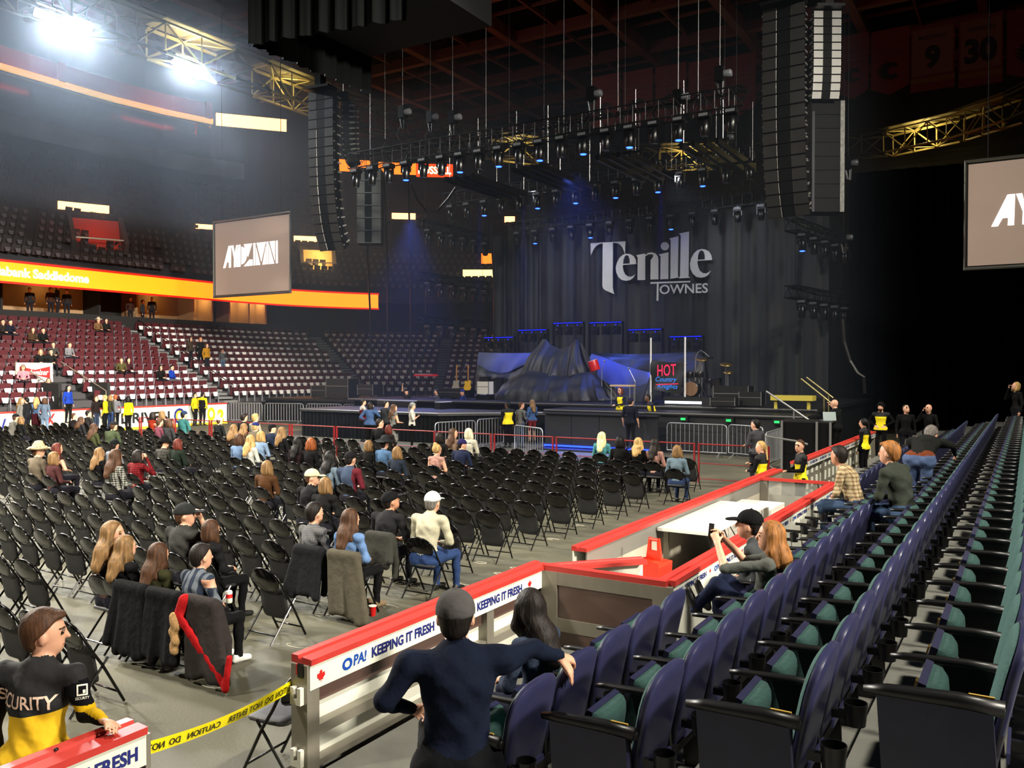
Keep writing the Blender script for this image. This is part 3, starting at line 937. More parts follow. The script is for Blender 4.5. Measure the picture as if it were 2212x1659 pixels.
    hm = hair_mat(hair[1]) if hair[1] in HAIRC else hair_mat('brown')
    topmat, botmat = topm or cloth(top), botm or cloth(bot)
    mats = [SKIN[skin], topmat, botmat, shoe or SHOE_B, EYE_M, LIP_M, hm] + list(extra_mats)
    if s != 1:
        pass
    if st and not bend and not dress and not skirt:
        paint0 = paint
        def paint(c, M):
            tr = ((M == 1) | (M == 2)) & (np.abs(c[:, 0]) < .19 * w) & (c[:, 2] > .72) & (c[:, 2] < 1.12)
            M = np.where(tr, np.where(c[:, 2] > .885, 1, 2), M)
            return paint0(c, M) if paint0 is not None else M
    me = blob_mesh('person', P, h, mats, paint, D < 16)
    o = link('person', me, None, loc, yaw)
    o.scale = (s, s, s)
    tag(o, label, 'person', group)
    # hair
    HP = []
    hell = lambda c, r, m=0, k=.015, R_=None, cut=None: ell(c, tuple(q * HS for q in r), m, k, R_, cut)
    kind = hair[0]
    C = lambda x, y, z: hd(x, y, z)
    if kind != 'bald':
        cut = (hd(0, .02, .075), R @ A3((0, .80, -.45)))
        if kind in ('short', 'beard', 'short_beard', 'crop'):
            g = .006 if kind == 'crop' else .012
            HP.append(hell(C(0, -.018, .028), (.080 + g, .096 + g, .104 + g), 0, .01, R, (hd(0, .018, .048), R @ A3((0, .72, -.69)))))
            HP.append(hell(C(0, -.055, -.035), (.066, .052, .055), 0, .02, R))
            if kind == 'short' and not hat: HP.append(hell(C(0, .045, .098), (.060, .048, .024), 0, .02, R))
        else:
            HP.append(hell(C(0, -.016, .024), (.094, .108, .112), 0, .01, R, (hd(0, .035, .02), R @ A3((0, .8, -.3)))))
            if kind == 'bob':
                HP += [hell(C(0, -.045, -.055), (.098, .078, .10), 0, .03, R)]
                HP += [cone(C(sg * .083, .005, .0), C(sg * .085, .012, -.12), .032, .036, 0, .03) for sg in (-1, 1)]
            elif kind in ('long', 'curly'):
                bk = A3((0, -1, 0))
                n0 = C(0, -.06, -.03)
                e1 = A3((H[0], J['neck'][1] - .105 * w, J['neck'][2] - .03)); e2 = A3((H[0], J['chest'][1] - .125 * w - .035, J['chest'][2] + (.0 if kind == 'long' else .06)))
                HP += [cone(n0, e1, .092, .098, 0, .03, (Y, 1.5)), cone(e1, e2, .098, .075, 0, .03, (Y, 2.0))]
                for sg in (-1, 1):
                    HP += [cone(C(sg * .075, -.01, .02), C(sg * .088, -.005, -.10), .034, .04, 0, .03), cone(C(sg * .088, -.005, -.10), e1 + A3((sg * .085, .05, -.06)), .04, .035, 0, .03)]
                if kind == 'curly':
                    rr = random.Random(hash(label) % 1000)
                    for _ in range(14): HP.append(ell(e1 + A3((rr.uniform(-.11, .11), rr.uniform(-.02, .04), rr.uniform(-.12, .12))), (.035,) * 3, 0, .02))
            elif kind == 'ponytail':
                HP += [hell(C(0, -.115, .02), (.032, .03, .03), 0, .02, R), cone(C(0, -.13, .01), A3((H[0] + .0, J['neck'][1] - .13, J['neck'][2] - .10)), .032, .022, 0, .02)]
            elif kind == 'bun':
                HP.append(hell(C(0, -.06, .13), (.045, .045, .042), 0, .02, R))
        if HP:
            ho = link('hair', blob_mesh('hair', HP, max(h, .0105), [hm]), o)
    if hat:
        hk, hc = hat[0], hat[1]
        hmats = [cloth(hc, 'hat'), cloth(hat[2], 'hat') if len(hat) > 2 else cloth(hc, 'hat')]
        Q = []
        if hk in ('cap', 'cap_back'):
            f = -1 if hk == 'cap_back' else 1
            Q.append(hell(C(0, -.012, .040), (.094, .112, .100), 0, .01, R, (hd(0, 0, .022), R @ A3((0, 0, -1)))))
            Rb = R @ rotm(0, -.12 * f)
            Q.append(hell(C(0, f * .135, .036), (.078, .075, .010), 1 if len(hat) > 2 else 0, .012, Rb))
            Q.append(hell(C(0, -.012, .143), (.012, .012, .008), 0, .006, R))
        elif hk == 'cowboy':
            Q.append(hell(C(0, .0, .045), (.17, .20, .016), 0, .02, R))
            for sg in (-1, 1): Q.append(hell(C(sg * .135, 0, .068), (.055, .15, .014), 0, .03, R @ rotm(0, 0, -.6 * sg)))
            Q.append(hell(C(0, -.005, .075), (.088, .105, .105), 0, .015, R, (hd(0, 0, .045), R @ A3((0, 0, -1)))))
            for sg in (-1, 1): Q.append(hell(C(sg * .035, .0, .165), (.028, .075, .024), 0, .02, R))
        elif hk == 'toque':
            Q.append(hell(C(0, -.014, .045), (.094, .110, .118), 0, .01, R, (hd(0, .0, .02), R @ A3((0, .1, -1)))))
            Q.append(cone(C(-.05, -.02, .03), C(.05, -.02, .03), .075, .075, 0, .03))
        elif hk == 'hood':
            Q.append(hell(C(0, -.03, .015), (.105, .115, .13), 0, .01, R, (hd(0, .05, 0), R @ A3((0, 1, 0)))))
        link('hat' if hk in ('cowboy', 'toque') else ('hood' if hk == 'hood' else 'cap'), blob_mesh('hat', Q, max(h, .009), hmats), o)
    return o
def proj(p):
    d = Vector(p) - EYE
    z = d.dot(FWD)
    return (1106 + F * d.dot(RIGHT) / z, 829.5 - F * d.dot(UPV) / z, z)

PLAID_RED = cloth((.50, .10, .12), 'plaid', stripes=('XZ', 7, (.22, .04, .06), 'plaid'))
PLAID_BW = cloth((.66, .66, .62), 'plaid', stripes=('XZ', 8, (.08, .08, .09), 'plaid'))
PLAID_TAN = cloth((.80, .72, .56), 'plaid', stripes=('XZ', 6, (.42, .33, .24), 'plaid'))
PLAID_DK = cloth((.55, .55, .54), 'plaid2', stripes=('XZ', 8, (.06, .06, .08), 'plaid'))
CHECK_GR = cloth((.50, .50, .50), 'check', stripes=('XZ', 16, (.26, .26, .28), 'plaid'))
STRIPE_GR = cloth((.42, .45, .48), 'stripe', stripes=('X', 3.2, (.16, .19, .25), 'stripe'))
FLORAL = cloth((.78, .66, .60), 'floral', stripes=('XYZ', 9, (.50, .28, .26), 'plaid'))
DOTS = cloth((.10, .10, .10), 'dots', stripes=('XYZ', 16, (.5, .5, .48), 'plaid'))
CAMO = cloth((.30, .29, .27), 'camo', stripes=('XYZ', 4, (.16, .16, .15), 'plaid'))
YEL = cloth((.93, .84, .05), 'hiviz')
YELM = cloth((.88, .70, .06), 'mesh')
DEN = (.26, .36, .50)
JEAN = (.17, .23, .36)
BLK = (.05, .05, .055)

# (u, v) of the head centre in the photograph, label, look; all sit on floor-row chairs facing the stage
PERS = {}
SIT = [
 (86, 972, 'man in a pale cowboy hat and grey-brown shirt', dict(hat=('cowboy', (.80, .72, .56)), top=(.42, .38, .32), hair=('crop', 'brown'), turn=-.5, w=1.1)),
 (127, 968, 'woman with dark red hair and bare arms right of the pale cowboy hat', dict(hair=('bob', 'red'), top=(.20, .10, .10), sleeve='none', turn=-.4, fem=True, arms=('lap', 'crossed'))),
 (121, 988, 'person with brown-blond ponytail in a maroon hooded jacket', dict(hair=('bob', 'dirty'), top=(.30, .17, .17), fem=True, w=1.1, side=-.05)),
 (218, 978, 'woman with long brown hair left of the man in a grey tee', dict(hair=('long', 'dirty'), top=BLK, fem=True)),
 (250, 960, 'man in a black cap and grey tee', dict(hat=('cap', (.07, .08, .09)), hair=('crop', 'dark'), top=(.47, .49, .52), sleeve='short', turn=.2)),
 (253, 985, 'woman with long brown hair and black and white plaid shirt', dict(hair=('long', 'brown'), topm=PLAID_BW, fem=True)),
 (301, 984, 'woman in a red plaid shirt with her hand at her face', dict(hair=('bob', 'dark'), topm=PLAID_RED, fem=True, w=1.15, arms=('lap', 'face'), turn=-.3)),
 (357, 956, 'man in a black cowboy hat and grey camouflage jacket', dict(hat=('cowboy', (.07, .07, .07)), hair=('crop', 'dark'), topm=CAMO, turn=-.7, w=1.05)),
 (387, 958, 'dark red haired woman in a dark green top', dict(hair=('bob', 'red'), top=(.10, .14, .11), fem=True, w=1.2)),
 (205, 923, 'long-haired woman in an olive jacket beside a man in green', dict(hair=('long', 'brown'), top=(.26, .28, .17), fem=True)),
 (238, 920, 'man in a dark cap and green hooded jacket', dict(hat=('cap', (.12, .12, .13)), hair=('crop', 'brown'), top=(.25, .29, .20), lean=.25, w=1.1)),
 (24, 902, 'man in a dark cap and light grey top at the left edge', dict(hat=('cap', (.09, .09, .10)), hair=('crop', 'brown'), top=(.50, .49, .46), lean=.3)),
 (48, 907, 'woman with blond hair and black leather jacket at the left edge', dict(hair=('bob', 'dirty'), top=(.09, .09, .09), fem=True)),
 (162, 899, 'balding man seated in front of the far white boards', dict(hair=('crop', 'brown'), top=(.12, .10, .10), turn=-.5)),
 (177, 907, 'person with big curly brown hair near the far boards', dict(hair=('curly', 'brown'), top=(.14, .14, .15), fem=True, w=1.15)),
 (193, 893, 'man with dark hair behind the curly-haired person', dict(hair=('short', 'dark'), top=(.16, .15, .15), turn=-.4)),
 (347, 912, 'short-haired person in a pink top', dict(hair=('short', 'brown'), top=(.48, .26, .32), fem=True)),
 (368, 912, 'brown-haired person in a dark grey jacket beside the pink top', dict(hair=('bob', 'brown'), top=(.20, .20, .21))),
 (332, 897, 'woman in an orange-red top near the far boards', dict(hair=('bob', 'dark'), top=(.55, .16, .08), sleeve='none', fem=True)),
 (352, 895, 'blond-brown haired woman in front of the far board lettering', dict(hair=('bob', 'dirty'), top=(.20, .16, .13), fem=True)),
 (399, 886, 'person in a blue cap and teal shirt', dict(hat=('cap', (.13, .20, .33)), hair=('crop', 'dark'), top=(.20, .42, .42))),
 (476, 909, 'man in a white cap and dark jacket', dict(hat=('cap', (.80, .80, .78)), hair=('crop', 'brown'), top=(.10, .11, .11), w=1.1)),
 (507, 926, 'blond woman with wavy hair at the left of the blond group', dict(hair=('curly', 'dirty'), top=(.22, .17, .13), fem=True)),
 (529, 895, 'dark-haired man at the back of the blond group', dict(hair=('short', 'dark'), top=(.10, .10, .11))),
 (529, 923, 'light brown haired woman in the middle of the blond group', dict(hair=('long', 'dirty'), top=(.35, .28, .22), fem=True)),
 (553, 902, 'blond person at the back right of the blond group', dict(hair=('short', 'blonde'), top=(.60, .58, .52), fem=True)),
 (554, 921, 'person in a blue cap among the blond group', dict(hat=('cap', (.12, .16, .38)), hair=('crop', 'blonde'), top=(.40, .36, .30))),
 (519, 948, 'brown-haired woman in a light blue denim shirt', dict(hair=('bob', 'brown'), top=(.42, .52, .66), fem=True)),
 (544, 950, 'woman with long blond hair over a white top', dict(hair=('long', 'blonde'), top=(.82, .82, .78), fem=True)),
 (566, 941, 'blond woman in a pale blue top', dict(hair=('bob', 'blonde'), top=(.52, .62, .74), fem=True)),
 (590, 925, 'man in a black cap and navy hoodie', dict(hat=('cap', (.07, .07, .08)), hair=('crop', 'dark'), top=(.10, .14, .22), arms=('lap', 'lap'), turn=-.5)),
 (611, 932, 'long-haired blond woman beside the navy hoodie', dict(hair=('long', 'dirty'), top=(.09, .09, .10), fem=True)),
 (646, 955, 'woman with long black hair and dark maroon top', dict(hair=('long', 'black'), top=(.15, .10, .11), fem=True)),
 (673, 957, 'red-brown haired woman in a black top turned left', dict(hair=('bob', 'auburn'), top=(.07, .07, .08), fem=True, turn=.9)),
 (580, 1008, 'woman with a blond bob and brown jacket', dict(hair=('bob', 'dirty'), top=(.30, .19, .10), fem=True, w=1.15)),
 (669, 1032, 'man in a cream trucker cap and black shirt leaning to his right', dict(hat=('cap', (.82, .80, .66)), hair=('crop', 'brown'), top=(.08, .08, .09), w=1.1, lean=.2, turn=-.9, side=-.1)),
 (706, 1046, 'woman with blond-brown hair and black jacket', dict(hair=('bob', 'dirty'), top=(.10, .10, .10), fem=True, w=1.1)),
 (716, 988, 'woman with long black hair in a pale blue shirt', dict(hair=('long', 'black'), top=(.45, .52, .58), fem=True)),
 (759, 990, 'man in a black cap and blue and maroon raglan shirt', dict(hat=('cap', (.09, .09, .10)), hair=('crop', 'dark'), top=(.24, .29, .38), w=1.1, extra_mats=(cloth((.40, .13, .17)),), paint=lambda c, M: np.where((M == 1) & (c[:, 0] > .13), 7, M))),
 (798, 961, 'brown-haired woman in black three seats left of the bob', dict(hair=('bob', 'dirty'), top=(.08, .08, .08), fem=True)),
 (832, 957, 'person in a dark grey western hat and blue shirt', dict(hat=('cowboy', (.16, .17, .18)), hair=('crop', 'dark'), top=(.30, .42, .56))),
 (860, 976, 'woman with a light brown bob and dark blue jacket', dict(hair=('bob', 'dirty'), top=(.14, .17, .22), fem=True)),
 (683, 1106, 'man with short dark hair in a grey checked shirt', dict(hair=('short', 'dark'), topm=CHECK_GR, bot=JEAN, turn=-.1)),
 (761, 1119, 'woman with long wavy hair in a light denim shirt', dict(hair=('long', 'brown'), top=(.42, .55, .74), fem=True, bot=BLK, turn=-.3, shoe=cloth((.50, .42, .32)))),
 (835, 1083, 'man in a black cap and black tee', dict(hat=('cap', (.06, .06, .07)), hair=('crop', 'dark'), top=(.13, .13, .14), sleeve='short', skin='tan', w=1.12, turn=-.6, nod=-.3, lean=.2)),
 (923, 1086, 'man in a white cap, cream hoodie and blue jeans', dict(hat=('cap', (.80, .82, .84)), hair=('crop', 'grey'), top=(.76, .74, .64), bot=(.17, .25, .42), w=1.12, lean=.25, legdir=.6, arms=('lap', 'lap'))),
 (946, 970, 'blond woman with pinned-up hair and patterned top', dict(hair=('bun', 'blonde'), topm=FLORAL, fem=True, sleeve='none', turn=-.4)),
 (951, 944, 'dark-haired person behind the pinned-up blond hair', dict(hair=('bob', 'dark'), top=(.10, .09, .09))),
 (981, 935, 'woman with a long brown ponytail seen in profile', dict(hair=('long', 'brown'), top=(.60, .50, .42), fem=True, turn=-1.1)),
 (1014, 935, 'white-haired woman in a white coat', dict(hair=('bob', 'white'), top=(.82, .80, .72), fem=True, w=1.1)),
 (994, 960, 'man in a purple-blue cap and navy tee', dict(hat=('cap', (.15, .13, .32)), hair=('crop', 'dark'), top=(.11, .14, .24), turn=-.7, lean=.2, w=1.05)),
 (822, 912, 'man in a black jacket sitting in the front row near the thrust', dict(hair=('crop', 'dark'), top=(.08, .08, .09), turn=-.7)),
 (841, 926, 'dark-red-haired woman in the front row near the thrust', dict(hair=('bob', 'red'), top=(.13, .10, .10), fem=True)),
 (1302, 943, 'woman with platinum hair and a teal satin top', dict(hair=('long', 'platinum'), top=(.32, .60, .62), fem=True, turn=-.5)),
 (1340, 953, 'black-haired woman in black left of the curly blond', dict(hair=('bob', 'black'), top=(.06, .06, .06), fem=True)),
 (1380, 956, 'woman with curly golden hair and a black top', dict(hair=('curly', 'blonde'), top=(.06, .06, .06), fem=True)),
 (1416, 958, 'dark-haired woman in a pale pink floral blouse', dict(hair=('long', 'dark'), topm=FLORAL, fem=True)),
 (1464, 973, 'blond woman in a blue-grey sweater at the end of a row', dict(hair=('bob', 'dirty'), top=(.42, .50, .55), fem=True, arms=('lap', 'lap'), bot=JEAN)),
 (249, 1150, 'blond woman in profile wearing a brown leather jacket', dict(hair=('long', 'dirty'), top=(.30, .22, .20), fem=True, turn=-.9)),
 (277, 1178, 'woman with long ash-blond hair and hair clip in a dark top', dict(hair=('long', 'dirty'), top=(.10, .10, .11), fem=True, turn=-.2)),
 (348, 1194, 'woman with long straight brown hair and olive top', dict(hair=('long', 'brown'), top=(.20, .20, .11), fem=True)),
 (427, 1202, 'short-dark-haired woman in a grey striped cold-shoulder top', dict(hair=('short', 'dark'), topm=STRIPE_GR, fem=True, w=1.12, bot=BLK, shoe=SHOE_W, lean=.12, legdir=.5, turn=-.2,
     paint=lambda c, M: np.where((M == 1) & (c[:, 0] > .17) & (c[:, 2] > .90) & (c[:, 2] < .99), 0, M))),
 (404, 1110, 'man in a dark grey cap raising a hand to his eyes', dict(hat=('cap', (.16, .17, .17)), hair=('crop', 'brown'), top=(.22, .22, .21), w=1.15, arms=('lap', 'face'), turn=-.7, sleeve='short')),
 (460, 1142, 'woman with brown and blond streaked hair in a black top', dict(hair=('bob', 'brown'), top=(.09, .09, .10), fem=True, w=1.1, bot=BLK)),
]
ROW0, ROWP = 9.89 - .19 + .20, 1.105            # chair origin lies a little in front of its hoop
grid_rows = {}
for k in range(-7, 10):
    y = ROW0 + ROWP * k
    xs = [-7.05 - .53 * i for i in range(18)] + [-17.7 - .53 * i for i in range(18)] + [-28.2 - .53 * i for i in range(11)]
    if k <= -5: xs = [x for x in xs if x < -6.9]
    grid_rows[k] = [[x, None] for x in xs]
for u, v, lab, kw in SIT:
    p = at(u, v, Z=1.2)
    k = min(range(-7, 10), key=lambda q: abs(ROW0 + ROWP * q - .0 - (p.y - .10)))
    row = grid_rows[k]
    # slide along the sight line to the row
    q = at(u, v, Y=ROW0 + ROWP * k + .02)
    x = q.x
    free = [c for c in row if c[1] is None]
    c = min(free, key=lambda c_: abs(c_[0] - x))
    c[0], c[1] = x, lab
    keep = []
    for d in row:
        if d is c or d[1] is not None or abs(d[0] - x) > .44: keep.append(d)
    grid_rows[k] = keep
    # stature adjusts so that the head meets the sight line
    sc = max(.90, min(1.10, q.z / 1.2))
    off = -.02
    PERS[lab] = (x, ROW0 + ROWP * k + off, sc)
    person(lab, (x, ROW0 + ROWP * k + off, 0), random.Random(lab).uniform(-.12, .12), s=sc, **kw)

allc = []
for k, row in grid_rows.items():
    y = ROW0 + ROWP * k
    for x, occ in row:
        u, v, z = proj((x, y, .5))
        if z < .5 or u < -620 or v > 2000: continue
        off_ = 200 if (u < -20 or v > 1690) and occ is None else 0
        blk = 0 if x > -16.9 else (1 if x > -27.6 else 2)
        n_ = sum(1 for q_ in row if q_[0] >= x and (0 if q_[0] > -16.9 else (1 if q_[0] > -27.6 else 2)) == blk)
        allc.append((z + off_ if occ is None else z - 15, x, y, occ, 'empty folding chair, %s row from the stage, %s from the right in the %s block' % (nth(10 - k), nth(n_), ('right', 'middle', 'left')[blk])))
allc.sort(key=lambda a: a[0])
far_chairs = MB()
rc_ = random.Random(11)
def rear_copy(mb, key, x, y, rz):
    me = CH[key]
    c, s_ = math.cos(rz), math.sin(rz)
    mb.add([(x + c * v.co.x - s_ * v.co.y, y + s_ * v.co.x + c * v.co.y, v.co.z) for v in me.vertices], [tuple(p.vertices) for p in me.polygons], 0 if key == 'backrest' else (1 if key.startswith('seat') else 2))
for i, (z, x, y, occ, clab) in enumerate(allc):
    rz = rc_.uniform(-.05, .05)
    if i < 300:
        if occ: chair((x, y, 0), rz, True, 'folding chair under the ' + ' '.join(occ.split()[:12]))
        else: chair((x, y, 0), rz, False, clab)
    else:
        for key in ('backrest', 'seat_up', 'front_frame'): rear_copy(far_chairs, key, x, y, rz)
stuff(far_chairs.obj('distant_folding_chairs', [M_CHAIR, M_VINYL, M_TUBE], None, smooth=50), 'rows of distant black folding chairs towards the far boards', 'chairs')
tag(chair((-4.62, 4.42, 0), math.radians(95), True), 'black folding chair with its seat down beside the board end post', 'chair')
# ------------------------------------------------------------------ the far bowl
CXB, CYB = -30., 40.
QA = 16 * math.pi / 2
def bp(r, q):
    if q <= 0: return Vector((CXB - r, CYB + q, 0)), Vector((1, 0, 0))
    if q < QA:
        a = q / 16
        return Vector((CXB - r * math.cos(a), CYB + r * math.sin(a), 0)), Vector((math.cos(a), -math.sin(a), 0))
    return Vector((CXB + q - QA, CYB + r, 0)), Vector((0, -1, 0))
def qstations(q0, q1, step=1.3):
    n = max(1, int(math.ceil((q1 - q0) / step)))
    return [q0 + (q1 - q0) * i / n for i in range(n + 1)]
def sweep(prof, q0, q1, closed=True, step=1.3, mb=None, mi=0):
    mb = mb or MB()
    qs = qstations(q0, q1, step)
    vs = [bp(r, q)[0] + Vector((0, 0, z)) for q in qs for r, z in prof]
    n = len(prof); fs = []
    for i in range(len(qs) - 1):
        for j in range(n if closed else n - 1):
            fs.append((i * n + j, i * n + (j + 1) % n, (i + 1) * n + (j + 1) % n, (i + 1) * n + j))
    if closed: fs += [tuple(range(n - 1, -1, -1)), tuple(range((len(qs) - 1) * n, len(qs) * n))]
    return mb.add(vs, fs, mi)
def rbox(r0, r1, z0, z1): return [(r0, z0), (r1, z0), (r1, z1), (r0, z1)]
def yaw_of(f): return math.atan2(-f.x, f.y)

M_DKCONC = mat('dark_stand_concrete', (.20, .19, .20), .85, noise=(1.2, .2))
M_BOWL = mat('dark_upper_bowl', (.11, .11, .135), .9, noise=(.5, .25))
M_MAROON = mat('maroon_seat', (.27, .085, .11), .5, noise=(4, .15))
M_WPAN = mat('white_seat_pan', (.86, .85, .85), .5)
M_GPAN = mat('grey_seat_pan', (.50, .50, .54), .5)
M_DARKWALL = mat('dark_wall', (.07, .07, .075), .9)
stand = struct(bpy.data.objects.new('floor_lower_stand', None)); COL.objects.link(stand)
RW, ZW = [8.2 + .85 * i for i in range(11)], [1.05 + .39 * i for i in range(11)]
for i in range(11):
    sweep(rbox(RW[i] - .45, RW[i] + .45, 0 if i == 0 else ZW[i] - .6, ZW[i]), -32, 75).obj('stand_step', M_DKCONC, stand)
# white far boards with red cap and sponsor print
fb = struct(sweep(rbox(7.25, 7.4, 0, 1.06), -32, -8.6).obj('wall_far_boards', M_WHITE))
sweep(rbox(7.2, 7.45, 1.06, 1.12), -32, -8.6).obj('cap_rail', M_RED, fb)
sweep(rbox(7.2, 7.25, 0, .12), -32, -8.6).obj('kick_strip', mat('yellow_kick_strip', (.85, .72, .15), .5), fb)
def far_print(u, v0, v1, s, m, wpx, bold=.03, shear=0):
    a, b = at(u, v0, X=-37.22), at(u + wpx, v0, X=-37.22)
    z1 = at(u, v1, X=-37.22).z
    mb = MB(); put_text(mb, s, (-37.22, a.y, a.z), (0, 1, 0), (0, 0, 1), z1 - a.z, b.y - a.y, bold, shear)
    mb.obj('lettering', m, fb)
far_print(262, 916, 893, 'DRIVEN', mat('black_sign_ink', (.07, .07, .07), .5), 105)
far_print(98, 921, 894, 'X', M_REDINK, 22)
far_print(2, 928, 905, 'I', M_BLUEINK, 12, .05, .4)
far_print(470, 912, 884, '2', mat('yellow_sign_ink', (.93, .80, .10), .5), 14, .06)
far_print(380, 912, 886, 'O', MATS['yellow_sign_ink'], 16, .04)
far_print(448, 910, 880, 'O', MATS['yellow_sign_ink'], 17, .06)
far_print(376, 916, 882, 'O', M_BLUEINK, 24, .01)

# far seats: maroon backs; tipped-up pans, white in the front rows and the corner block
def far_seat_meshes():
    P = {}
    R = Matrix.Rotation(math.radians(-12), 3, 'X')
    P['backrest'] = MB().box((0, -.12, .64), (.47, .05, .46), R, 0, .97).mesh('backrest', M_MAROON)
    R2 = Matrix.Rotation(math.radians(8), 3, 'X')
    for k, m in (('pan_white', M_WPAN), ('pan_maroon', M_MAROON)):
        P[k] = MB().prism([(-.085, -.11), (.085, -.11), (.10, -.095), (.145, .10), (.128, .125), (-.128, .125), (-.145, .10), (-.10, -.095)], (0, .09, .52), (1, 0, 0), tuple(R2 @ Vector((0, 0, 1))), .05).mesh('seat_pan', m)
    P['arm'] = MB().box((-.27, .05, .60), (.035, .26, .045)).box((-.27, .0, .32), (.03, .06, .55)).mesh('armrest', M_GPAN)
    return P
FS = far_seat_meshes()
spots = []
rs = random.Random(5)
def in_view(p):
    u, v, z = proj(p)
    return -320 < u < 2400 and z > 0
for i in range(11):
    n_row = 0
    for bi, (q0, q1) in enumerate(((-26, -8.5), (-7.2, 5.6), (7.2, 15.5), (17, 25), (26, 34))):
        n_row = 0
        dq = .56 * (16 / RW[i] if q0 > -1 else 1.0)
        q = q0
        while q < q1:
            r_here = 16 / RW[i] if q > 0 else 1.0
            p, f = bp(RW[i], q)
            y = p.y
            if not (i < 4 and 22.4 < y < 24.6 and q < 0):
                loc = p + Vector((0, 0, ZW[i]))
                if in_view(loc):
                    n_row += 1 if proj(loc)[0] > -8 else 0
                    spots.append((proj(loc)[2] + (0 if proj(loc)[0] > -8 else 300), loc, f, i, 'pan_white' if (i < 4 or q > -8) else 'pan_maroon', '%s row up, %s from the left of the %s stand block' % (nth(i + 1), nth(n_row), ('left', 'corner', 'third', 'fourth', 'fifth')[bi])))
            q += .56 * r_here
spots.sort(key=lambda a: a[0])
seats_far = MB()
def far_copy(mb, me, loc, yaw, mi):
    c, s_ = math.cos(yaw), math.sin(yaw)
    mb.add([(loc[0] + c * v.co.x - s_ * v.co.y, loc[1] + s_ * v.co.x + c * v.co.y, loc[2] + v.co.z) for v in me.vertices], [tuple(p.vertices) for p in me.polygons], mi)
for n, (d, loc, f, i, kind, wlab) in enumerate(spots):
    yw = yaw_of(f)
    if n < 300:
        t = thing('stand_seat', ('white-panned seat, ' if kind == 'pan_white' else 'all-maroon seat, ') + wlab, 'seat', loc, yw,
                  'white-panned stand seats' if kind == 'pan_white' else 'maroon stand seats')
        link('backrest', FS['backrest'], t); link('seat_pan', FS[kind], t); link('armrest', FS['arm'], t)
    else:
        far_copy(seats_far, FS['backrest'], loc, yw, 0); far_copy(seats_far, FS[kind], loc, yw, 1 if kind == 'pan_white' else 0); far_copy(seats_far, FS['arm'], loc, yw, 2)
stuff(seats_far.obj('distant_stand_seats', [M_MAROON, M_WPAN, M_GPAN]), 'rows of distant maroon seats with white pans in the corner stand', 'seats')
# aisle stairs between the stand blocks
for q, nm in ((-7.85, 'concrete aisle stairs beside the standing people in the far stand'), (6.4, 'pale aisle stairs in the corner stand left of the stage'), (16.2, 'aisle stairs in the stand behind the stage rigging')):
    t = thing('aisle_stairs', nm, 'stairs')
    for i in range(11):
        for hh in (0, 1):
            p, f = bp(RW[i] - .2 + .42 * hh, q)
            MB().box(p + Vector((0, 0, ZW[i] + .1 + .19 * hh)), (.95, .42, .12), rot_z(yaw_of(f))).obj('step', mat('pale_step', (.42, .42, .42), .8), t)
    r_ = MB()
    pts = [bp(RW[i], q + .5)[0] + Vector((0, 0, ZW[i] + 1.0)) for i in range(11)]
    r_.tube(pts, .025, 6)
    for p in pts[::2]: r_.tube([p, p - Vector((0, 0, 1.0))], .02, 6)
    r_.obj('hand_rail', BLACKM, t)
# vomitory stairs with rails, and a sponsor sign on its wall
vm = thing('vomitory', 'dark stair opening with rails in the far stand', 'stairs')
MB().box2((-41.6, 22.3, .6), (-37.7, 22.45, 2.3)).box2((-41.6, 24.7, .6), (-37.7, 24.85, 2.3)).obj('side_wall', M_DARKWALL, vm)
for i in range(8):
    MB().box2((-41.5 + .45 * i, 22.45, .5), (-41.05 + .45 * i, 24.7, 2.3 - .2 * i)).obj('step', M_DARKWALL, vm)
for y in (22.45, 24.7):
    MB().tube([(-41.5, y, 3.3), (-37.8, y, 1.9)], .03, 6).tube([(-37.8, y, 1.9), (-37.8, y, .9)], .03, 6).tube([(-39.6, y, 2.6), (-39.6, y, 1.5)], .025, 6).obj('hand_rail', M_STEEL, vm)
ss = thing('sponsor_sign', 'white sponsor sign with a red bow tie above the stair opening', 'sign')
a0, a1 = at(36, 826, X=-40.3), at(114, 784, X=-40.3)
MB().box2((-40.4, a0.y, a0.z), (-40.3, a1.y, a1.z)).obj('sign_face', M_WHITE, ss)
cy_, cz_, hw, hh_ = (a0.y + a1.y) / 2, (a0.z + a1.z) / 2, (a1.y - a0.y) * .42, (a1.z - a0.z) * .40
MB().prism([(-1, .8), (0, .35), (1, .8), (1, -.8), (0, -.35), (-1, -.8)], (-40.29, cy_, cz_), (0, hw, 0), (0, 0, hh_), .004).obj('bow_tie', M_REDINK, ss)
mb = MB(); put_text(mb, 'Budweiser', (-40.285, cy_ - hw * .9, cz_ - hh_ * .35), (0, 1, 0), (0, 0, 1), hh_ * .75, hw * 1.8, .02, .3); mb.obj('lettering', M_WHITE, ss)

# suites between lower bowl and ribbon board
suites = struct(bpy.data.objects.new('wall_suites', None)); COL.objects.link(suites)
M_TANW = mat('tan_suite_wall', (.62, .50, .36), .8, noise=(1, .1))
sweep(rbox(17.1, 17.5, 4.5, 6.15), -32, 14).obj('parapet', M_DARKWALL, suites)
sweep(rbox(17.5, 21.2, 5.2, 5.3), -32, 14).obj('suite_floor', M_DARKWALL, suites)
for q0, q1, m_ in ((-32, -14, 0), (-14, -8.2, 1), (-8.2, -5.4, 0), (-5.4, .3, 1), (.3, 1.6, 0), (1.6, 3.95, 1), (3.95, 14, 0)):  # tan only in lit rooms; dark colour stands in for unlit ones
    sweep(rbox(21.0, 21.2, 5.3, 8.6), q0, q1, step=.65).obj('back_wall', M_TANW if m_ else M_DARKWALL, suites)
sweep(rbox(17.0, 21.2, 8.45, 8.7), -32, 14).obj('suite_ceiling', M_DARKWALL, suites)
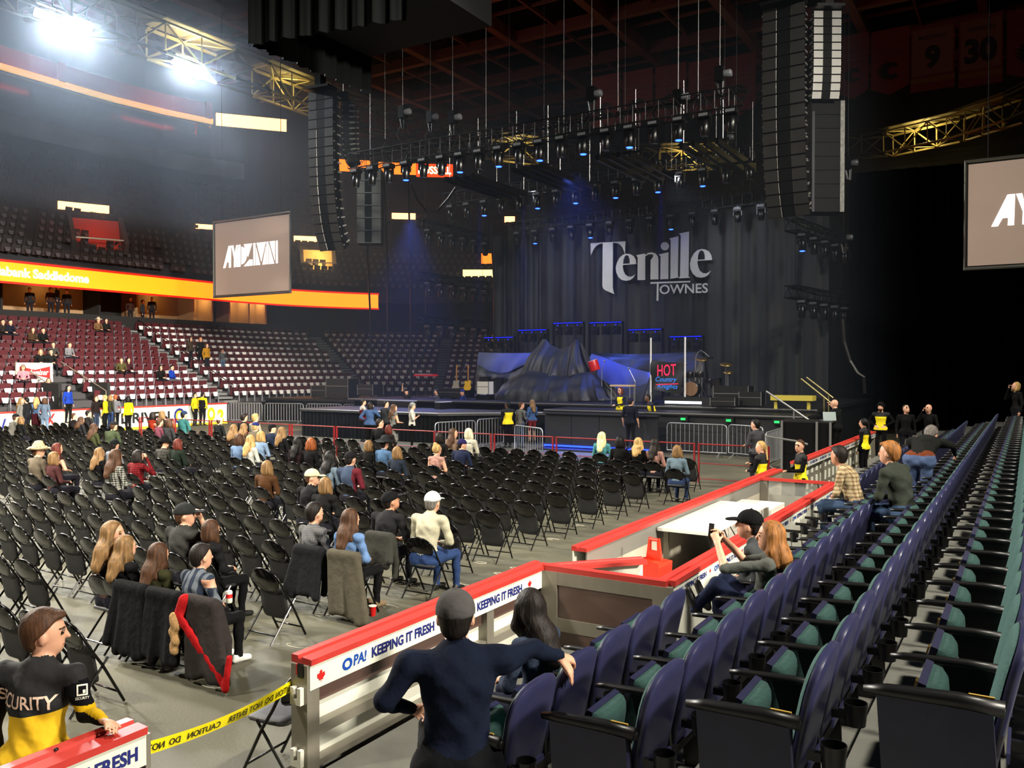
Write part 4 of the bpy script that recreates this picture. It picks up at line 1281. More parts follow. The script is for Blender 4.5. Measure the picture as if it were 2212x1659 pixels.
for q in (-14, -8.1, -5.5, -1.15, .35, 1.55, 2.87, 4.0):
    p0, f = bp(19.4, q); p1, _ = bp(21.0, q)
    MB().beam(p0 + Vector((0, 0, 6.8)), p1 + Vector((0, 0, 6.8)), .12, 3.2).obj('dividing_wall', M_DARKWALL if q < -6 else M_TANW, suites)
for li, (q, pw) in enumerate(((-11, 16), (-3.4, 18), (-.4, 70), (2.2, 70), (3.4, 80))):
    p, f = bp(20.2, q)
    point('suite_lamp_light', p + Vector((0, 0, 7.9)), pw, (1, .62, .22), .12)
    lt = tag(MB().lathe([(.14, 0), (.10, .12), (.02, .14)], 12, p + Vector((0, 0, 8.1))).obj('ceiling_lamp', mat('warm_lamp_glow', (1, .8, .45), .5, emit=6)), 'small warm ceiling lamp in a suite, %s from the left' % nth(li + 1), 'lamp', 'suite lamps')

# ribbon LED board
M_RIB = mat('ribbon_led_orange', (1.0, .46, .04), .5, emit=2.2, ecol=(1.0, .50, .06))
M_RIBE = mat('ribbon_led_red_edge', (.9, .08, .02), .5, emit=1.1)
M_RIBT = mat('ribbon_led_text', (1, .95, .7), .5, emit=6)
rb = thing('ribbon_board', 'long orange LED ribbon board across the far stand', 'led board')
sweep(rbox(16.4, 16.6, 7.53, 8.7), -32, 11.0).obj('led_face', M_RIB, rb)
sweep(rbox(16.38, 16.42, 8.62, 8.74), -32, 11.05).obj('led_edge', M_RIBE, rb)
sweep(rbox(16.38, 16.42, 7.49, 7.6), -32, 11.05).obj('led_edge', M_RIBE, rb)
mb = MB(); a0, a1 = at(-55, 590, X=-46.37), at(192, 600, X=-46.37)
put_text(mb, 'Scotiabank Saddledome', (-46.37, a0.y, 7.88), (0, 1, 0), (0, 0, 1), .5, a1.y - a0.y, .03); mb.obj('lettering', M_RIBT, rb)

# upper bowl: a dark stepped slope with faint seat pans in the first rows
ub = struct(bpy.data.objects.new('floor_upper_bowl', None)); COL.objects.link(ub)
for i in range(22):
    r = 17.0 + .86 * i; z = 8.9 + .593 * i
    sweep(rbox(r, r + .9, z - .8, z), -45, 75, step=2.6).obj('bowl_step', M_BOWL, ub)
def bowl_z(p):
    if p.x < CXB: r = CXB - p.x if p.y < CYB else math.hypot(p.x - CXB, p.y - CYB)
    else: r = p.y - CYB
    return 8.9 + (r - 17.0) * .69
def at_bowl(u, v, off=0.):
    t = 30.
    while t < 130:
        p = at(u, v, t=t)
        if p.z < bowl_z(p) + off: break
        t += .1
    return p
M_PANF = mat('faint_seat_pan', (.21, .20, .23), .6)
up = MB()
for i in range(0, 16):
    r, z = 17.35 + .86 * i, 8.9 + .593 * i
    q = -26.
    while q < 40:
        dq = .56 * (16 / r if q > 0 else 1)
        p, f = bp(r, q)
        if in_view(p + Vector((0, 0, z))) and rs.random() < .93 - .02 * i:
            lo = p + Vector((0, 0, z)); yw = yaw_of(f)
            far_copy(up, FS['backrest'], lo, yw, 0)
            far_copy(up, FS['pan_white'], lo, yw, 1 if i < 6 else 0)
        q += dq
stuff(up.obj('upper_bowl_seats', [mat('dark_bowl_seat', (.085, .07, .085), .8), M_PANF]), 'dim rows of seats climbing the dark upper bowl', 'seats')
# outer walls and roof
struct(sweep(rbox(37, 37.4, 10, 36), -60, 90, step=4).obj('wall_outer', M_DARKWALL))
struct(MB().box2((-75, -25, 34), (30, 85, 34.3)).obj('ceiling', mat('dark_roof_deck', (.06, .05, .05), .95)))
struct(MB().box2((16, -25, 0), (16.3, 85, 36)).obj('wall_near_side', M_DARKWALL))
struct(MB().box2((-75, -22, 0), (30, -21.7, 36)).obj('wall_rear', M_DARKWALL))
rf = struct(bpy.data.objects.new('ceiling_beams', None)); COL.objects.link(rf)
M_RBEAM = mat('rust_red_roof_beam', (.34, .17, .15), .8)
for i in range(9):
    x = -52 + 7 * i
    MB().box2((x, -5, 25.4), (x + .55, 72, 26.3)).obj('roof_beam', M_RBEAM, rf)
    MB().box2((x + 3.5, -5, 25.9), (x + 3.65, 72, 26.2)).obj('roof_purlin', M_RBEAM, rf)
for j in range(11):
    y = 5 + 6.5 * j
    MB().box2((-56, y, 25.5), (14, y + .5, 26.2)).obj('roof_beam', M_RBEAM, rf)
    MB().box2((-56, y + 3.2, 26.0), (14, y + 3.32, 26.2)).obj('roof_purlin', M_RBEAM, rf)
for x, y in ((-30, 20), (-12, 30), (-30, 45), (-8, 48)):
    area('red_house_light', (x, y, 19), (x, y, 30), 6, 70, (1, .22, .12))

# upper red-lit suites at the top left
us = struct(bpy.data.objects.new('wall_upper_suites', None)); COL.objects.link(us)
M_REDW = mat('red_suite_wall', (.62, .06, .06), .7, emit=.06, ecol=(.9, .05, .04))
sweep(rbox(33.6, 33.9, 25.0, 26.3), -40, 5.2, step=2).obj('red_band', mat('red_fascia', (.55, .05, .06), .7), us)
sweep(rbox(33.4, 33.7, 24.55, 24.95), -40, 5.2, step=2).obj('light_strip', mat('amber_strip_light', (1, .80, .36), .5, emit=.6), us)
sweep(rbox(33.9, 34.3, 21.4, 24.5), -40, 5.2, step=2).obj('suite_windows', mat('dark_window', (.04, .05, .06), .15), us)
sweep(rbox(33.2, 33.7, 20.0, 21.4), -40, 6.5, step=2).obj('parapet', mat('grey_parapet', (.30, .29, .29), .8, noise=(.3, .3)), us)
for q in (-18, -10, -2, 5):
    p, f = bp(33.4, q)
    MB().box(p + Vector((0, 0, 25.6)), (.5, .3, 1.4), rot_z(yaw_of(f))).obj('red_divider', MATS['red_fascia'], us)
for q in (-13, -5, 3):
    p, f = bp(31.6, q)
    area('red_suite_light', p + Vector((0, 0, 24.2)), tuple(bp(34, q)[0] + Vector((0, 0, 26.5))), 4, 50, (1, .06, .05), .5)
for u, v in ((25, 190), (75, 205)):
    p = at(u, v, t=66)
    point('suite_lamp_light', p, 50, (1, .7, .35), .1)
def lit_sign(u0, v0, u1, v1, name, label, m, txt=None, tm=None, off=-.4, dep=None, tcol=None):
    """glowing sign box on the bowl, facing the floor"""
    c = at_bowl((u0 + u1) / 2, (v0 + v1) / 2, .6) if dep is None else at((u0 + u1) / 2, (v0 + v1) / 2, t=dep)
    t = (c - EYE).dot(FWD)
    wd = (u1 - u0) / F * t; ht = (v1 - v0) / F * t
    f = Vector((-17 - c.x, 22 - c.y, 0)).normalized()
    face = -(RIGHT.cross(Vector((0, 0, 1)))).normalized()
    f = (f + Vector((-c.x, -c.y, 0)).normalized()).normalized()
    u_ = Vector((0, 0, 1)).cross(f).normalized()
    wd = wd / max(.5, abs(u_.dot(RIGHT)))
    s_ = thing(name, label, 'sign')
    MB().prism([(-.5, -.5), (.5, -.5), (.5, .5), (-.5, .5)], c, u_ * wd, (0, 0, ht), .25).obj('sign_face', m, s_)
    MB().prism([(-.52, .5), (.52, .5), (.52, .62), (-.52, .62)], c, u_ * wd, (0, 0, ht), .3).obj('housing', M_DARKWALL, s_)
    if txt:
        mb = MB(); put_text(mb, txt, c + f * .14 - u_ * (wd * .45) - Vector((0, 0, ht * .3)), u_, (0, 0, 1), ht * .6, wd * .9, .02)
        mb.obj('lettering', tm, s_)
    return s_, c, u_, f, wd, ht
M_ORA = mat('orange_lit_panel', (1, .42, .10), .5, emit=2.4, ecol=(1, .45, .12))
M_ORW = mat('white_hot_panel', (1, .75, .5), .5, emit=5, ecol=(1, .66, .40))
M_LEDR = mat('red_led_text', (1, .25, .05), .5, emit=4)
lit_sign(365, 262, 420, 290, 'led_sign', 'small red LED sign under the upper suites', mat('dark_red_panel', (.25, .05, .04), .6, emit=.15, ecol=(.9, .1, .05)), 'Scotiabank', M_LEDR, dep=74)
lit_sign(475, 252, 612, 277, 'lit_panel_sign', 'long white-orange lit panel high in the corner', M_ORW, dep=76)
lit_sign(722, 346, 800, 370, 'lit_panel_sign', 'orange lit panel behind the left side speaker hang', M_ORA, dep=74)
lit_sign(818, 352, 898, 376, 'lit_panel_sign', 'orange lit panel left of the white-lettered one', M_ORA, dep=75)
lit_sign(900, 355, 978, 382, 'lit_panel_sign', 'orange panel with white lettering under the front truss', mat('red_orange_panel', (1, .25, .07), .5, emit=2.0), 'RUSSELL', M_RIBT, dep=76)
def portal(u0, v0, u1, v1, label, o=None, glow=(1, .12, .08), power=60, lab2=None, plab='', pm=None):
    s_, c, u_, f, wd, ht = lit_sign(u0, v0, u1, v1, 'portal_sign', label, M_ORW)
    if o:
        p = thing('portal', plab, 'doorway')
        a, b = at_bowl(o[0], o[1], .2), at_bowl(o[2], o[3], .2)
        tt = (c - EYE).dot(FWD)
        w2, h2 = (o[2] - o[0]) / F * tt, (o[3] - o[1]) / F * tt
        cc = at((o[0] + o[2]) / 2, (o[1] + o[3]) / 2, t=tt - 3.2)
        for sg in (-1, 1):
            MB().beam(cc + u_ * (sg * w2 / 2) - Vector((0, 0, h2 / 2)) + f * .6, cc + u_ * (sg * w2 / 2) + Vector((0, 0, h2 / 2)) - f * 1.6, .25, .8).obj('side_wall', M_DKCONC, p)
        MB().prism([(-.5, -.5), (.5, -.5), (.5, .5), (-.5, .5)], cc - f * 1.0, u_ * w2, Vector((0, 0, h2)) - f * .8, .1).obj('back_panel', pm or mat('portal_wall_red', (.55, .16, .12), .8), p)
        MB().beam(cc - u_ * (w2 / 2) - Vector((0, 0, h2 * .22)) + f * .4, cc + u_ * (w2 / 2) - Vector((0, 0, h2 * .22)) + f * .4, .08, .08).obj('hand_rail', M_STEEL, p)
        point('portal_light', cc + f * .4 + Vector((0, 0, h2 * .42)), power, glow, .2)
portal(140, 440, 222, 456, 'glowing white-orange sign over the leftmost red portal', (165, 470, 262, 535), (1, .14, .08), 70, plab='red-lit stair portal in the upper bowl at left')
portal(427, 486, 478, 495, 'glowing sign strip behind the left video screen')
portal(637, 511, 700, 522, 'glowing sign strip right of the left video screen', (655, 537, 720, 580), (1, .6, .22), 420, pm=mat('portal_wall_tan', (.70, .58, .38), .8, noise=(.8, .5)), plab='warm-lit portal between video screen and speaker hang')
portal(847, 461, 897, 473, 'glowing sign behind the left light ladders')
portal(1090, 468, 1112, 480, 'tiny glowing sign left of the backdrop top')
portal(1988, 402, 2062, 419, 'glowing sign left of the right video screen', (1985, 425, 2050, 470), (1, .12, .08), 25, plab='dim red portal left of the right video screen')
lit_sign(1040, 548, 1092, 570, 'lit_panel_sign', 'square orange sign beside the backdrop', M_ORA)
s_, c, u_, f, wd, ht = lit_sign(1000, 583, 1092, 598, 'lit_window_strip', 'yellow lit window strip below the square orange sign', mat('yellow_window', (1, .85, .5), .5, emit=3))

# catwalk truss ring with floodlights
M_CAT = mat('lit_truss_yellow', (.66, .60, .38), .6)
def lattice(mb, p0, p1, size, r=.05, n=None, up=None):
    p0, p1 = Vector(p0), Vector(p1)
    d = (p1 - p0); L = d.length; d.normalize()
    x = d.cross(Vector((0, 0, 1))).normalized(); z = x.cross(d)
    h = size / 2
    cs = [x * h * a + z * h * b for a, b in ((-1, -1), (1, -1), (1, 1), (-1, 1))]
    for c_ in cs: mb.tube([p0 + c_, p1 + c_], r, 5)
    n = n or max(1, int(L / size))
    for i in range(n):
        a, b = p0 + d * (L * i / n), p0 + d * (L * (i + 1) / n)
        for k in range(4):
            c0, c1 = cs[k], cs[(k + 1) % 4]
            if (i + k) % 2: c0, c1 = c1, c0
            mb.tube([a + c0, b + c1], r * .55, 4, caps=False)
        mb.tube([a + c_ for c_ in cs], r * .55, 4, closed=True)
    return mb
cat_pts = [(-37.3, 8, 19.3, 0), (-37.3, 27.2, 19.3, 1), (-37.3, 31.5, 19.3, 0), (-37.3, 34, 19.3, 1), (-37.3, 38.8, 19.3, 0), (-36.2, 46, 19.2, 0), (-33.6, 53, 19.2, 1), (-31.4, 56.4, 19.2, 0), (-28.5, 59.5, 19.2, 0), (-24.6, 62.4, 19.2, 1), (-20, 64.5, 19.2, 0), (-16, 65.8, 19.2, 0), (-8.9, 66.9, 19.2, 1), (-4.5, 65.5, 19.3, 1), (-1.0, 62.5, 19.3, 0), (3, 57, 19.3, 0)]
M_CATSHADE = mat('unlit_truss_shade', (.13, .125, .10), .7)  # darker copy of the truss colour, standing in for its unlit stretches
cw = thing('catwalk_truss', 'pale lattice catwalk ringing the arena under the roof', 'truss')
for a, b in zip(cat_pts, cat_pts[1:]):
    m_ = M_CAT if a[3] else M_CATSHADE
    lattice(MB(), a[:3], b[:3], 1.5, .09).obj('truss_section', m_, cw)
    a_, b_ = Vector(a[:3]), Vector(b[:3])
    MB().beam(a_ + Vector((0, 0, 1.0)), b_ + Vector((0, 0, 1.0)), 1.7, .06).obj('walkway_deck', mat('lit_deck_tan', (.50, .46, .32), .8) if a[3] else M_CATSHADE, cw)
for p, pw in (((-37.3, 29.4, 19.5), 200), ((-37.3, 36.2, 19.5), 90), ((-32.6, 54.6, 19.3), 120), ((-22.5, 63.4, 19.3), 160), ((-6.5, 66.2, 19.4), 220)):
    point('catwalk_lamp_light', p, pw, (1, .80, .32), .25)
for i, (x, y, z) in enumerate(FLOODS):
    fl = thing('floodlight', ['blinding white floodlight bank at the top left corner', 'bright floodlight on the lattice catwalk right of the blinding bank'][i], 'floodlight')
    n_ = 3 if i == 0 else 2
    for k in range(n_):
        cy = y - .9 * (n_ - 1) / 2 + .9 * k
        MB().box((x - .1, cy, z + .1), (.5, .8, .6), Matrix.Rotation(math.radians(35), 3, 'Y')).obj('lamp_housing', BLACKM, fl)
        MB().box((x + .22, cy, z - .13), (.06, .76, .56), Matrix.Rotation(math.radians(35), 3, 'Y')).obj('lamp_face', mat('flood_face', (1, 1, .95), .5, emit=140), fl)
for (x, y, z), (u, v), pw in ((FLOODS[0], (430, 480), 26000), (FLOODS[0], (190, 330), 14000), (FLOODS[1], (560, 470), 7000)):
    spot('flood_beam_light', (x + .35, y, z - .3), at(u, v, t=36), pw, (.80, .90, 1), 16, .7, .5)
# draped scoreboard box pulled up to the roof
sb = thing('draped_scoreboard', 'black-draped scoreboard pulled up towards the roof', 'scoreboard')
def drape(p0, p1, z0, z1, folds, amp, m, name, parent, nv=6, bottom=None):
    p0, p1 = Vector(p0), Vector(p1)
    d = p1 - p0; n = d.normalized().cross(Vector((0, 0, 1)))
    L = d.length; rr = random.Random(int(L * 100) + folds)
    ph = [rr.uniform(0, 6.28) for _ in range(4)]
    def fn(a, b):
        w = math.sin(a * folds * 6.283 + ph[0]) + .5 * math.sin(a * folds * 2.37 * 6.283 + ph[1]) + .4 * math.sin(a * folds * .41 * 6.283 + ph[2] + b * 1.2)
        q = p0 + d * a + n * (amp * w * (1.0 - .35 * b))
        zb = z0 if bottom is None else bottom(a)
        return (q.x, q.y, zb + (z1 - zb) * b)
    return MB().grid(fn, max(24, int(folds * 9)), nv).obj(name, m, parent, smooth=True)
M_SBD = mat('black_drape_cloth', (.035, .04, .04), .9, spec=.05)
drape((-22.0, 19.6, 0), (-16.2, 20.6, 0), 13.6, 22, 9, .10, M_SBD, 'drape_front', sb)
drape((-22.0, 25.6, 0), (-22.0, 19.6, 0), 13.6, 22, 9, .10, M_SBD, 'drape_side', sb)
MB().box2((-21.9, 20.2, 15.0), (-16.3, 25.4, 22)).obj('scoreboard_body', M_DARKWALL, sb)

# hanging banners near the roof, right
M_BAN = mat('banner_red', (.42, .09, .08), .85)
M_BANW = mat('banner_pale', (.47, .24, .20), .85)
M_BAND = mat('banner_dark_print', (.12, .04, .05), .85)
def flame_c(mb, o, s):
    pts = []
    for i in range(15):
        a = math.radians(40 + 280 * i / 14); pts.append((math.cos(a), math.sin(a)))
    for i in range(15):
        a = math.radians(320 - 280 * i / 14); pts.append((.5 * math.cos(a) + .08, .5 * math.sin(a)))
    for i in range(14):
        q = [pts[i], pts[i + 1], pts[28 - i], pts[29 - i]]
        mb.add([Vector(o) + Vector((x * s, 0, z * s)) for x, z in q], [(0, 1, 2, 3)])
    for k, (x, z, l) in enumerate(((-.2, .95, .5), (-.6, .75, .7), (-.9, .45, .75), (-1.0, .05, .7), (-.95, -.35, .6), (-.7, -.7, .45))):
        mb.add([Vector(o) + Vector((p[0] * s, 0, p[1] * s)) for p in ((x, z + .14), (x - l, z + .22), (x - l * .35, z - .02), (x - l * .8, z - .12), (x + .05, z - .18))], [(0, 1, 2, 3, 4)])
def banner(u0, u1, v0, v1, kind, label, Y=45.):
    a, b = at(u0, v0, Y=Y), at(u1, v1, Y=Y)
    x0, x1, z1 = a.x, b.x, at((u0 + u1) / 2, v0, Y=Y).z
    z0 = at((u0 + u1) / 2, v1, Y=Y).z
    t = thing('hanging_banner', label, 'banner')
    pt = (z1 - z0) * .12
    w = x1 - x0
    poly = [(0, 0), (0, z1 - z0), (w, z1 - z0), (w, 0)] if kind.isdigit() else [(0, pt), (0, z1 - z0), (w, z1 - z0), (w, pt), (w / 2, 0)]
    poly = poly[::-1]
    MB().prism(poly, (x0, Y, z0), (1, 0, 0), (0, 0, 1), .02).obj('cloth', M_BAN, t)
    H = z1 - z0
    if kind.isdigit():
        MB().box2((x0 + w * .04, Y - .022, z0 + H * .24), (x1 - w * .04, Y - .012, z1 - H * .06)).obj('pale_field', M_BANW, t)
        mb = MB(); wd = w * (.36 if len(kind) == 1 else .74)
        put_text(mb, kind, (x0 + w / 2 - wd / 2, Y - .03, z0 + H * .32), (1, 0, 0), (0, 0, 1), H * .36, wd, .05)
        put_text(mb, 'McDONALD' if kind == '9' else 'VERNON', (x0 + w * .18, Y - .03, z0 + H * .78), (1, 0, 0), (0, 0, 1), H * .06, w * .64, .01)
        mb.obj('number_print', M_BAND, t)
        MB().box2((x0, Y - .024, z0 + H * .12), (x1, Y - .012, z0 + H * .20)).obj('stripe', mat('banner_gold', (.45, .22, .07), .8), t)
    else:
        mb = MB(); flame_c(mb, (x0 + w * .53, Y - .03, z0 + H * .36), w * .24); mb.obj('flaming_letter_print', M_BAND, t)
        mb = MB(); put_text(mb, 'SMYTHE DIVISION', (x0 + w * .12, Y - .03, z0 + H * .66), (1, 0, 0), (0, 0, 1), H * .045, w * .76); put_text(mb, 'CHAMPIONS', (x0 + w * .2, Y - .03, z0 + H * .58), (1, 0, 0), (0, 0, 1), H * .045, w * .6); mb.obj('lettering', M_BANW, t)
banner(1968, 2062, 52, 194, '9', 'red banner with the single-digit number 9 near the roof')
banner(2072, 2166, 32, 184, '30', 'red banner with the two-digit number 30 near the roof')
banner(2176, 2285, 14, 170, 'c', 'red pennant cut by the right edge of the frame')
banner(1882, 1964, 62, 205, 'c', 'red pennant with dark flaming letter left of the number 9')
banner(1812, 1876, 74, 214, 'c', 'red pennant half behind the white speaker hang')
for k, (u0, u1) in enumerate(((1562, 1632), (1488, 1556), (1416, 1482), (1346, 1410), (1278, 1340))):
    banner(u0, u1, 118 + 11 * k, 250 + 8 * k, 'c', ['dim red pennant nearest the right speaker array', 'second dim pennant left of the right speaker array', 'third dim pennant left of the right speaker array', 'fourth dim pennant left of the right speaker array', 'leftmost dim red pennant above the front truss'][k])
# video screens
def video_screen(x0, x1, Y, z0, z1, label, lm=None):
    t = thing('video_screen', label, 'screen')
    MB().box2((x0, Y, z0), (x1, Y + .03, z1)).obj('projection_surface', mat('screen_glow', (.55, .48, .43), .6, emit=.30, ecol=(.80, .68, .60)), t)
    m_ = .10
    MB().tube([(x0 - m_, Y - .02, z0 - m_), (x1 + m_, Y - .02, z0 - m_), (x1 + m_, Y - .02, z1 + m_), (x0 - m_, Y - .02, z1 + m_)], .07, 8, closed=True).obj('truss_frame', mat('screen_frame_alu', (.5, .5, .47), .35, .8), t)
    fr = MB()
    for a, b, c_, d in ((x0 - m_, x1 + m_, z0 - m_, z0), (x0 - m_, x1 + m_, z1, z1 + m_), (x0 - m_, x0, z0, z1), (x1, x1 + m_, z0, z1)):
        fr.box2((a, Y - .005, c_), (b, Y + .02, d))
    fr.obj('border', M_BLKPL, t)
    W, Hh = (x1 - x0), (z1 - z0)
    u_, v_ = Vector((W * .74, 0, 0)), Vector((W * .16 * .18 * 0, 0, Hh * .30))
    o = Vector((x0 + W * .115, Y - .02, z0 + Hh * .37))
    polys = [[(0, 0), (.105, 1), (.155, 1), (.15, 0), (.108, 0), (.111, .25), (.075, .25), (.045, 0)], [(.16, 1), (.2, 1), (.22, .62), (.25, 1), (.285, 1), (.242, .4), (.24, 0), (.202, 0), (.204, .42)],
             [(.252, 0), (.33, 0), (.33, 1), (.30, 1), (.252, .5)], [(.345, .1)] + [(.345 + .1 * math.cos(math.radians(a)), .5 + .4 * math.sin(math.radians(a))) for a in range(-90, 91, 15)] + [(.345, .9)],
             [(.39, 1), (.545, 1), (.47, .42), (.46, .42)], [(.39, 0), (.55, 0), (.55, .28), (.49, .28)], [(.565, 0), (.605, 0), (.605, 1), (.565, 1)],
             [(.625, 1), (.79, 1), (.708, .12)], [(.615, 0), (.69, 0), (.615, .82)], [(.726, 0), (.79, 0), (.79, .82)], [(.80, 0), (.836, 0), (.836, 1), (.80, 1)],
             [(.855, 1), (.95, 1), (.95, .1)], [(.845, 0), (.938, 0), (.845, .9)], [(.966, 0), (1, 0), (1, 1), (.966, 1)]]
    mb = MB()
    for p in polys: mb.add([o + u_ * a + v_ * b for a, b in p], [tuple(range(len(p)))])
    mb.obj('lettering', mat('screen_white_letters', (1, 1, 1), .5, emit=1.3), t)
    for x in (x0 + .6, x1 - .6): MB().tube([(x, Y, z1), (x, Y, 26)], .02, 5).obj('hanging_cable', BLACKM, t)
    return t
p0, p1 = at(446, 637, t=47.4), at(627, 480, t=44.6)
video_screen(p0.x + .15, p1.x - .1, 32.2, p0.z, p0.z + 4.0, 'hanging video screen with white block lettering, left of the stage')
p0 = at(2090, 575, Y=34.0); p1 = at(2090, 356, Y=34.0)
video_screen(p0.x, p0.x + 6.2, 34.0, p0.z, p1.z, 'hanging video screen cut by the right edge of the frame')
# ------------------------------------------------------------------ stage
M_DECK = mat('black_stage_deck', (.055, .055, .06), .45, noise=(2, .2))
M_SKIRT = mat('black_stage_skirt', (.045, .045, .05), .9, spec=.1)
M_NAVYB = mat('dark_barricade', (.06, .065, .085), .5)
M_ALU = mat('aluminium', (.62, .62, .62), .35, .8)
M_GALV = mat('galvanised_steel', (.60, .61, .62), .42, .6)
M_RAILR = mat('red_rail_paint', (.48, .055, .065), .5)
DZ, LZ, TZT = 1.57, 1.43, 1.22
st = thing('main_stage', 'wide black main stage deck in front of the curtain', 'stage')
MB().box2((-27.5, 30.3, DZ - .12), (-6.2, 42.6, DZ)).obj('deck', M_DECK, st)
MB().box2((-27.3, 30.5, 0), (-6.4, 42.4, DZ - .12)).obj('substructure', M_SKIRT, st)
MB().box2((-15.8, 28.3, LZ - .1), (-6.1, 30.3, LZ)).obj('front_ledge', M_DECK, st)
MB().box2((-15.7, 28.45, 0), (-6.2, 30.3, LZ - .1)).obj('ledge_face', M_NAVYB, st)
MB().box2((-15.8, 28.27, LZ - .05), (-6.1, 28.3, LZ - .01)).obj('edge_trim', M_ALU, st)
MB().box2((-27.5, 30.26, DZ - .05), (-6.2, 30.3, DZ - .01)).obj('edge_trim', M_ALU, st)
for x in (-10.4, -8.8, -7.2):
    MB().box2((x, 28.26, LZ - .30), (x + .30, 28.44, LZ - .12)).obj('sign_box', M_BLKPL, st)
    MB().box2((x + .06, 28.24, LZ - .25), (x + .22, 28.26, LZ - .18)).obj('green_exit_light', mat('green_glow', (.1, .9, .35), .5, emit=1.6), st)
th = thing('thrust_platform', 'black thrust platform with pleated skirt left of the stage front', 'stage')
MB().prism([(-27.4, 27.1), (-19.9, 27.1), (-16.2, 30.3), (-27.4, 30.3)], (0, 0, TZT - .06), (1, 0, 0), (0, 1, 0), .12).obj('deck', mat('grey_thrust_deck', (.20, .20, .21), .5, noise=(3, .1)), th)
drape((-27.4, 27.2, 0), (-20.0, 27.2, 0), .02, TZT - .1, 34, .03, M_SKIRT, 'skirt', th, 3)
drape((-19.95, 27.2, 0), (-16.3, 30.3, 0), .02, TZT - .1, 22, .03, M_SKIRT, 'skirt', th, 3)
drape((-27.4, 30.2, 0), (-27.4, 27.2, 0), .02, TZT - .1, 22, .03, M_SKIRT, 'skirt', th, 3)
MB().tube([(-27.4, 27.1, TZT - .03), (-19.9, 27.1, TZT - .03), (-16.2, 30.3, TZT - .03)], .03, 6).obj('edge_trim', M_ALU, th)
# navy front barricade with under-glow
bq = thing('stage_barricade', 'dark blue-lit crowd barricade in front of the stage', 'barricade')
for i in range(4):
    x = -15.4 + i * 1.12
    MB().box2((x, 27.65, .06), (x + 1.10, 27.72, 1.30)).obj('barricade_panel', M_NAVYB, bq)
MB().box2((-15.4, 27.5, 1.30), (-10.9, 27.8, 1.35)).obj('top_rail', M_NAVYB, bq)
MB().box2((-15.4, 27.0, .0), (-10.9, 28.0, .06)).obj('foot_plate', M_NAVYB, bq)
MB().box2((-15.4, 27.58, .10), (-10.9, 27.62, .16)).obj('blue_led_strip', mat('blue_led_line', (.1, .2, 1), .5, emit=6, ecol=(.08, .2, 1)), bq)
area('blue_kick_light', (-13.1, 27.5, .5), (-13.1, 25, 0), 4.4, 60, (.1, .2, 1), .2)
# riser blocks on deck and a long low wing deck at left
wg = thing('left_wing_deck', 'low black wing deck behind the steel barricades at left', 'stage')
MB().box2((-37, 33.8, 1.2), (-27.5, 39, 1.32)).obj('deck', M_DECK, wg)
drape((-37, 33.9, 0), (-27.5, 33.9, 0), .02, 1.2, 26, .03, M_SKIRT, 'skirt', wg, 3)
# foot-light bars along the thrust
def footbar(u0, v0, u1, v1, z, label, h=.28):
    a, b = at(u0, v0, Z=z), at(u1, v1, Z=z)
    t = thing('footlight_bar', label, 'light bar')
    MB().beam(a + Vector((0, 0, h / 2)), b + Vector((0, 0, h / 2)), .34, h).obj('housing', M_BLKPL, t)
    MB().beam(a + Vector((0, 0, h + .02)), b + Vector((0, 0, h + .02)), .30, .03).obj('pale_lid', mat('pale_lid', (.62, .63, .68), .4), t)
footbar(820, 878, 896, 881, TZT + .001, 'long footlight bar behind the standing people on the thrust')
footbar(932, 873, 998, 870, TZT + .001, 'footlight bar in the middle of the thrust', .34)
footbar(945, 884, 1014, 880, TZT + .001, 'second footlight bar at the thrust front edge')
footbar(1048, 879, 1090, 875, TZT + .001, 'footlight bar at the right edge of the thrust')
footbar(1026, 858, 1076, 854, DZ + .05, 'thin lit bar behind the thrust near the white amplifier', .06)

# backdrop curtain and lettering
M_CURT = mat('charcoal_curtain', (.115, .12, .125), .62, noise=(.8, .15))
YB = 42.0
cu = thing('backdrop_curtain', 'tall charcoal backdrop curtain with silver lettering', 'curtain')
xl, xr = at(1098, 600, Y=YB).x, at(1790, 600, Y=YB).x
drape((xl, YB, 0), (xr, YB, 0), DZ, 11.1, 17, .10, M_CURT, 'curtain_cloth', cu, 10)
drape((xl - .6, YB - .6, 0), (xl + 2.2, YB + .1, 0), DZ, 10.6, 3.2, .22, M_CURT, 'gathered_edge', cu, 10)
def CP(x, y, Y=YB - .42): return at(1260 + x / 7.373, 490 + y / 7.373, Y=Y)
M_SILV = mat('silver_vinyl', (.84, .84, .82), .4, .0, noise=(.45, .18))  # noise patches stand in for uneven reflection on the silver
def e_shape(dx, dy, k=1.):
    f = lambda L: [(685 + (x - 685) * k + dx, 645 + (y - 645) * k + dy) for x, y in L]
    return [f([(690, 428), (630, 445), (575, 495), (535, 570), (515, 650), (525, 730), (560, 800), (610, 845), (680, 860), (740, 850), (790, 815), (832, 750), (800, 775), (760, 795), (710, 790), (665, 755), (640, 700), (628, 640), (632, 590), (640, 520), (660, 465), (690, 445)]),
            f([(690, 428), (690, 445), (720, 465), (738, 520), (740, 582), (848, 585), (835, 520), (800, 465), (745, 435)]), f([(628, 590), (628, 605), (848, 592), (848, 578)])]
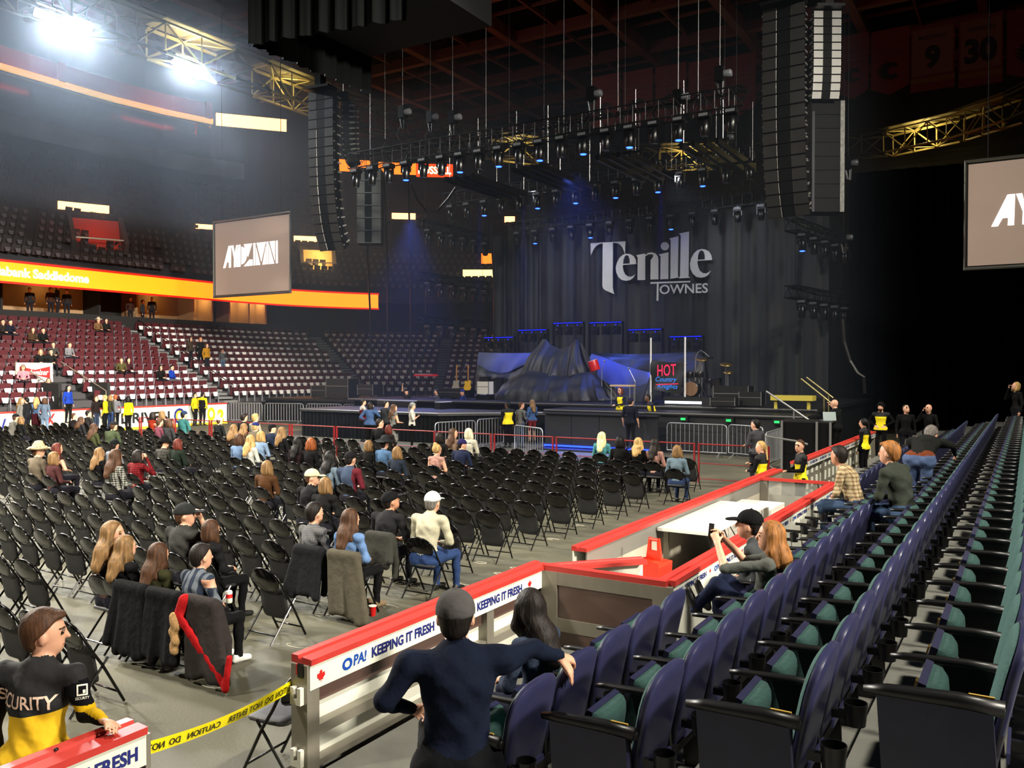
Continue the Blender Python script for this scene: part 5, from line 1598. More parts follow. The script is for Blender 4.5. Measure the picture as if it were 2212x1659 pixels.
LET = {'T': [[(115, 260), (670, 230), (662, 440), (648, 385), (615, 315), (560, 265), (472, 250), (468, 960), (478, 1025), (497, 1072), (440, 1050), (350, 1010), (315, 980), (303, 945), (308, 258), (250, 275), (190, 320), (150, 380), (118, 455)]],
       'e': e_shape(0, 0), 'n': [[(845, 450), (985, 425), (985, 845), (862, 848), (865, 490)], [(985, 455), (1030, 415), (1090, 405), (1150, 425), (1185, 470), (1195, 520), (1195, 835), (1068, 838), (1072, 530), (1110, 480), (1115, 445), (1080, 435), (1030, 440), (985, 470)]],
       'i': [[(1200, 440), (1355, 405), (1352, 830), (1225, 835), (1230, 470)], [(1298 + 66 * math.cos(a * .3927), 308 + 66 * math.sin(a * .3927)) for a in range(16)]],
       'l1': [[(1370, 185), (1515, 148), (1505, 780), (1522, 805), (1385, 828), (1392, 215)]], 'l2': [[(1525, 105), (1685, 75), (1675, 790), (1700, 812), (1522, 820), (1540, 790), (1552, 140)]],
       'e2': e_shape(1192, -62, 1.06), 'bar': [[(1068, 880), (1700, 860), (1700, 883), (1068, 908)]], 'TT': [[(1172, 890), (1198, 890), (1195, 1178), (1165, 1178)]]}
for ch, polys in LET.items():
    mb = MB()
    for p in polys:
        q = [CP(x, y) for x, y in p]
        n_ = len(q)
        mb.add(q + [v + Vector((0, .03, 0)) for v in q], [tuple(range(n_)), tuple(range(2 * n_ - 1, n_ - 1, -1))] + [(i, n_ + i, n_ + (i + 1) % n_, (i + 1) % n_) for i in range(n_)])
    mb.obj('letter', M_SILV, cu)
mb = MB(); a, b, c_ = CP(1215, 1075), CP(1985, 1050), CP(1215, 925)
put_text(mb, 'OWNES', a, (b - a).normalized(), (0, 0, 1), c_.z - a.z, (b - a).length, .015); mb.obj('letter', M_SILV, cu)

# stage light pods in an arc before the curtain
M_BLED = mat('blue_pod_glow', (.08, .15, 1), .5, emit=3.2, ecol=(.05, .10, 1))
for k, (u0, u1, v) in enumerate(((1047, 1112, 729), (1120, 1184, 713), (1196, 1262, 698), (1274, 1346, 697), (1357, 1432, 712), (1446, 1520, 727))):
    Y = 38.2
    a, b = at(u0, v, Y=Y), at(u1, v, Y=Y)
    z = a.z; w = b.x - a.x
    t = thing('light_pod', ['leftmost stage light pod with faint blue bar', 'second stage light pod from the left with blue bar', 'third light pod, left of the two tallest blue bars', 'fourth light pod, right of the two tallest blue bars', 'fifth stage light pod with blue bar', 'rightmost stage light pod behind the white pole'][k], 'stage light', (a.x, Y, 0))
    MB().box2((0, -.12, z - .08), (w, .12, z + .02)).obj('top_bar', BLACKM, t)
    MB().box2((.05, -.135, z - .035), (w - .05, -.12, z - .01)).obj('blue_strip', M_BLED, t)
    for i in range(3):
        x = w * (.18 + .32 * i)
        h_ = MB().box2((x - .17, -.2, z - .62), (x + .17, .1, z - .22)).obj('lamp_head', M_BLKPL, t)
        MB().lathe([(.11, 0), (.12, .03), (.05, .05)], 12, (x, -.2, z - .42), (0, -1, 0)).obj('lens', mat('dark_lens', (.10, .11, .14), .12), h_)
        MB().box2((x - .02, -.05, z - .22), (x + .02, .02, z - .08)).obj('yoke', BLACKM, t)
        MB().ball((x, -.13, z - .14), .03, 6).obj('blue_spark', M_BLED, t)
    for x in (0, w): MB().box2((x - .04, -.05, DZ), (x + .04, .05, z - .05)).obj('stand_leg', BLACKM, t)
# tarps over the gear
M_TARP = mat('black_tarp', (.085, .09, .085), .55, bump=(4, .6))
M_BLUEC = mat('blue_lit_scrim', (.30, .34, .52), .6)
def swag(top, bot, Y, m, label, name='cloth_swag', folds=4, amp=.12, depth=.4, n=20, nv=8):
    T = [at(u, v, Y=Y) for u, v in top]; B = [at(u, v, Y=Y) for u, v in bot]
    def lerp(L, a):
        q = a * (len(L) - 1); i = min(int(q), len(L) - 2); return L[i].lerp(L[i + 1], q - i)
    def fn(a, b):
        p = lerp(T, a).lerp(lerp(B, a), b)
        y = p.y - depth * math.sin(b * 1.57) + amp * math.sin(a * folds * 6.283 + b * 2.2) * b + amp * .5 * math.sin(a * folds * 15 + 1) * b
        return (p.x, y, p.z - amp * .25 * math.sin(b * folds * 3 + a * 3))
    def bk(a, b):
        p = fn(a, b); return (p[0], p[1] + .05 + 1.2 * depth * math.sin(b * 1.57), p[2])
    t = MB().grid(fn, n, nv).grid(lambda a, b: bk(1 - a, b), n, nv).obj(name, m, None, smooth=True)
    return tag(t, label, 'cloth')
swag([(1172, 733), (1178, 731), (1190, 743), (1210, 752), (1232, 745), (1243, 731), (1250, 733)], [(1140, 806), (1160, 822), (1185, 826), (1210, 829), (1235, 828), (1262, 810), (1282, 806)], 33.8, M_TARP, 'black tarp with two peaks covering gear at centre stage', 'gear_tarp', 3, .16, .9, 36, 14)
swag([(1100, 818), (1140, 798), (1175, 804), (1210, 812), (1250, 804), (1276, 802), (1300, 820)], [(1082, 866), (1130, 864), (1180, 868), (1220, 868), (1270, 866), (1310, 866), (1335, 864)], 32.9, M_TARP, 'wide black tarp spread over the riser below the peaked tarp', 'riser_tarp', 5, .14, .9, 40, 12)
swag([(1034, 761), (1080, 762), (1120, 762), (1165, 762)], [(1033, 800), (1070, 808), (1105, 803), (1140, 785)], 35.5, M_BLUEC, 'grey-blue lit cloth hanging left of the peaked tarp', 'lit_scrim', 2, .06, .2)
swag([(1032, 788), (1055, 800), (1085, 806), (1110, 802), (1148, 784)], [(1030, 838), (1060, 822), (1085, 816), (1110, 822), (1140, 845)], 35.2, M_TARP, 'black swag of cloth below the grey-blue lit cloth', 'cloth_swag', 3, .10, .3)
swag([(1278, 764), (1305, 772), (1350, 790), (1408, 806)], [(1276, 776), (1300, 818), (1342, 842), (1400, 830)], 34.5, M_BLUEC, 'bright blue lit cloth sloping down right of the peaked tarp', 'lit_scrim', 2, .05, .2)
swag([(1280, 762), (1350, 764), (1420, 763), (1500, 758), (1522, 772)], [(1288, 770), (1345, 798), (1410, 816), (1470, 800), (1530, 830)], 35.3, M_TARP, 'long black cloth draped over the gear right of centre', 'cloth_swag', 4, .12, .4, 30, 8)
swag([(1332, 842), (1360, 838), (1400, 826), (1406, 820)], [(1330, 872), (1360, 872), (1395, 872), (1410, 872)], 33.5, M_TARP, 'low black cloth under the blue lit cloth', 'cloth_swag', 2, .1, .3)
spot('blue_stage_light', at(1130, 500, Y=33), at(1120, 780, Y=35.4), 2500, (.08, .16, 1), 30, .8, .2)
spot('blue_stage_light', at(1320, 480, Y=33), at(1340, 812, Y=35), 4500, (.06, .14, 1), 22, .8, .2)
# banner on two white poles
bn = thing('stage_banner', 'black banner with neon-style lettering between two white poles', 'banner')
YN = 31.0
def NP(u, v, d=0): p = at(u, v, Y=YN - d); return p
TL, TR, BR, BL = NP(1406, 778), NP(1480, 786), NP(1470, 852), NP(1405, 839)
def bq_(a, b):
    p = (TL.lerp(TR, a)).lerp(BL.lerp(BR, a), b)
    return (p.x, p.y - .12 * math.sin(a * 3.1) * b - .06 * math.sin((a + b) * 5), p.z)
MB().grid(bq_, 14, 10).obj('banner_cloth', mat('black_banner_cloth', (.07, .07, .075), .6), bn, smooth=True)
for u, v0, v1 in ((1406, 730, 872), (1480, 728, 872)):
    a, b = NP(u, v0), NP(u, v1)
    MB().bar((a.x, YN, DZ), (a.x, YN, a.z), .035, 8).obj('white_pole', mat('white_pole_paint', (.85, .85, .85), .4), bn)
    MB().box((a.x, YN, DZ + .02), (.5, .5, .04)).obj('pole_base', BLACKM, bn)
M_PINK, M_NBLUE = mat('neon_pink', (.95, .12, .35), .5, emit=.35), mat('neon_blue', (.15, .50, .95), .5, emit=.32)
for s_, m, (u, v), (u2, v2), h, sh in (('HOT', M_PINK, (1420, 813), (1460, 811), .44, .0), ('Country', M_NBLUE, (1416, 827), (1462, 828), .24, .3), ('Knights', M_NBLUE, (1420, 841), (1464, 843), .22, .3)):
    a, b = NP(u, v, .25), NP(u2, v2, .25)
    mb = MB(); put_text(mb, s_, a, (b - a).normalized(), (0, 0, 1), h, (b - a).length, .005, sh); mb.obj('lettering', m, bn)
a, b = NP(1417, 831, .26), NP(1465, 829, .26)
MB().beam(a, b, .01, .03).obj('underline', M_PINK, bn)
# instruments and gear
def cyl_drum(mb, c, r, d, ax=(0, 0, 1)): mb.lathe([(r * .96, -d / 2), (r, -d / 2 + .01), (r, d / 2 - .01), (r * .96, d / 2)], 16, c, ax)
kp = at(1512, 862, Z=DZ + .3); kp = Vector((at(1525, 862, Y=32).x, 32.0, DZ))
kit = thing('drum_kit', 'dark drum kit with cymbals right of the neon-lettered banner', 'drum kit', kp)
rz_ = MB().box2((-1.3, -1.1, 0), (1.3, 1.2, .32)).obj('riser', M_DECK, kit)
MB().box2((-1.25, -1.12, .06), (.2, -1.1, .16)).obj('white_led_strip', mat('white_led_strip', (.9, .92, 1), .5, emit=1.6), kit)
M_DRUM, M_CYM, M_HEAD = mat('dark_sparkle_drum', (.10, .09, .10), .3, .3), mat('bronze_cymbal', (.62, .52, .30), .3, .9), mat('drum_head', (.48, .36, .26), .5)
mb = MB(); cyl_drum(mb, (-.35, -.55, .62), .30, .42, (0, 1, 0)); bd = mb.obj('bass_drum', M_DRUM, kit, smooth=40)
MB().lathe([(.28, 0), (.27, .01)], 20, (-.35, -.77, .62), (0, -1, 0)).obj('drum_head', M_HEAD, bd)
for x, y, z, r, d in ((-.55, -.35, 1.15, .17, .22), (-.15, -.35, 1.17, .17, .22), (.45, -.15, .85, .22, .38), (.0, .35, .92, .19, .15)):
    mb = MB(); cyl_drum(mb, (x, y, z), r, d); mb.obj('tom_drum', M_DRUM, kit, smooth=40)
    MB().bar((x, y, .32), (x, y, z - d / 2), .02, 6).obj('drum_stand', M_ALU, kit)
for x, y, z, r in ((-.95, -.2, 1.55, .26), (-.2, .1, 1.75, .25), (.75, .1, 1.55, .27), (.95, -.3, 1.25, .2), (-1.0, .3, 1.2, .19)):
    MB().lathe([(r, 0), (r * .5, .025), (.05, .05), (.02, .06)], 18, (x, y, z), (.15, -.3, 1)).obj('cymbal', M_CYM, kit, smooth=True)
    MB().tube([(x, y, .32), (x, y, z)], .014, 5).tube([(x - .2, y, .33), (x, y, .7), (x + .2, y - .1, .33)], .012, 5).obj('cymbal_stand', M_ALU, kit)
def gear_case(u, v, w, h, d, label, Y=31.5, m=None, name='equipment_case', cat='case', zb=DZ):
    p = at(u, v, Y=Y)
    t = thing(name, label, cat, (p.x, Y, zb))
    MB().box2((-w / 2, -d / 2, .06), (w / 2, d / 2, h)).obj('case_body', m or M_BLKPL, t)
    mb = MB()
    for x in (-w / 2, w / 2):
        for y in (-d / 2, d / 2): mb.box2((x - .012, y - .012, .06), (x + .012, y + .012, h + .004))
    mb.obj('corner_edging', M_ALU, t)
    MB().box2((-w / 2 - .005, -d / 2 - .006, h * .62), (w / 2 + .005, -d / 2, h * .65)).obj('latch_strip', M_ALU, t)
    for x in (-w * .4, w * .4): MB().lathe([(.05, -.02), (.05, .02)], 8, (x, -d * .4, .05), (1, 0, 0)).obj('caster', BLACKM, t)
    return t
gear_case(1585, 858, 1.3, .75, .8, 'black equipment rack right of the drum kit', 31.2)
gear_case(1625, 860, .8, .55, .6, 'smaller black case at the right of the stage deck', 31.0)
gear_case(1565, 868, .9, .35, .5, 'low black case in front of the rack', 30.2)
gear_case(740, 850, 1.6, 1.1, .9, 'tall dark case on the left wing deck', 35.0, zb=1.32)
gear_case(700, 855, 1.2, .7, .8, 'dark case left of the tall one on the wing deck', 35.2, zb=1.32)
gear_case(800, 850, 1.0, .6, .8, 'dark case under the red keyboard at stage left', 33.0, zb=DZ)
gear_case(985, 850, 1.5, .5, .8, 'flat black case below the yellow guitar', 32.0)
am = gear_case(1048, 845, .62, .62, .4, 'cream guitar amplifier on a black stand', 31.8, mat('cream_amp_cloth', (.78, .77, .72), .7), 'guitar_amplifier', 'amplifier', DZ + .2)
MB().box2((-.22, -.15, .62), (.22, .15, .84)).obj('amp_head', M_BLKPL, am)
MB().box2((-.36, -.22, -.2), (.36, .22, .02)).obj('amp_stand', BLACKM, am)
# keyboard
kb = at(920, 810, Y=33.5)
k_ = thing('stage_keyboard', 'red keyboard on a stand at stage left', 'keyboard', (kb.x, 33.5, DZ))
kz = kb.z - DZ
MB().box2((-.62, -.16, kz - .06), (.62, .16, kz + .04)).obj('keyboard_body', mat('red_keyboard', (.72, .08, .10), .35), k_)
MB().box2((-.55, -.17, kz + .04), (.40, -.02, kz + .05)).obj('keys', M_WHITE, k_)
MB().tube([(-.4, .1, 0), (.4, .0, kz - .07)], .02, 5).tube([(.4, .1, 0), (-.4, .0, kz - .07)], .02, 5).obj('x_stand', BLACKM, k_)
# yellow guitar on a stand, and a dark one
def guitar(u, v, Y, m, label):
    p = at(u, v, Y=Y)
    g = thing('electric_guitar', label, 'guitar', (p.x, Y, DZ + .35), .2)
    z = .35
    out = [(0, -.28), (.14, -.26), (.18, -.14), (.13, 0), (.17, .12), (.10, .19), (.04, .12), (-.04, .12), (-.10, .16), (-.15, .08), (-.12, -.02), (-.18, -.14), (-.14, -.26)]
    MB().prism(out, (0, 0, z), (1, 0, 0), (0, .15, 1), .05).obj('guitar_body', m, g)
    MB().box((0, .07, z + .42), (.05, .03, .62)).obj('neck', mat('maple_neck', (.60, .42, .22), .4), g)
    MB().box((0, .10, z + .79), (.07, .02, .16)).obj('headstock', MATS['maple_neck'], g)
    MB().tube([(-.15, -.1, -.33), (0, .05, 0), (.15, -.1, -.33)], .012, 5).tube([(0, .25, -.33), (0, .05, .0), (0, .02, .1)], .012, 5).obj('guitar_stand', BLACKM, g)
guitar(1010, 832, 31.5, mat('gold_guitar', (.75, .58, .12), .3), 'gold electric guitar on a stand left of the cream amplifier')
guitar(985, 832, 31.8, mat('pale_guitar', (.5, .48, .42), .3), 'pale electric guitar behind the gold one')
# microphone boom and the red tom on a stand
for (u, v, du, dv, lab) in ((980, 828, 28, -40, 'microphone boom stand leaning right at stage left'), (1372, 824, -14, -28, 'thin microphone stand before the black cloth'), (1300, 800, 6, -20, 'short microphone stand on the riser right of the tarp')):
    a, b = at(u, v, Y=32.5), at(u + du, v + dv, Y=32.5)
    t = thing('microphone_stand', lab, 'microphone stand')
    MB().tube([(a.x, 32.5, DZ), a], .015, 5).tube([a, b], .012, 5).obj('stand_tube', M_ALU, t)
    MB().ball(b, .05, 8).obj('microphone', M_ALU, t)
    MB().lathe([(.14, 0), (.13, .02), (.02, .04)], 12, (a.x, 32.5, DZ)).obj('round_base', BLACKM, t)
p = at(1283, 790, Y=33.2)
t = thing('red_drum', 'small red drum tilted on a stand right of the tarp', 'drum', p)
MB().lathe([(.22, -.22), (.225, -.2), (.225, .2), (.22, .22)], 18, (0, 0, 0), (-.3, -.1, 1)).obj('drum_shell', mat('red_drum_shell', (.80, .08, .07), .35), t, smooth=40)
MB().lathe([(.215, .215), (.21, .235)], 18, (0, 0, 0), (-.3, -.1, 1)).obj('drum_head', M_WHITE, t)
MB().tube([(0, 0, -.2), (0, 0, DZ - p.z)], .02, 5).obj('stand', M_ALU, t)
p = at(1345, 833, Y=29.8)
t = thing('flat_table', 'small pale table top on thin legs before the blue cloth', 'table', (p.x, 29.8, DZ))
MB().box2((-.42, -.25, p.z - DZ - .03), (.42, .25, p.z - DZ + .03)).obj('table_top', mat('pale_wood', (.72, .62, .48), .5), t)
for x in (-.38, .38):
    for y in (-.2, .2): MB().bar((x, y, 0), (x, y, p.z - DZ), .018, 6).obj('leg', M_ALU, t)
# arched lamp over the drum riser
a = [at(u, v, Y=33) for u, v in ((1502, 792), (1503, 772), (1507, 762), (1514, 757), (1522, 762), (1534, 773))]
t = thing('overhead_boom', 'curved silver boom arm arching over the drum kit', 'stand')
MB().tube([(a[0].x, 33, DZ)] + a, .02, 6).obj('boom_tube', M_ALU, t)
MB().box(a[-1], (.2, .1, .08)).obj('boom_weight', BLACKM, t)
# handrails, steps and tech desk at stage right
def rail_line(pts, label, Y, m, r=.03):
    P_ = [at(u, v, Y=Y) for u, v in pts]
    t = thing('hand_rail', label, 'rail')
    MB().tube(P_, r, 6).obj('rail_tube', m, t)
    for q in P_[1:-1] or P_[:1]: MB().tube([q, (q.x, q.y, 0)], r * .8, 6).obj('rail_post', m, t)
rail_line([(1655, 845), (1715, 885), (1778, 928)], 'long slanting steel stair rail right of the stage', 27.5, M_ALU)
rail_line([(1730, 818), (1780, 858), (1797, 872)], 'pair of dull brass-coloured rails above the laptop', 31, mat('dull_brass', (.52, .48, .30), .4, .5))
rail_line([(1742, 815), (1790, 852), (1800, 860)], 'upper dull brass-coloured rail above the laptop', 31.4, MATS['dull_brass'])
rail_line([(1652, 942), (1728, 954), (1745, 960)], 'horizontal steel bar behind the suited man', 23.8, M_ALU)
dk = thing('tech_desk', 'tall black work desk with a laptop at stage right', 'desk')
a, b = at(1692, 906, Y=25.2), at(1802, 904, Y=25.2)
MB().box2((a.x, 24.9, a.z - .05), (b.x, 25.7, a.z)).obj('desk_top', M_DECK, dk)
MB().box2((a.x, 24.9, .02), (b.x, 24.95, a.z - .05)).obj('front_panel', M_SKIRT, dk)
for x in (a.x + .04, (a.x + b.x) / 2 + .3, b.x - .04): MB().box2((x - .03, 24.86, .0), (x + .03, 24.92, a.z - .02)).obj('leg', M_ALU, dk)
p = at(1788, 905, Y=25.3)
lp = thing('laptop', 'open silver laptop on the tech desk', 'laptop', (p.x, 25.3, a.z), .5)
MB().box2((-.18, -.13, 0), (.18, .13, .02)).obj('keyboard_base', M_ALU, lp)
MB().box((0, -.15, .13), (.36, .012, .25), Matrix.Rotation(-.25, 3, 'X')).obj('screen_lid', mat('laptop_lid', (.55, .60, .60), .35, .2), lp)
yb = at(1712, 862, Y=30)
tag(MB().box2((yb.x - .7, 29.8, yb.z - .05), (yb.x + .7, 30.4, yb.z + .12)).box2((yb.x - .6, 29.9, DZ), (yb.x - .5, 30.0, yb.z)).box2((yb.x + .5, 29.9, DZ), (yb.x + .6, 30.0, yb.z)).obj('yellow_bench', mat('yellow_case_lid', (.72, .66, .25), .5)), 'yellow-topped bench at the back of stage right', 'bench')

# ------------------------------------------------------------------ steel crowd racks and red rail
def rack_mesh(L, H=1.1):
    fr = [(0, 0, .18), (0, 0, H - .1), (.1, 0, H), (L - .1, 0, H), (L, 0, H - .1), (L, 0, .18)]
    return fr
def crowd_rack(p0, p1, label, H=1.1):
    p0, p1 = Vector(p0), Vector(p1)
    d = p1 - p0; L = d.length
    t = thing('crowd_barrier', label, 'barrier', (p0.x, p0.y, 0), math.atan2(d.y, d.x), 'steel crowd barriers')
    MB().tube([(0, 0, .16), (0, 0, H - .12), (.03, 0, H - .04), (.12, 0, H), (L - .12, 0, H), (L - .03, 0, H - .04), (L, 0, H - .12), (L, 0, .16)], .021, 6, closed=True).obj('frame', M_GALV, t, smooth=True)
    n = max(3, int(L / .155))
    for i in range(1, n): MB().bar((L * i / n, 0, .16), (L * i / n, 0, H), .010, 5).obj('upright_bar', M_GALV, t)
    for x in (.25, L - .25): MB().tube([(x, -.28, .01), (x, -.2, .03), (x, 0, .16), (x, .2, .03), (x, .28, .01)], .018, 5).obj('foot', M_GALV, t)
def rack_px(u0, v0, u1, v1, label, H=1.1):
    a, b = at(u0, v0, Z=H), at(u1, v1, Z=H)
    crowd_rack((a.x, a.y, 0), (b.x, b.y, 0), label, H)
rack_px(1441, 913, 1570, 918, 'steel crowd barrier left of the suited man')
rack_px(1574, 917, 1648, 922, 'steel crowd barrier directly behind the suited man')
rack_px(1654, 935, 1716, 917, 'steel crowd barrier angled back right of the suited man')
rack_px(940, 913, 1027, 908, 'steel crowd barrier in front of the thrust skirt')
rack_px(1031, 906, 1088, 902, 'steel crowd barrier left of the yellow-vested guard')
rack_px(1112, 918, 1172, 926, 'steel crowd barrier behind the couple in denim')
for k, (u0, u1) in enumerate(((494, 566), (572, 655), (662, 738), (742, 800))):
    rack_px(u0, 870 + (u0 - 490) * .012, u1, 870 + (u1 - 490) * .012, ['steel crowd barrier at the end of the far white boards', 'second steel barrier from the far white boards', 'third steel barrier from the far white boards', 'steel barrier behind the group standing at the thrust'][k])
rr_ = thing('red_barrier', 'long red pipe rail between the chairs and the stage', 'barrier')
xs_ = [-30.5, -28.4, -26.3, -24.2, -22.1, -20.0, -17.9, -15.8, -13.7, -11.6, -9.5, -7.4, -5.6]
for i, (x0, x1) in enumerate(zip(xs_, xs_[1:])):
    t_ = MB()
    for z in (1.0, .5, .1): t_.tube([(x0 + .06, 21.4, z), (x1 - .06, 21.4, z)], .02 if z > .9 else .012, 6)
    t_.obj('rail_section', M_RAILR, rr_)
for x in xs_:
    for dx in (-.06, .06): MB().box2((x + dx - .022, 21.38, 0), (x + dx + .022, 21.42, 1.02)).obj('post', M_RAILR, rr_)
# stage wash and blue beams from the trusses
spot('stage_wash_light', (-20, 34.6, 11.2), (-21, 42, 6), 2200, (.80, .86, 1), 80, .9, .3)
spot('stage_wash_light', (-13, 34.6, 11.2), (-12, 42, 6), 2200, (.80, .86, 1), 80, .9, .3)
for u, v, Y, u2, v2 in ((1130, 440, 40.4, 1135, 700), (1232, 455, 40.4, 1236, 740), (1036, 440, 36, 1030, 860), (1322, 390, 34.6, 1318, 860), (1428, 395, 34.6, 1425, 860)):
    spot('blue_beam_light', at(u, v, Y=Y), at(u2, v2, Y=Y), 16000, (.04, .08, 1), 8, .5, .08)
spot('blue_stage_light', (-16, 31, 11), (-16, 33, 1.6), 5000, (.10, .18, 1), 95, .8, .3)
# black drape added to blot out the floodlit seats right of the stage
mk = thing('darkening_drape', 'tall black drape added to darken the area right of the stage', 'curtain')
drape((-7.6, 44.2, 0), (14, 47, 0), .05, 12.5, 26, .10, mat('black_darkening_cloth', (.03, .03, .032), .9, spec=.05), 'drape_cloth', mk, 6)
spot('blue_stage_light', (-25.8, 33, 10.4), (-24.5, 31, 2), 7000, (.14, .22, 1), 60, .8, .3)
# ------------------------------------------------------------------ rigging: trusses, fixtures, hoists
M_TR = mat('black_truss', (.06, .06, .065), .4, .4)
M_FIX = mat('fixture_black', (.035, .035, .04), .3, .2)
M_GREYPL = mat('grey_fixture_plate', (.42, .43, .45), .35, .3)
M_BLENS = mat('blue_lens_glow', (.1, .25, 1), .4, emit=18, ecol=(.10, .22, 1))
M_LENS = mat('clear_lens', (.30, .32, .36), .08)
def mover(loc, blue=False, tilt=0.2, s=1., first=[None, None]):
    i = 1 if blue else 0
    if first[i] is None:
        t = thing('moving_head_light', 'x', 'stage light')
        MB().box2((-.17, -.14, -.10), (.17, .14, .04)).obj('base', M_FIX, t)
        MB().box2((-.19, -.05, -.34), (-.15, .05, -.10)).box2((.15, -.05, -.34), (.19, .05, -.10)).box2((-.19, -.05, -.13), (.19, .05, -.09)).obj('yoke', M_FIX, t)
        h = MB().lathe([(.08, .18), (.12, .14), (.14, -.02), (.125, -.24), (.11, -.26)], 12, (0, 0, -.34)).obj('lamp_head', M_FIX, t, smooth=40)
        MB().lathe([(.10, 0), (.09, -.015), (.03, -.03)], 12, (0, 0, -.60)).obj('lens', M_BLENS if blue else M_LENS, h)
        MB().box2((-.03, -.03, .04), (.03, .03, .16)).obj('clamp', M_TR, t)
        MB().box2((-.13, -.15, -.06), (.13, -.14, .02)).obj('label_plate', M_GREYPL, t)
        first[i] = t; r = t
    else: r = dup(first[i], loc, 0)
    r.location = loc; r.rotation_euler = (0, 0, 0); r.scale = (s, s, s)
    return r
def stage_truss(p0, p1, size, label, n_fix, tname, zfix=-.3, blues=(), skip=()):
    p0, p1 = Vector(p0), Vector(p1)
    t = thing('lighting_truss', label, 'truss')
    L = (p1 - p0).length; k = max(1, round(L / 2.4))
    for i in range(k):
        lattice(MB(), p0.lerp(p1, i / k), p0.lerp(p1, (i + 1) / k - .004), size, .028, 5).obj('truss_section', M_TR, t)
    if 'ladder' in tname:
        for a_ in (.08, .92):
            q = p0.lerp(p1, a_) + Vector((0, 0, size / 2))
            MB().bar(q, (q.x, q.y, 25.6), .012, 4).obj('drop_wire', M_TR, t)
    MB().tube([p0 + Vector((0, 0, size * .3)), p0.lerp(p1, .5) + Vector((0, 0, size * .1)), p1 + Vector((0, 0, size * .3))], .05, 6).obj('cable_loom', M_FIX, t)
    for i in range(n_fix):
        if i in skip: continue
        sd = (p1 - p0).normalized().cross(Vector((0, 0, 1))) * (size / 2)
        q = p0.lerp(p1, (i + .5) / n_fix) + sd + Vector((0, 0, -size / 2 - .13))
        b = i in blues
        m = mover(q, b, s=1.15)
        m['label'] = ('moving-head lamp with lit blue lens, ' if b else 'dark moving-head lamp, ') + nth(i + 1) + (' from the left under the ' if 'ladder' not in tname else ' from the front under the ') + tname
        m['group'] = ('blue-lit lamps, ' if b else 'dark lamps, ') + tname
    return t
TZ = 11.55
stage_truss((-24.2, 27, TZ), (-7.7, 27, TZ), .62, 'long front lighting truss hung with lamps', 19, 'front truss', blues=(3, 6, 8, 10, 12, 14, 16))
stage_truss((-25.2, 35, TZ - .1), (-9.3, 35, TZ + .2), .55, 'middle lighting truss above the stage', 16, 'middle truss', blues=(2, 5, 7, 9, 11, 13))
stage_truss((-25.0, 41, 10.9), (-10.4, 41, 11.1), .5, 'rear lighting truss along the curtain top', 13, 'rear truss', blues=(1, 4, 8))
for k, (z, nm) in enumerate(((10.4, 'top'), (7.7, 'middle'), (5.5, 'bottom'))):
    stage_truss((-26.6, 34.6, z), (-26.6, 41, z), .4, nm + ' ladder truss with lamps at stage left', 6, nm + ' left ladder')
for k, (z, nm) in enumerate(((9.0, 'upper'), (6.2, 'lower'))):
    stage_truss((-8.6, 36.5, z), (-7.6, 43, z), .5, nm + ' ladder truss with lamps at stage right', 5, nm + ' right ladder', blues=(0,) if k == 0 else ())
# video-bar groups slung between front and middle truss
for g, (x, nm) in enumerate(((-20.4, 'left'), (-17.2, 'centre left'), (-13.6, 'centre right'), (-10.4, 'right'))):
    t = thing('batten_cluster', nm + ' cluster of slanting black light battens under the trusses', 'stage light')
    for i in range(4):
        xx = x + .42 * i
        MB().box2((xx, 28.2, 10.55), (xx + .12, 32.6, 10.75)).obj('batten', M_FIX, t)
    for y in (28.6, 32.2): MB().box2((x - .2, y, 10.75), (x + 1.6, y + .08, 10.83)).obj('cross_bar', M_TR, t)
    for y in (28.6, 32.2):
        for xx in (x, x + 1.4): MB().bar((xx, y, 10.8), (xx, y, 13), .01, 4).obj('drop_wire', M_ALU, t)
# chain hoists
M_CHAIN = mat('hoist_chain', (.26, .26, .26), .4, .5)
def hoist(u, v, Y, label, motor=True, zr=25.5):
    p = at(u, v, Y=Y)
    t = thing('chain_hoist', label, 'hoist', p)
    MB().bar((0, 0, 0), (0, 0, zr - p.z), .012, 4).obj('chain', M_CHAIN, t)
    if motor:
        MB().box2((-.14, -.14, -.1), (.14, .14, .38)).obj('motor_body', M_FIX, t)
        MB().lathe([(.12, 0), (.13, .2), (.10, .24)], 10, (.14, 0, .12), (1, 0, 0)).obj('motor_housing', M_GREYPL, t, smooth=40)
        MB().tube([(-.1, 0, -.1), (-.02, .0, -.5), (.08, 0, -.55), (.1, 0, -.1)], .05, 6).obj('chain_bag', M_FIX, t)
    for sg in (-1, 1): MB().bar((0, 0, -.1), (.32 * sg, 0, -.75), .015, 4).obj('sling', M_TR, t)
for i, (u, v, Y) in enumerate(((1278, 212, 27), (1465, 220, 27), (1555, 170, 27), (1335, 240, 27), (1050, 300, 27), (978, 262, 27), (870, 250, 27), (832, 300, 27), (1508, 215, 27), (1218, 290, 27),
                              (1565, 305, 35), (1350, 330, 35), (1590, 340, 35), (1175, 365, 35), (1100, 400, 35), (930, 260, 30), (1620, 420, 41), (1440, 440, 41))):
    hoist(u, v, Y, 'chain hoist number by place' if 0 else 'black chain hoist with long chain, %s' % ['above the front truss centre', 'right of the front truss middle', 'at the right end of the front truss', 'with no lamp below, front truss', 'left third of the front truss', 'above the orange lettered panel', 'left end of the front truss', 'second from the left end of the front truss', 'second from the right end of the front truss', 'between the two middle hoists of the front truss',
          'right end of the middle truss', 'centre of the middle truss', 'far right of the middle truss', 'left of the middle truss centre', 'left end of the middle truss', 'behind the left end of the front truss', 'right end of the rear truss', 'centre of the rear truss'][i], motor=i in (0, 1, 2, 5, 6, 10, 11, 13, 15))
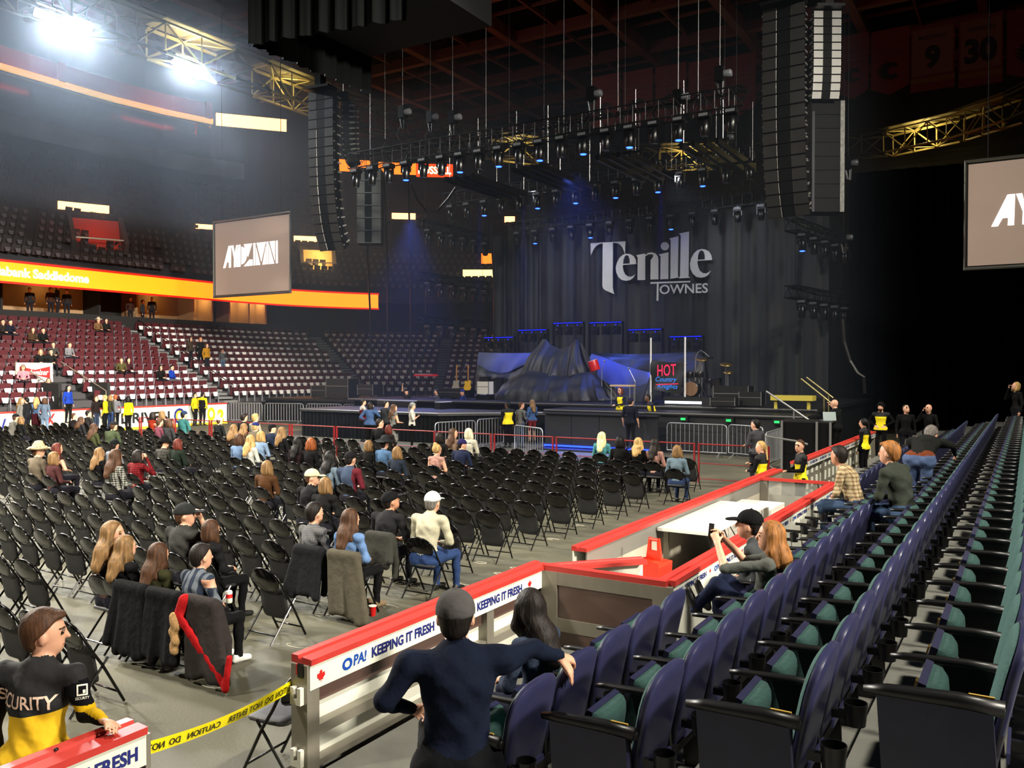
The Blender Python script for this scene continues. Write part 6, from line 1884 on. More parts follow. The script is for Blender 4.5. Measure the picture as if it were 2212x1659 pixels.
for i, (u, v0, v1, Y) in enumerate(((880, 330, 860, 33), (793, 530, 855, 33), (830, 380, 800, 34), (1060, 480, 760, 36))):
    a, b = at(u, v0, Y=Y), at(u + 8, v1, Y=Y)
    tag(MB().tube([a, a.lerp(b, .5) + Vector((.1, 0, 0)), b], .05, 6).obj('cable_drop', M_FIX), ['bundle of cable dropping from the front truss at left', 'cable bundle below the grey-backed speaker column', 'thin cable bundle left of the light ladders', 'cable bundle beside the ladder trusses'][i], 'cable')
P_ = [at(u, v, Y=31) for u, v in ((888, 400), (900, 430), (922, 458), (945, 455), (968, 430), (985, 405))]
tag(MB().tube(P_, .06, 6).obj('cable_swag', M_TR), 'cable loop sagging between truss ends at stage left', 'cable')
P_ = [at(u, v, Y=34) for u, v in ((1820, 690), (1824, 740), (1836, 780), (1852, 806), (1866, 815), (1868, 850))]
tag(MB().tube(P_, .07, 6).obj('cable_swag', M_TR), 'thick cable hanging from the right ladder to the floor', 'cable')

# ------------------------------------------------------------------ speaker arrays
M_SPK = mat('speaker_black', (.02, .02, .022), .6, spec=.15)
M_GRL = mat('speaker_grille', (.17, .165, .16), .5, .3, noise=(60, .2))
M_GRLREFL = mat('grille_painted_reflection', (.82, .81, .77), .45, .1)  # pale colour stands in for floodlight reflected off the slanted grille faces
M_GRLW = mat('pale_speaker_grille', (.88, .88, .86), .5, noise=(40, .1))
M_RAILM = mat('speaker_rail_metal', (.66, .66, .64), .3, .7)
def line_array(x, y, ztop, n, w, bh, dep, yaw, splay, label, grille, cat='speaker', back=False, vee=.18):
    t = thing('line_array', label, cat, (x, y, ztop), yaw)
    # top bumper frame
    MB().box2((-w * .5, -.35, .02), (w * .5, .35, .12)).obj('flying_frame', M_TR, t)
    MB().box2((-.15, -.2, .12), (.15, .2, .6)).obj('hoist_motor', M_FIX, t)
    MB().bar((0, 0, .6), (0, 0, 26 - ztop), .02, 4).obj('chain', M_CHAIN, t)
    px, pz, ang = 0., 0., 0.
    for i in range(n):
        ang = sum(splay[:i + 1]) if i < len(splay) else ang + splay[-1]
        a = math.radians(ang)
        dirv = Vector((0, math.sin(a), -math.cos(a)))       # down the hang; front is -y
        fr = Vector((0, -math.cos(a), -math.sin(a)))
        top = Vector((0, px, pz)); bot = top + dirv * bh
        g = .012
        def Q(s_, f, d): return top + dirv * (g + (bh - 2 * g) * d) + fr * f + Vector((s_ * w / 2, 0, 0))
        bx = MB()
        bx.add([Q(-.80, -dep, 0), Q(.80, -dep, 0), Q(1, .0, 0), Q(-1, .0, 0), Q(-.80, -dep, 1), Q(.80, -dep, 1), Q(1, .0, 1), Q(-1, .0, 1)],
               [(0, 1, 2, 3), (7, 6, 5, 4), (0, 4, 5, 1), (1, 5, 6, 2), (2, 6, 7, 3), (3, 7, 4, 0)])
        b = bx.obj('speaker_box', M_SPK, t)
        gr = MB()
        gr.add([Q(-1, .005, .04), Q(-.34, .005 - 0, .04), Q(-.10, -vee, .04), Q(.10, -vee, .04), Q(.34, .005, .04), Q(1, .005, .04),
                Q(-1, .005, .96), Q(-.34, .005, .96), Q(-.10, -vee, .96), Q(.10, -vee, .96), Q(.34, .005, .96), Q(1, .005, .96)],
               [(0, 6, 7, 1), (1, 7, 8, 2), (2, 8, 9, 3), (3, 9, 10, 4), (4, 10, 11, 5)])
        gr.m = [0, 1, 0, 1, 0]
        gr.obj('grille', [grille, M_GRLREFL if grille is M_GRL else grille], b)
        hw = MB()
        for s_ in (-1, 1):
            hw.bar(Q(s_ * 1.0, -.06, .45), Q(s_ * 1.06, -.06, .45), .03, 6)
        hw.obj('rigging_pin', M_RAILM, b)
        hr = MB()
        for s_ in (-1, 1): hr.beam(Q(s_ * .83, -dep * .55, .5), Q(s_ * .84, -dep - .10, .5), .03, .06)
        hr.obj('rear_rail', M_RAILM, b)
        px, pz = bot.y, bot.z
    return t
SPL = [0] * 5 + [.6, .7, .8, 1, 1.2, 1.6, 2, 2.5, 3.2, 4, 5, 6, 6]
la = at(692, 195, t=36)
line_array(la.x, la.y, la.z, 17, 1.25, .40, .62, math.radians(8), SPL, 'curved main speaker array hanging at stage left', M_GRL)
ra = at(1690, 460, t=27.5)
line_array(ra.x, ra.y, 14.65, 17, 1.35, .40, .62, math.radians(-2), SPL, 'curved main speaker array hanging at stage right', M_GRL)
sr = at(1788, 22, t=31)
line_array(sr.x, sr.y, sr.z, 11, 1.0, .29, .5, math.radians(32), [0] * 6 + [1, 2, 3, 4, 5, 6], 'pale side speaker array brightly lit behind the right main array', M_GRLW, vee=.06)
sl = at(742, 228, t=38)
line_array(sl.x, sl.y, sl.z, 11, 1.0, .25, .5, math.radians(-60), [0] * 5 + [1, 2, 3, 4, 5, 6], 'small dark side array behind the left main array', M_SPK, vee=.06)
def sub_column(u0, u1, v0, v1, t_, label, m, rows, yaw=0., grid=False):
    a, b = at(u0, v0, t=t_), at(u1, v1, t=t_)
    w, h = (u1 - u0) / F * t_, a.z - b.z
    c = (a + b) / 2
    t = thing('subwoofer_column', label, 'speaker', (c.x, c.y, b.z), PSI + yaw)
    for i in range(rows):
        z0 = h * i / rows
        bx = MB().box2((-w / 2, -.45, z0 + .01), (w / 2, .45, z0 + h / rows - .01)).obj('speaker_box', M_SPK, t)
        if grid:
            MB().box2((-w / 2, -.46, z0 + .03), (-w * .18, -.45, z0 + h / rows - .03)).box2((w * .12, -.46, z0 + .03), (w / 2, -.45, z0 + h / rows - .03)).obj('grey_panel', M_GRL2, bx)
            MB().box2((-w / 2, -.465, z0), (w / 2, -.455, z0 + .04)).obj('frame_bar', M_GREYPL, bx)
            MB().ball((-w * .44, -.47, z0 + h / rows * .8), .03, 6).obj('rigging_pin', M_RAILM, bx)
    if not grid:
        MB().box2((w / 2 - .16, -.47, 0), (w / 2, -.45, h)).obj('side_rail', mat('mottled_rail', (.42, .42, .40), .5, .3, noise=(8, .4)), t)
        MB().bar((-w / 2 + .05, -.48, 0), (-w / 2 + .05, -.48, h * .9), .05, 6).obj('cable_loom', M_GREYPL, t)
    MB().bar((0, 0, h), (0, 0, 26 - b.z), .02, 4).obj('chain', M_CHAIN, t)
M_GRL2 = mat('grey_back_panel', (.34, .35, .35), .5, .2)
sub_column(1744, 1814, 226, 462, 32, 'tall black subwoofer column behind the right main array', M_SPK, 8)
sub_column(775, 826, 368, 528, 40, 'speaker column with grey grid face behind the left main array', M_SPK, 6, grid=True)
# right-hand hoist string with truss ends
for i, (u, v, Y) in enumerate(((1832, 360, 36), (1822, 520, 38))):
    hoist(u, v, Y, ['chain hoist right of the subwoofer column', 'hoist and sling carrying the upper right ladder'][i])
# ------------------------------------------------------------------ everyone who is not in the floor chairs
def LC(loc, yaw, s, p):
    d = Vector(p) - Vector(loc)
    c, s_ = math.cos(-yaw), math.sin(-yaw)
    return ((d.x * c - d.y * s_) / s, (d.x * s_ + d.y * c) / s, d.z / s)
def on_surface(mb_list, obj, fn, d, label, m, name='lettering', off=.006):
    """lay flat print on a body: fn maps text (a,b) to a local start point, ray along d"""
    me = obj.data
    tree = BVHTree.FromPolygons([v.co for v in me.vertices], [p.vertices for p in me.polygons])
    vs, fs = mb_list
    bm = bmesh.new()
    bv = [bm.verts.new((a, b, 0)) for a, b in vs]
    for f in fs:
        try: bm.faces.new([bv[i] for i in f])
        except ValueError: pass
    bmesh.ops.triangulate(bm, faces=bm.faces[:])
    bmesh.ops.subdivide_edges(bm, edges=[e for e in bm.edges if e.calc_length() > .08], cuts=1)
    d = Vector(d).normalized()
    for v in bm.verts:
        o = Vector(fn(v.co.x, v.co.y))
        hit = tree.ray_cast(o, d)
        v.co = (hit[0] - d * off) if hit[0] is not None else o + d * .3
    me2 = bpy.data.meshes.new(name); bm.to_mesh(me2); bm.free()
    me2.materials.append(m)
    return link(name, me2, obj)
def sec_paint(zsplit, slope=0., both=True, tilt=0.):
    def f(c, M):
        y = (M == 1) & (c[:, 2] < zsplit + slope * np.abs(c[:, 0]) + tilt * c[:, 0]) & (np.abs(c[:, 0]) < .26)
        return np.where(y, 7, M)
    return f
M_LETW = mat('pale_print', (.86, .74, .66), .6)
def split_mat(name, ca, cb, thr, sx=0.):
    """cloth that changes colour at a sewn seam: cb below object height thr (+ sx * |x|)"""
    m = cloth(ca, name).copy() if False else bpy.data.materials.new(name)
    m.use_nodes = True
    nt = m.node_tree; b = nt.nodes['Principled BSDF']; b.inputs['Roughness'].default_value = .85
    tc = nt.nodes.new('ShaderNodeTexCoord'); sp = nt.nodes.new('ShaderNodeSeparateXYZ')
    nt.links.new(tc.outputs['Object'], sp.inputs[0])
    mu = nt.nodes.new('ShaderNodeMath'); mu.operation = 'MULTIPLY'; mu.inputs[1].default_value = sx
    nt.links.new(sp.outputs['X'], mu.inputs[0])
    ad = nt.nodes.new('ShaderNodeMath'); ad.operation = 'SUBTRACT'
    nt.links.new(sp.outputs['Z'], ad.inputs[0]); nt.links.new(mu.outputs[0], ad.inputs[1])
    lt = nt.nodes.new('ShaderNodeMath'); lt.operation = 'LESS_THAN'; lt.inputs[1].default_value = thr
    nt.links.new(ad.outputs[0], lt.inputs[0])
    mx = nt.nodes.new('ShaderNodeMix'); mx.data_type = 'RGBA'
    mx.inputs[6].default_value = (*lin(ca), 1); mx.inputs[7].default_value = (*lin(cb), 1)
    nt.links.new(lt.outputs[0], mx.inputs[0]); nt.links.new(mx.outputs[2], b.inputs['Base Color'])
    n = nt.nodes.new('ShaderNodeTexNoise'); n.inputs['Scale'].default_value = 9; nt.links.new(tc.outputs['Object'], n.inputs['Vector'])
    bp_ = nt.nodes.new('ShaderNodeBump'); bp_.inputs['Strength'].default_value = .6; bp_.inputs['Distance'].default_value = .03
    nt.links.new(n.outputs['Fac'], bp_.inputs['Height']); nt.links.new(bp_.outputs['Normal'], b.inputs['Normal'])
    return m
SPLITG = split_mat('guard_shirt_near', (.045, .047, .06), (.88, .70, .06), 1.19, .12)
# --- foreground security guard
gl, gy, gs = (-4.50, 2.52, 0), math.radians(24), .955
hw_ = LC(gl, gy, gs, (-4.06, 2.62, 1.14))
def gp(c, M):
    z = c[:, 2] + .05 * c[:, 0]
    band = (M == 7) & (c[:, 0] > .205) & (c[:, 2] < 1.235) & (c[:, 2] > 1.205)
    return np.where(band, 8, M)
guard = person('security guard in a black and yellow shirt standing at the lower left', gl, gy, 'stand', turn=-1.0, nod=.05, arms=('side', ((.30, .02, 1.17), hw_)), topm=SPLITG, bot=(.05, .052, .07), hair=('short', 'brown'), w=1.14, s=gs, vox=.0105, extra_mats=(cloth((.045, .047, .06)), YELM), armi=7, paint=gp, lean=.1)
tv = text2d('SECURITY', .015)
on_surface((tv[0], tv[1]), guard, lambda a, b: (-.20 + .36 * a, -.5, 1.245 + .075 * b - .02 * a), (0, 1, 0), '', M_LETW)
sq = ([(0, 0), (1, 0), (1, 1), (0, 1), (.14, .14), (.86, .14), (.86, .86), (.14, .86), (.55, .2), (.8, .2), (.8, .5), (.55, .5)], [(0, 1, 5, 4), (1, 2, 6, 5), (2, 3, 7, 6), (3, 0, 4, 7), (8, 9, 10, 11)])
amid = Vector((.265, .025, 1.275))
cd_ = (Vector(LC(gl, gy, gs, EYE)) - amid).normalized(); cu_ = cd_.cross(Vector((0, 0, 1))).normalized() * -1; cv_ = cd_.cross(cu_) * 1
cv_ = cv_ if cv_.z > 0 else -cv_
on_surface(sq, guard, lambda a, b: amid + cd_ * .3 + cu_ * ((a - .5) * .055) + cv_ * (b * .06), -cd_, '', M_WHITE, 'sleeve_emblem')
on_surface((text2d('SECURITY', .01)[0], text2d('SECURITY', .01)[1]), guard, lambda a, b: amid + cd_ * .3 + cu_ * ((a - .5) * .07) + cv_ * (b * .014 - .02), -cd_, '', M_WHITE)
gl_m = MB()
for sg in (-1, 1):
    gl_m.tube([Vector((math.cos(-1.0) * (.034 * sg) - math.sin(-1.0) * .10 + .0, math.sin(-1.0) * .034 * sg + math.cos(-1.0) * .10 + .09, 1.612))] + [
        Vector((math.cos(-1.0) * (.075 * sg) - math.sin(-1.0) * (.02), math.sin(-1.0) * .075 * sg + math.cos(-1.0) * .02 + .09, 1.612))], .004, 5)
gl_m.obj('glasses', M_BLKPL, guard)
# --- man in the navy shirt with his arm along the seat backs
ml, my, ms = (-2.59, 3.70, .32), math.radians(40), 1.07
el_ = LC(ml, my, ms, at(1150, 1400, X=-2.40)); wr_ = LC(ml, my, ms, at(1206, 1416, X=-2.33))
def man_extra(J, hd, R):
    sh = A3(wr_)
    return hand(sh, A3(LC(ml, my, ms, at(1240, 1462, X=-2.26))) - sh, A3((.5, -.3, .8)), 0, 1, 1.15, .35)
man = person('man in a dark navy shirt and grey cap with one arm along the seat backs', ml, my, 'sit', lean=.18, turn=-.15, arms=(((-.36, .05, .80), (-.22, .30, .66)), (el_, wr_)), top=(.055, .085, .16), bot=(.05, .055, .07), hair=('crop', 'dark'), hat=('cap', (.32, .31, .31)), w=1.24, s=ms, vox=.0105, extra=man_extra, shoe=SHOE_B)
tag(MB().lathe([(.17, 0), (.18, .03), (.16, .40), (.18, .42), (.18, .45)], 16, (-2.60, 3.70, .35)).obj('round_stool', M_BLKPL), 'black stool hidden under the man in the navy shirt', 'stool')
girl = person('brunette with smooth dark hair beside the man in the navy shirt', (-2.66, 4.70, .31), math.radians(80), 'sit', lean=.1, turn=-.5, arms=('lap', 'lap'), top=(.20, .24, .32), bot=(.14, .16, .24), hair=('long', 'dark'), s=.93, fem=True, vox=.011)
# --- couple behind the white wall
wl, wy = (-1.84, 6.90, .50), math.radians(90)
hp1, hp2 = LC(wl, wy, .93, at(1655, 1212, X=-2.18)), LC(wl, wy, .93, at(1640, 1196, X=-2.22))
lg = [((sg * .09, .02, .50), (sg * .13 + .02, .36, .74), (sg * .12, .56, .50), (sg * .13, .62, .66)) for sg in (-1, 1)]
wo = person('woman with copper-blond hair holding up a phone, her boots on the white wall', wl, wy, 'sit', lean=-.15, turn=.3, arms=(((-.26, .24, .92), (-.10, .36, 1.10)), ((.26, .22, .90), (.08, .37, 1.12))), top=(.34, .35, .33), bot=(.14, .17, .28), hair=('long', 'ginger'), s=.93, fem=True, legs=lg, shoe=SHOE_B, sleeve='short', vox=.011)
ph = tag(MB().box((0, 0, 0), (.075, .010, .15)).obj('phone', M_BLKPL), 'dark phone held up by the copper-blond woman', 'phone')
ph.location = Vector(wl) + Vector((-.45 * .93, 0, 1.17 * .93)); ph.rotation_euler = (0, .2, math.radians(80))
person('man in a black cap and grey jacket beside the copper-blond woman', (-1.92, 7.36, .50), math.radians(90), 'sit', bend=.22, s=.94, lean=.0, turn=.1, nod=-.25, top=(.26, .27, .28), bot=(.16, .19, .28), hair=('crop', 'dark'), hat=('cap', (.05, .055, .06)), w=1.1, vox=.011)
# --- right-hand trio
pl = at(1920, 990, Z=1.76)
person('man in a tan plaid shirt looking across the boards', (-2.0, pl.y, .57), math.radians(88), 'sit', lean=.35, turn=-.35, arms=('lap', 'lap'), topm=PLAID_TAN, bot=(.20, .27, .37), hair=('short', 'dark'), w=1.12, skin='tan')
gj = at(2003, 985, Z=1.97)
person('man in a dark green jacket with short ginger hair seen from behind', (-1.22, gj.y, .79), math.radians(72), 'sit', lean=.25, turn=.1, top=(.21, .23, .20), bot=(.24, .32, .44), hair=('short', 'ginger'), w=1.2, legdir=.3)
bm_ = at(1992, 960, Y=13.6)
person('man in a black jacket and blue jeans bending over between the seat rows', (-1.36, 13.6, .72), math.radians(-10), 'stand', bend=1.05, arms=(((-.30, .55, 1.10), (-.26, .75, .95)), ((.30, .55, 1.1), (.28, .78, .95))), top=(.10, .105, .10), bot=(.33, .40, .55), hair=('short', 'grey'), w=1.22, nod=-.2, extra_mats=(cloth((.45, .22, .12)),), paint=lambda c, M: np.where((M == 2) & (c[:, 2] > .985), 7, M))
# --- guards and staff near the gate and stage right
sl_ = at(1633, 915, Z=1.62)
SUIT = (.27, .27, .29)
suit = person('young man in a grey suit and red tie by the red rail', (sl_.x, sl_.y, 0), math.radians(60), 'stand', turn=.35, arms=('front', 'front'), top=SUIT, bot=(.13, .13, .15), hair=('short', 'black'), extra_mats=(cloth((.85, .83, .80)), cloth((.55, .16, .12))),
    paint=lambda c, M: np.where((M == 1) & (c[:, 1] > .06) & (np.abs(c[:, 0]) < .018) & (c[:, 2] > 1.12), 8, np.where((M == 1) & (c[:, 1] > .045) & (np.abs(c[:, 0]) < .05 * (c[:, 2] - 1.1) / .3 + .012) & (c[:, 2] > 1.12), 7, M)))
def guard_p(u, v, label, Z=1.6, Y=None, fl=0., yaw=0., turn=0., arms=('side', 'side'), hair=('short', 'dark'), hat=None, fem=False, zs=1.26, s=1., lean=0., skin='light', X=None, ylw=None, bend=0., w=1.05, top=(.05, .052, .06)):
    p = at(u, v, Z=Z) if Y is None and X is None else (at(u, v, Y=Y) if X is None else at(u, v, X=X))
    return person(label, (p.x, p.y, fl), yaw, 'stand', lean=lean, turn=turn, arms=arms, topm=split_mat('guard_shirt', top, (.93, .84, .05), zs), bot=(.05, .05, .06), hair=hair, hat=hat, fem=fem, s=s, skin=skin, w=w, bend=bend, extra_mats=(cloth(top),), armi=7)
guard_p(1645, 972, 'blond woman guard in yellow and black looking back over the red cap', X=-4.42, yaw=math.radians(75), turn=1.1, arms=('front', 'crossed'), hair=('ponytail', 'blonde'), fem=True, s=.90, zs=1.25)
guard_p(1730, 972, 'balding man guard in yellow and black standing in the board gap', X=-3.75, yaw=math.radians(120), turn=.6, arms=('front', 'front'), hair=('crop', 'brown'), s=.92, zs=1.22)
guard_p(1867, 912, 'guard with dark ponytail in yellow and black beyond the board run', Z=1.55, yaw=math.radians(70), turn=.2, hair=('ponytail', 'black'), fem=True, s=.96, zs=1.27)
guard_p(1903, 876, 'bearded guard in a yellow-fronted shirt facing the seats', Y=28, fl=.2, yaw=math.radians(175), arms=('hips', 'hips'), hair=('beard', 'brown'), hat=('toque', (.06, .06, .06)), zs=1.30)
def stand_p(u, v, label, Z=1.6, Y=None, fl=0., X=None, yaw=0., **kw):
    p = at(u, v, Z=Z) if Y is None and X is None else (at(u, v, Y=Y) if X is None else at(u, v, X=X))
    return person(label, (p.x, p.y, fl), yaw, 'stand', **kw)
stand_p(1808, 868, 'bald technician in black working at the laptop', Y=25.6, fl=.36, yaw=math.radians(70), turn=-.1, nod=-.3, arms=('front', 'face'), hair=('bald', 'brown'), top=(.07, .08, .08), bot=(.05, .05, .055), w=1.1, lean=.1)
stand_p(1957, 882, 'man in a black suit looking down at stage right', Y=27, fl=.2, yaw=math.radians(200), nod=-.3, turn=.4, hair=('crop', 'dark'), top=(.06, .06, .065))
stand_p(2007, 882, 'bald man in black with a hand at his mouth at stage right', Y=27.5, fl=.2, yaw=math.radians(150), arms=('side', 'face'), hair=('bald', 'brown'), top=(.08, .08, .08))
stand_p(2196, 838, 'blond woman in black holding a phone at the far right', Y=29, fl=.85, yaw=math.radians(120), arms=('side', 'face'), hair=('bob', 'blonde'), top=(.08, .08, .085), fem=True, nod=-.3)
# --- group at the thrust
stand_p(784, 865, 'bearded man in a white and maroon hoodie at the barrier', Z=1.68, yaw=-.6, hair=('beard', 'dark'), top=(.74, .70, .66), bot=(.10, .10, .12), extra_mats=(cloth((.36, .07, .09)),), paint=lambda c, M: np.where((M == 1) & (c[:, 2] < 1.30), 7, M), w=1.15, arms=('crossed', 'crossed'))
stand_p(799, 879, 'dark-haired woman in a denim jacket at the barrier', Z=1.55, yaw=.15, hair=('bob', 'dark'), top=(.24, .34, .50), bot=BLK, fem=True, w=1.25, arms=('hips', 'face'))
stand_p(833, 872, 'man with short hair in a charcoal shirt at the thrust', Z=1.62, yaw=-.2, turn=-.5, hair=('crop', 'dark'), top=(.17, .18, .19), bot=BLK, w=1.1, arms=('crossed', 'crossed'))
stand_p(850, 884, 'woman with very long brown hair and a speckled dress', Z=1.55, yaw=-.3, turn=-.5, hair=('long', 'brown'), topm=DOTS, bot=BLK, fem=True, dress=True, arms=('front', 'front'), sleeve='none')
stand_p(890, 880, 'person in a white tee and cap with arms folded at the thrust', Z=1.55, yaw=-.9, turn=-.3, hair=('ponytail', 'grey'), hat=('cap', (.55, .56, .55)), top=(.80, .79, .74), bot=BLK, sleeve='short', arms=('side', 'crossed'), fem=True, w=1.1)
guard_p(1097, 874, 'guard with dark skin and a big yellow vest before the thrust', Z=1.62, yaw=math.radians(70), turn=.2, hair=('crop', 'black'), skin='dark', w=1.3, zs=1.33)
stand_p(1124, 874, 'man in a dark plaid shirt and jeans leaning to the denim woman', Z=1.62, yaw=-.4, turn=-.3, hair=('crop', 'brown'), topm=PLAID_DK, bot=(.24, .31, .42), arms=('side', 'front'), side=.1)
stand_p(1150, 871, 'long-haired blond woman in a denim jacket and shorts', Z=1.58, yaw=1.0, turn=.4, hair=('long', 'dirty'), top=(.26, .38, .58), bot=(.5, .12, .12), fem=True, barelegs=True, arms=('side', 'front'), shoe=cloth((.12, .11, .10)))
guard_p(1341, 840, 'guard in a yellow vest with reddish hair behind the barricade', Y=29, fl=.55, yaw=math.radians(160), hair=('bob', 'red'), fem=True, arms=('front', 'front'), zs=1.36, top=(.09, .11, .20))
stand_p(1362, 862, 'man in a navy tee and cap at the front of the barricade', Y=27.0, fl=.18, yaw=-.1, hair=('crop', 'dark'), hat=('cap', (.12, .12, .25)), top=(.07, .08, .13), bot=BLK, sleeve='short', arms=('side', 'side'), w=1.15, s=1.03)
guard_p(1414, 856, 'guard in a yellow vest leaning over the barricade', Y=29, fl=.3, yaw=math.radians(130), hair=('crop', 'black'), skin='dark', lean=.4, zs=1.32, top=(.08, .09, .16))
# crew beyond the thrust edge
stand_p(879, 855, 'crew member in a cap with one arm raised beyond the thrust', Y=31.2, fl=.3, yaw=math.radians(170), arms=('side', 'raised'), hair=('crop', 'dark'), hat=('cap', (.08, .08, .09)), top=(.12, .12, .14), sleeve='short')
stand_p(944, 855, 'dark-haired crew member seen behind the footlight bars', Y=31.4, fl=.3, yaw=math.radians(120), hair=('crop', 'black'), top=(.3, .3, .34))
stand_p(1000, 852, 'crew member in a blue cap and blue tee beside the footlights', Y=31.4, fl=.3, yaw=math.radians(150), hair=('crop', 'dark'), hat=('cap', (.16, .20, .45)), top=(.12, .16, .38))
# --- standing people at the far left of the floor
FARL = [(45, 863, 'blond woman in a grey cardigan talking at the far left', 1.55, dict(hair=('long', 'dirty'), top=(.45, .44, .42), bot=(.4, .4, .42), fem=True, yaw=-.9)),
 (58, 852, 'dark-haired man behind the two blond women at far left', 1.65, dict(hair=('short', 'black'), top=(.10, .10, .11), yaw=2.0)),
 (78, 862, 'blond woman in a denim jacket and maroon skirt at far left', 1.55, dict(hair=('long', 'blonde'), top=(.32, .42, .58), bot=(.28, .09, .12), fem=True, yaw=.9, skirt=True)),
 (96, 872, 'person in pale jeans behind the denim jacket at far left', 1.5, dict(hair=('bob', 'brown'), top=(.36, .42, .50), bot=(.42, .50, .60), yaw=.5)),
 (207, 846, 'man in a dark leather jacket near the stair rail', 1.68, dict(hair=('short', 'brown'), top=(.11, .08, .08), bot=(.16, .20, .28), yaw=-1.2)),
 (227, 850, 'blond guard in a yellow-collared shirt beside the leather jacket', 1.62, dict(hair=('short', 'blonde'), top=(.75, .68, .10), bot=BLK, yaw=2.2)),
 (238, 855, 'person in an olive vest and blue jeans seen from behind', 1.62, dict(hair=('bob', 'dirty'), top=(.20, .20, .16), bot=(.20, .28, .45), yaw=.1)),
 (249, 848, 'woman in a grey coat near the olive vest', 1.62, dict(hair=('short', 'auburn'), top=(.40, .40, .42), bot=BLK, yaw=1.2, fem=True)),
 (277, 866, 'dark-haired guard in a bright yellow vest before the far boards', 1.55, dict(hair=('bob', 'black'), top=(.90, .84, .08), bot=BLK, yaw=1.8)),
 (421, 848, 'guard in black with yellow arms left of the tall guard', 1.62, dict(hair=('short', 'dark'), top=(.80, .72, .08), bot=BLK, yaw=-1.2)),
 (437, 846, 'tall guard with yellow shoulders and black back before the far boards', 1.70, dict(hair=('crop', 'black'), top=(.90, .84, .08), bot=BLK, yaw=.3, arms=('crossed', 'side'), w=1.15, extra_mats=(cloth((.06, .06, .06)),), paint=lambda c, M: np.where((M == 1) & (c[:, 2] < 1.32) & (np.abs(c[:, 0]) < .2), 7, M)))]
for u, v, lab, z, kw in FARL:
    p = at(u, v, Z=z * .98)
    kw = dict(kw); yw = kw.pop('yaw', 0)
    x = max(p.x, -36.9)
    q = at(u, v, X=x) if x != p.x else p
    person(lab, (q.x, q.y, 0), yw, 'stand', **kw)
# --- people in the far stand
STANDP = [(212, 690, 'man in a pale western hat sitting high in the far stand', 'sit', dict(hat=('cowboy', (.75, .70, .60)), top=(.45, .33, .22))),
 (229, 694, 'dark-haired person beside the pale hat in the far stand', 'sit', dict(hair=('bob', 'dark'), top=(.10, .10, .10))),
 (262, 775, 'person in an olive top in the middle of the maroon rows', 'sit', dict(hair=('short', 'brown'), top=(.30, .28, .16))),
 (277, 779, 'person in dark maroon beside the olive top', 'sit', dict(hair=('bob', 'dark'), top=(.22, .10, .12))),
 (347, 790, 'woman in black left of the bright blue jacket', 'sit', dict(hair=('bob', 'black'), top=(.07, .07, .07), fem=True)),
 (371, 788, 'man in a bright blue jacket in the far stand', 'sit', dict(hair=('short', 'dark'), top=(.08, .22, .62), bot=(.3, .3, .32))),
 (150, 740, 'person in a light grey top in the maroon rows', 'sit', dict(hair=('short', 'brown'), top=(.48, .48, .50))),
 (115, 745, 'person in a camouflage top in the maroon rows', 'sit', dict(hair=('short', 'dark'), top=(.25, .24, .23))),
 (88, 752, 'blond person in black in the maroon rows', 'sit', dict(hair=('bob', 'dirty'), top=(.09, .09, .09))),
 (110, 758, 'person in a dark jacket below the camouflage top', 'sit', dict(hair=('short', 'dark'), top=(.10, .10, .10))),
 (70, 712, 'person in a brown top near the upper rows at left', 'sit', dict(hair=('bob', 'brown'), top=(.28, .20, .14))),
 (93, 712, 'person in black near the upper rows at left', 'sit', dict(hair=('short', 'black'), top=(.08, .08, .08))),
 (22, 690, 'person in navy at the left edge of the far stand', 'sit', dict(hair=('short', 'dark'), top=(.09, .10, .16))),
 (6, 698, 'person cut by the left edge high in the far stand', 'sit', dict(hair=('short', 'dark'), top=(.15, .12, .12))),
 (50, 800, 'woman in a pink jacket below the sponsor sign', 'sit', dict(hair=('bob', 'red'), top=(.75, .50, .55), fem=True)),
 (105, 822, 'woman in a plaid shirt coming down the vomitory stairs', 'stand', dict(hair=('long', 'brown'), topm=PLAID_RED, bot=(.35, .42, .55), fem=True, fl=1.1)),
 (147, 838, 'woman with dark hair and a bright blue top by the stair opening', 'stand', dict(hair=('long', 'black'), top=(.10, .22, .60), bot=BLK, fem=True, fl=.35)),
 (411, 733, 'person in a black and tan top standing on the aisle stairs', 'stand', dict(hair=('bob', 'dark'), top=(.22, .18, .14))),
 (433, 742, 'person in black on the aisle stairs left of the mustard coat', 'stand', dict(hair=('bob', 'auburn'), top=(.06, .06, .06))),
 (446, 756, 'woman in a mustard yellow coat on the aisle stairs', 'stand', dict(hair=('bob', 'brown'), top=(.66, .47, .08), fem=True, w=1.2)),
 (481, 770, 'child in a grey top and jeans on the aisle stairs', 'stand', dict(hair=('short', 'blonde'), top=(.32, .34, .36), bot=(.28, .36, .48), s=.8))]
for u, v, lab, pose, kw in STANDP:
    hz = 1.19 if pose == 'sit' else 1.6 * kw.get('s', 1)
    kw = dict(kw); flo = kw.pop('fl', None)
    if flo is None:
        i = min(range(11), key=lambda i: abs(at(u, v, X=-30 - RW[i]).z - (ZW[i] + hz)))
        p = at(u, v, X=-30 - RW[i] + .12); fl = ZW[i] + (.12 if pose == 'stand' else 0)
    else:
        p = at(u, v, X=-39.3 if flo > 1 else -37.0); fl = p.z - hz
    person(lab, (p.x, p.y, fl), math.radians(-90) + random.Random(lab).uniform(-.5, .5), pose, **kw)
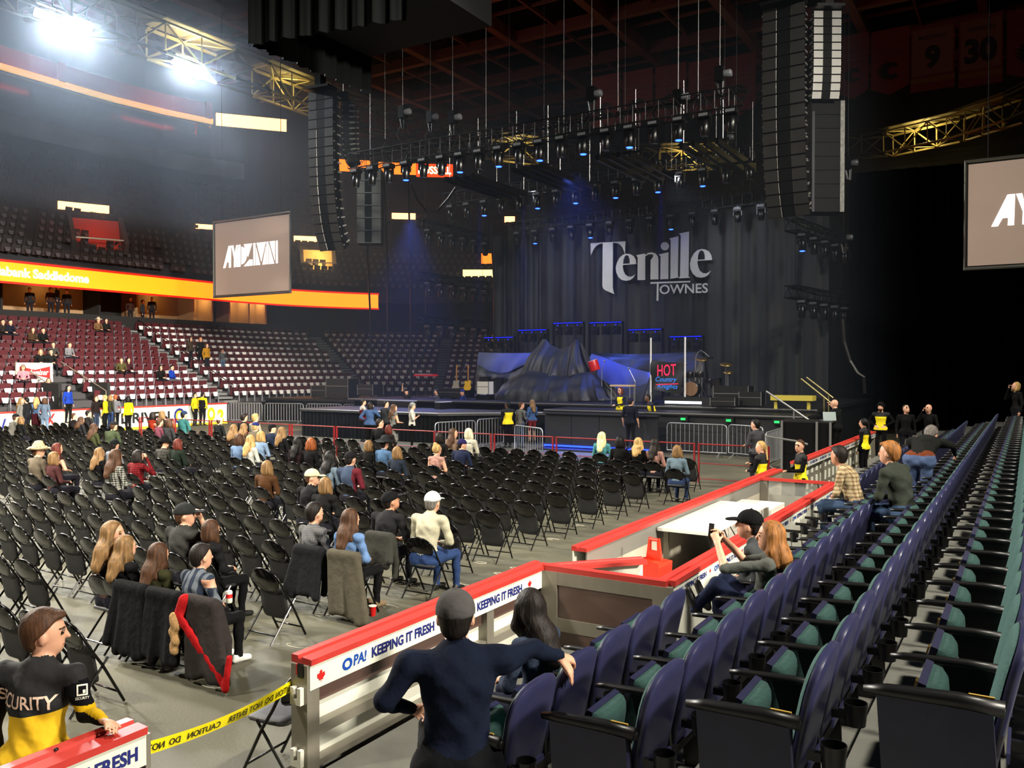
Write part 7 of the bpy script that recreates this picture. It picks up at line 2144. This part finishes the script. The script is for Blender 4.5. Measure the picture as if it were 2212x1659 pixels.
# --- silhouettes in the suites
for k, (u, v) in enumerate(((64, 626), (109, 626), (124, 620), (144, 630), (281, 646), (308, 652), (328, 646))):
    p = at(u, v, X=-48.6)
    person(['lone dark figure at the left suite window', 'figure left of the tallest in the left suite', 'tallest figure in the left suite', 'rightmost figure in the left suite', 'left figure in the middle suite', 'small figure between two in the middle suite', 'right figure in the middle suite'][k],
           (p.x, p.y, p.z - 1.6), math.radians(-90 + 40 * (k % 3 - 1)), 'stand', hair=('short', 'dark'), top=((.12, .12, .13), (.2, .12, .1), (.15, .17, .2))[k % 3])

# ------------------------------------------------------------------ coats over chair backs, cups
def coat(x, y, col, label, drop=.62, wd=.46, rz=0., lining=None, fur=False, skew=0., sleeves=True, seed=1):
    rr = random.Random(seed)
    t = thing('draped_coat', label, 'coat', (x, y, 0), rz)
    P = [cone((-wd * .42, -.21, .76), (wd * .42, -.21, .76), .055, .055, 0, .03)]
    n = 7
    for i in range(n):
        a = i / (n - 1) - .5
        xb = a * wd * 1.15 + skew * drop
        P.append(cone((a * wd * .9, -.22, .76), (xb, -.27 - rr.uniform(0, .05), .76 - drop + rr.uniform(-.07, .04)), .052, .055, 0, .05, (A3((0, 1, 0)), 1.3)))
    if sleeves:
        for sg in (-1, 1):
            P.append(cone((sg * wd * .5, -.20, .74), (sg * (wd * .56) + skew * .2, -.16, .44), .055, .045, 0, .03))
            P.append(cone((sg * (wd * .56) + skew * .2, -.16, .44), (sg * wd * .54 + skew * .3, -.17, .25), .045, .04, 0, .02))
    link('coat_body', blob_mesh('coat_body', P, .014, [cloth(col, 'coat')]), t)
    if lining:
        Q = []
        for i in range(9):
            a = i / 8
            pt = (-wd * .60 + a * wd * 1.25 + skew * drop * (.3 + .7 * a), -.31, .72 - drop * (.15 + .92 * a))
            if i: Q.append(cone(prev, pt, .045, .045, 0, .03, (A3((0, 1, 0)), 2.2)))
            prev = pt
        Q.append(cone((-wd * .62 + wd * 1.3 + skew * drop, -.32, .72 - drop * 1.1), (wd * .62 + skew * drop + .06, -.30, .72 - drop * .62), .03, .028, 0, .03))
        Q.append(cone((-.17, -.26, .77), (-.22, -.29, .62), .06, .05, 0, .03))
        link('red_lining', blob_mesh('lining', Q, .014, [cloth(lining, 'lining')]), t)
    if fur:
        Q = [ell((-.24 + .02 * (i % 3), -.33 - .01 * (i % 2), .62 - .045 * i), (.045, .04, .045), 0, .03) for i in range(8)]
        link('fur_trim', blob_mesh('fur', Q, .012, [mat('tan_fur', (.62, .48, .30), .95, noise=(80, .4), bump=(120, 1))]), t)
    return t
yk = lambda k: ROW0 + ROWP * k
coat(-7.66, yk(-4), (.055, .058, .065), 'black coat over the chair of the ash-blond woman', .58, seed=2)
coat(-7.14, yk(-4), (.045, .048, .055), 'black coat over the chair of the woman in olive', .56, seed=3)
coat(-6.62, yk(-4), (.19, .17, .165), 'quilted dark jacket with red lining over the striped-top woman\'s chair', .60, .42, lining=(.66, .08, .09), fur=True, skew=.28, seed=4)
coat(-6.86, yk(-2), (.33, .31, .26), 'olive-grey coat over the chair of the denim-shirted woman', .66, .44, skew=.22, seed=5, sleeves=False)
coat(-7.42, yk(-2), (.09, .095, .105), 'black jacket over the chair of the checked-shirt man', .50, .42, skew=-.1, seed=6)
coat(-7.25, yk(-1), (.22, .22, .20), 'dark coat with pale fur edge over a chair beside the cream hoodie', .3, .4, seed=7)
for u, v, lab, col in ((805, 1330, 'small red plastic cup on the floor under the olive coat', (.70, .08, .08)), (845, 1187, 'pale cup on the floor near the cream hoodie', (.75, .72, .65))):
    p = at(u, v, Z=.0)
    t = thing('plastic_cup', lab, 'cup', p)
    MB().lathe([(.032, 0), (.046, .115), (.048, .12), (.044, .12), (.03, .008)], 16, (0, 0, 0)).obj('cup_wall', mat('cup_%d' % int(col[1] * 99), col, .35), t, smooth=40)
    MB().lathe([(.049, 0), (.05, .004), (.049, .008)], 16, (0, 0, .115)).obj('rim', M_WHITE, t)
pw_ = PERS['short-dark-haired woman in a grey striped cold-shoulder top']
p = (pw_[0] + .10, pw_[1] + .335, .60)
cn = thing('drink_can', 'white and red drink can held by the striped-top woman', 'can', p)
MB().lathe([(.028, 0), (.033, .01), (.033, .11), (.026, .122)], 14).obj('can_wall', M_WHITE, cn, smooth=40)
MB().lathe([(.0335, .05), (.0335, .09)], 14).obj('red_band', M_REDINK, cn, smooth=40)
# pale chalk and tape marks on the floor
ck = MB()
rk = random.Random(9)
for u, v in ((880, 1192), (1010, 1262), (1085, 1240), (1195, 1165), (1120, 1228), (470, 1455), (905, 1330), (640, 1395), (840, 1310), (1250, 1135), (1300, 1100), (455, 1480), (700, 1330), (1035, 1215), (300, 1590)):
    p = at(u, v, Z=.004)
    a0 = rk.uniform(0, 6)
    ck.tube([(p.x + .12 * math.cos(a0 + .7 * i) * (1 + .3 * rk.random()), p.y + .05 * math.sin(a0 + .7 * i), .004) for i in range(7)], .006, 4)
stuff(ck.obj('chalk_marks', mat('chalk', (.60, .58, .52), .9)), 'pale chalk marks scattered on the concrete floor', 'marks')
# ------------------------------------------------------------------ thin theatrical haze in the arena air
def haze(lo, hi, dens, label, aniso=.35, name='stage_haze'):
    hz = MB().box2(lo, hi).obj(name, mat('x_tmp', (.5, .5, .5)))
    m = bpy.data.materials.new('haze_volume'); m.use_nodes = True
    nt = m.node_tree; nt.nodes.clear()
    out = nt.nodes.new('ShaderNodeOutputMaterial'); sc_ = nt.nodes.new('ShaderNodeVolumeScatter')
    sc_.inputs['Color'].default_value = (.66, .80, 1, 1); sc_.inputs['Density'].default_value = dens; sc_.inputs['Anisotropy'].default_value = aniso
    nt.links.new(sc_.outputs[0], out.inputs['Volume'])
    hz.data.materials.clear(); hz.data.materials.append(m)
    stuff(hz, label, 'haze')
haze((-33, 24, .05), (-4.5, 50, 14), .0035, 'blue-lit stage haze hanging around the stage')
haze((-60, 12, 8.9), (-29, 48, 24), 0.0036, 'bright haze drifting under the floodlights at the left', .62, name='flood_haze')
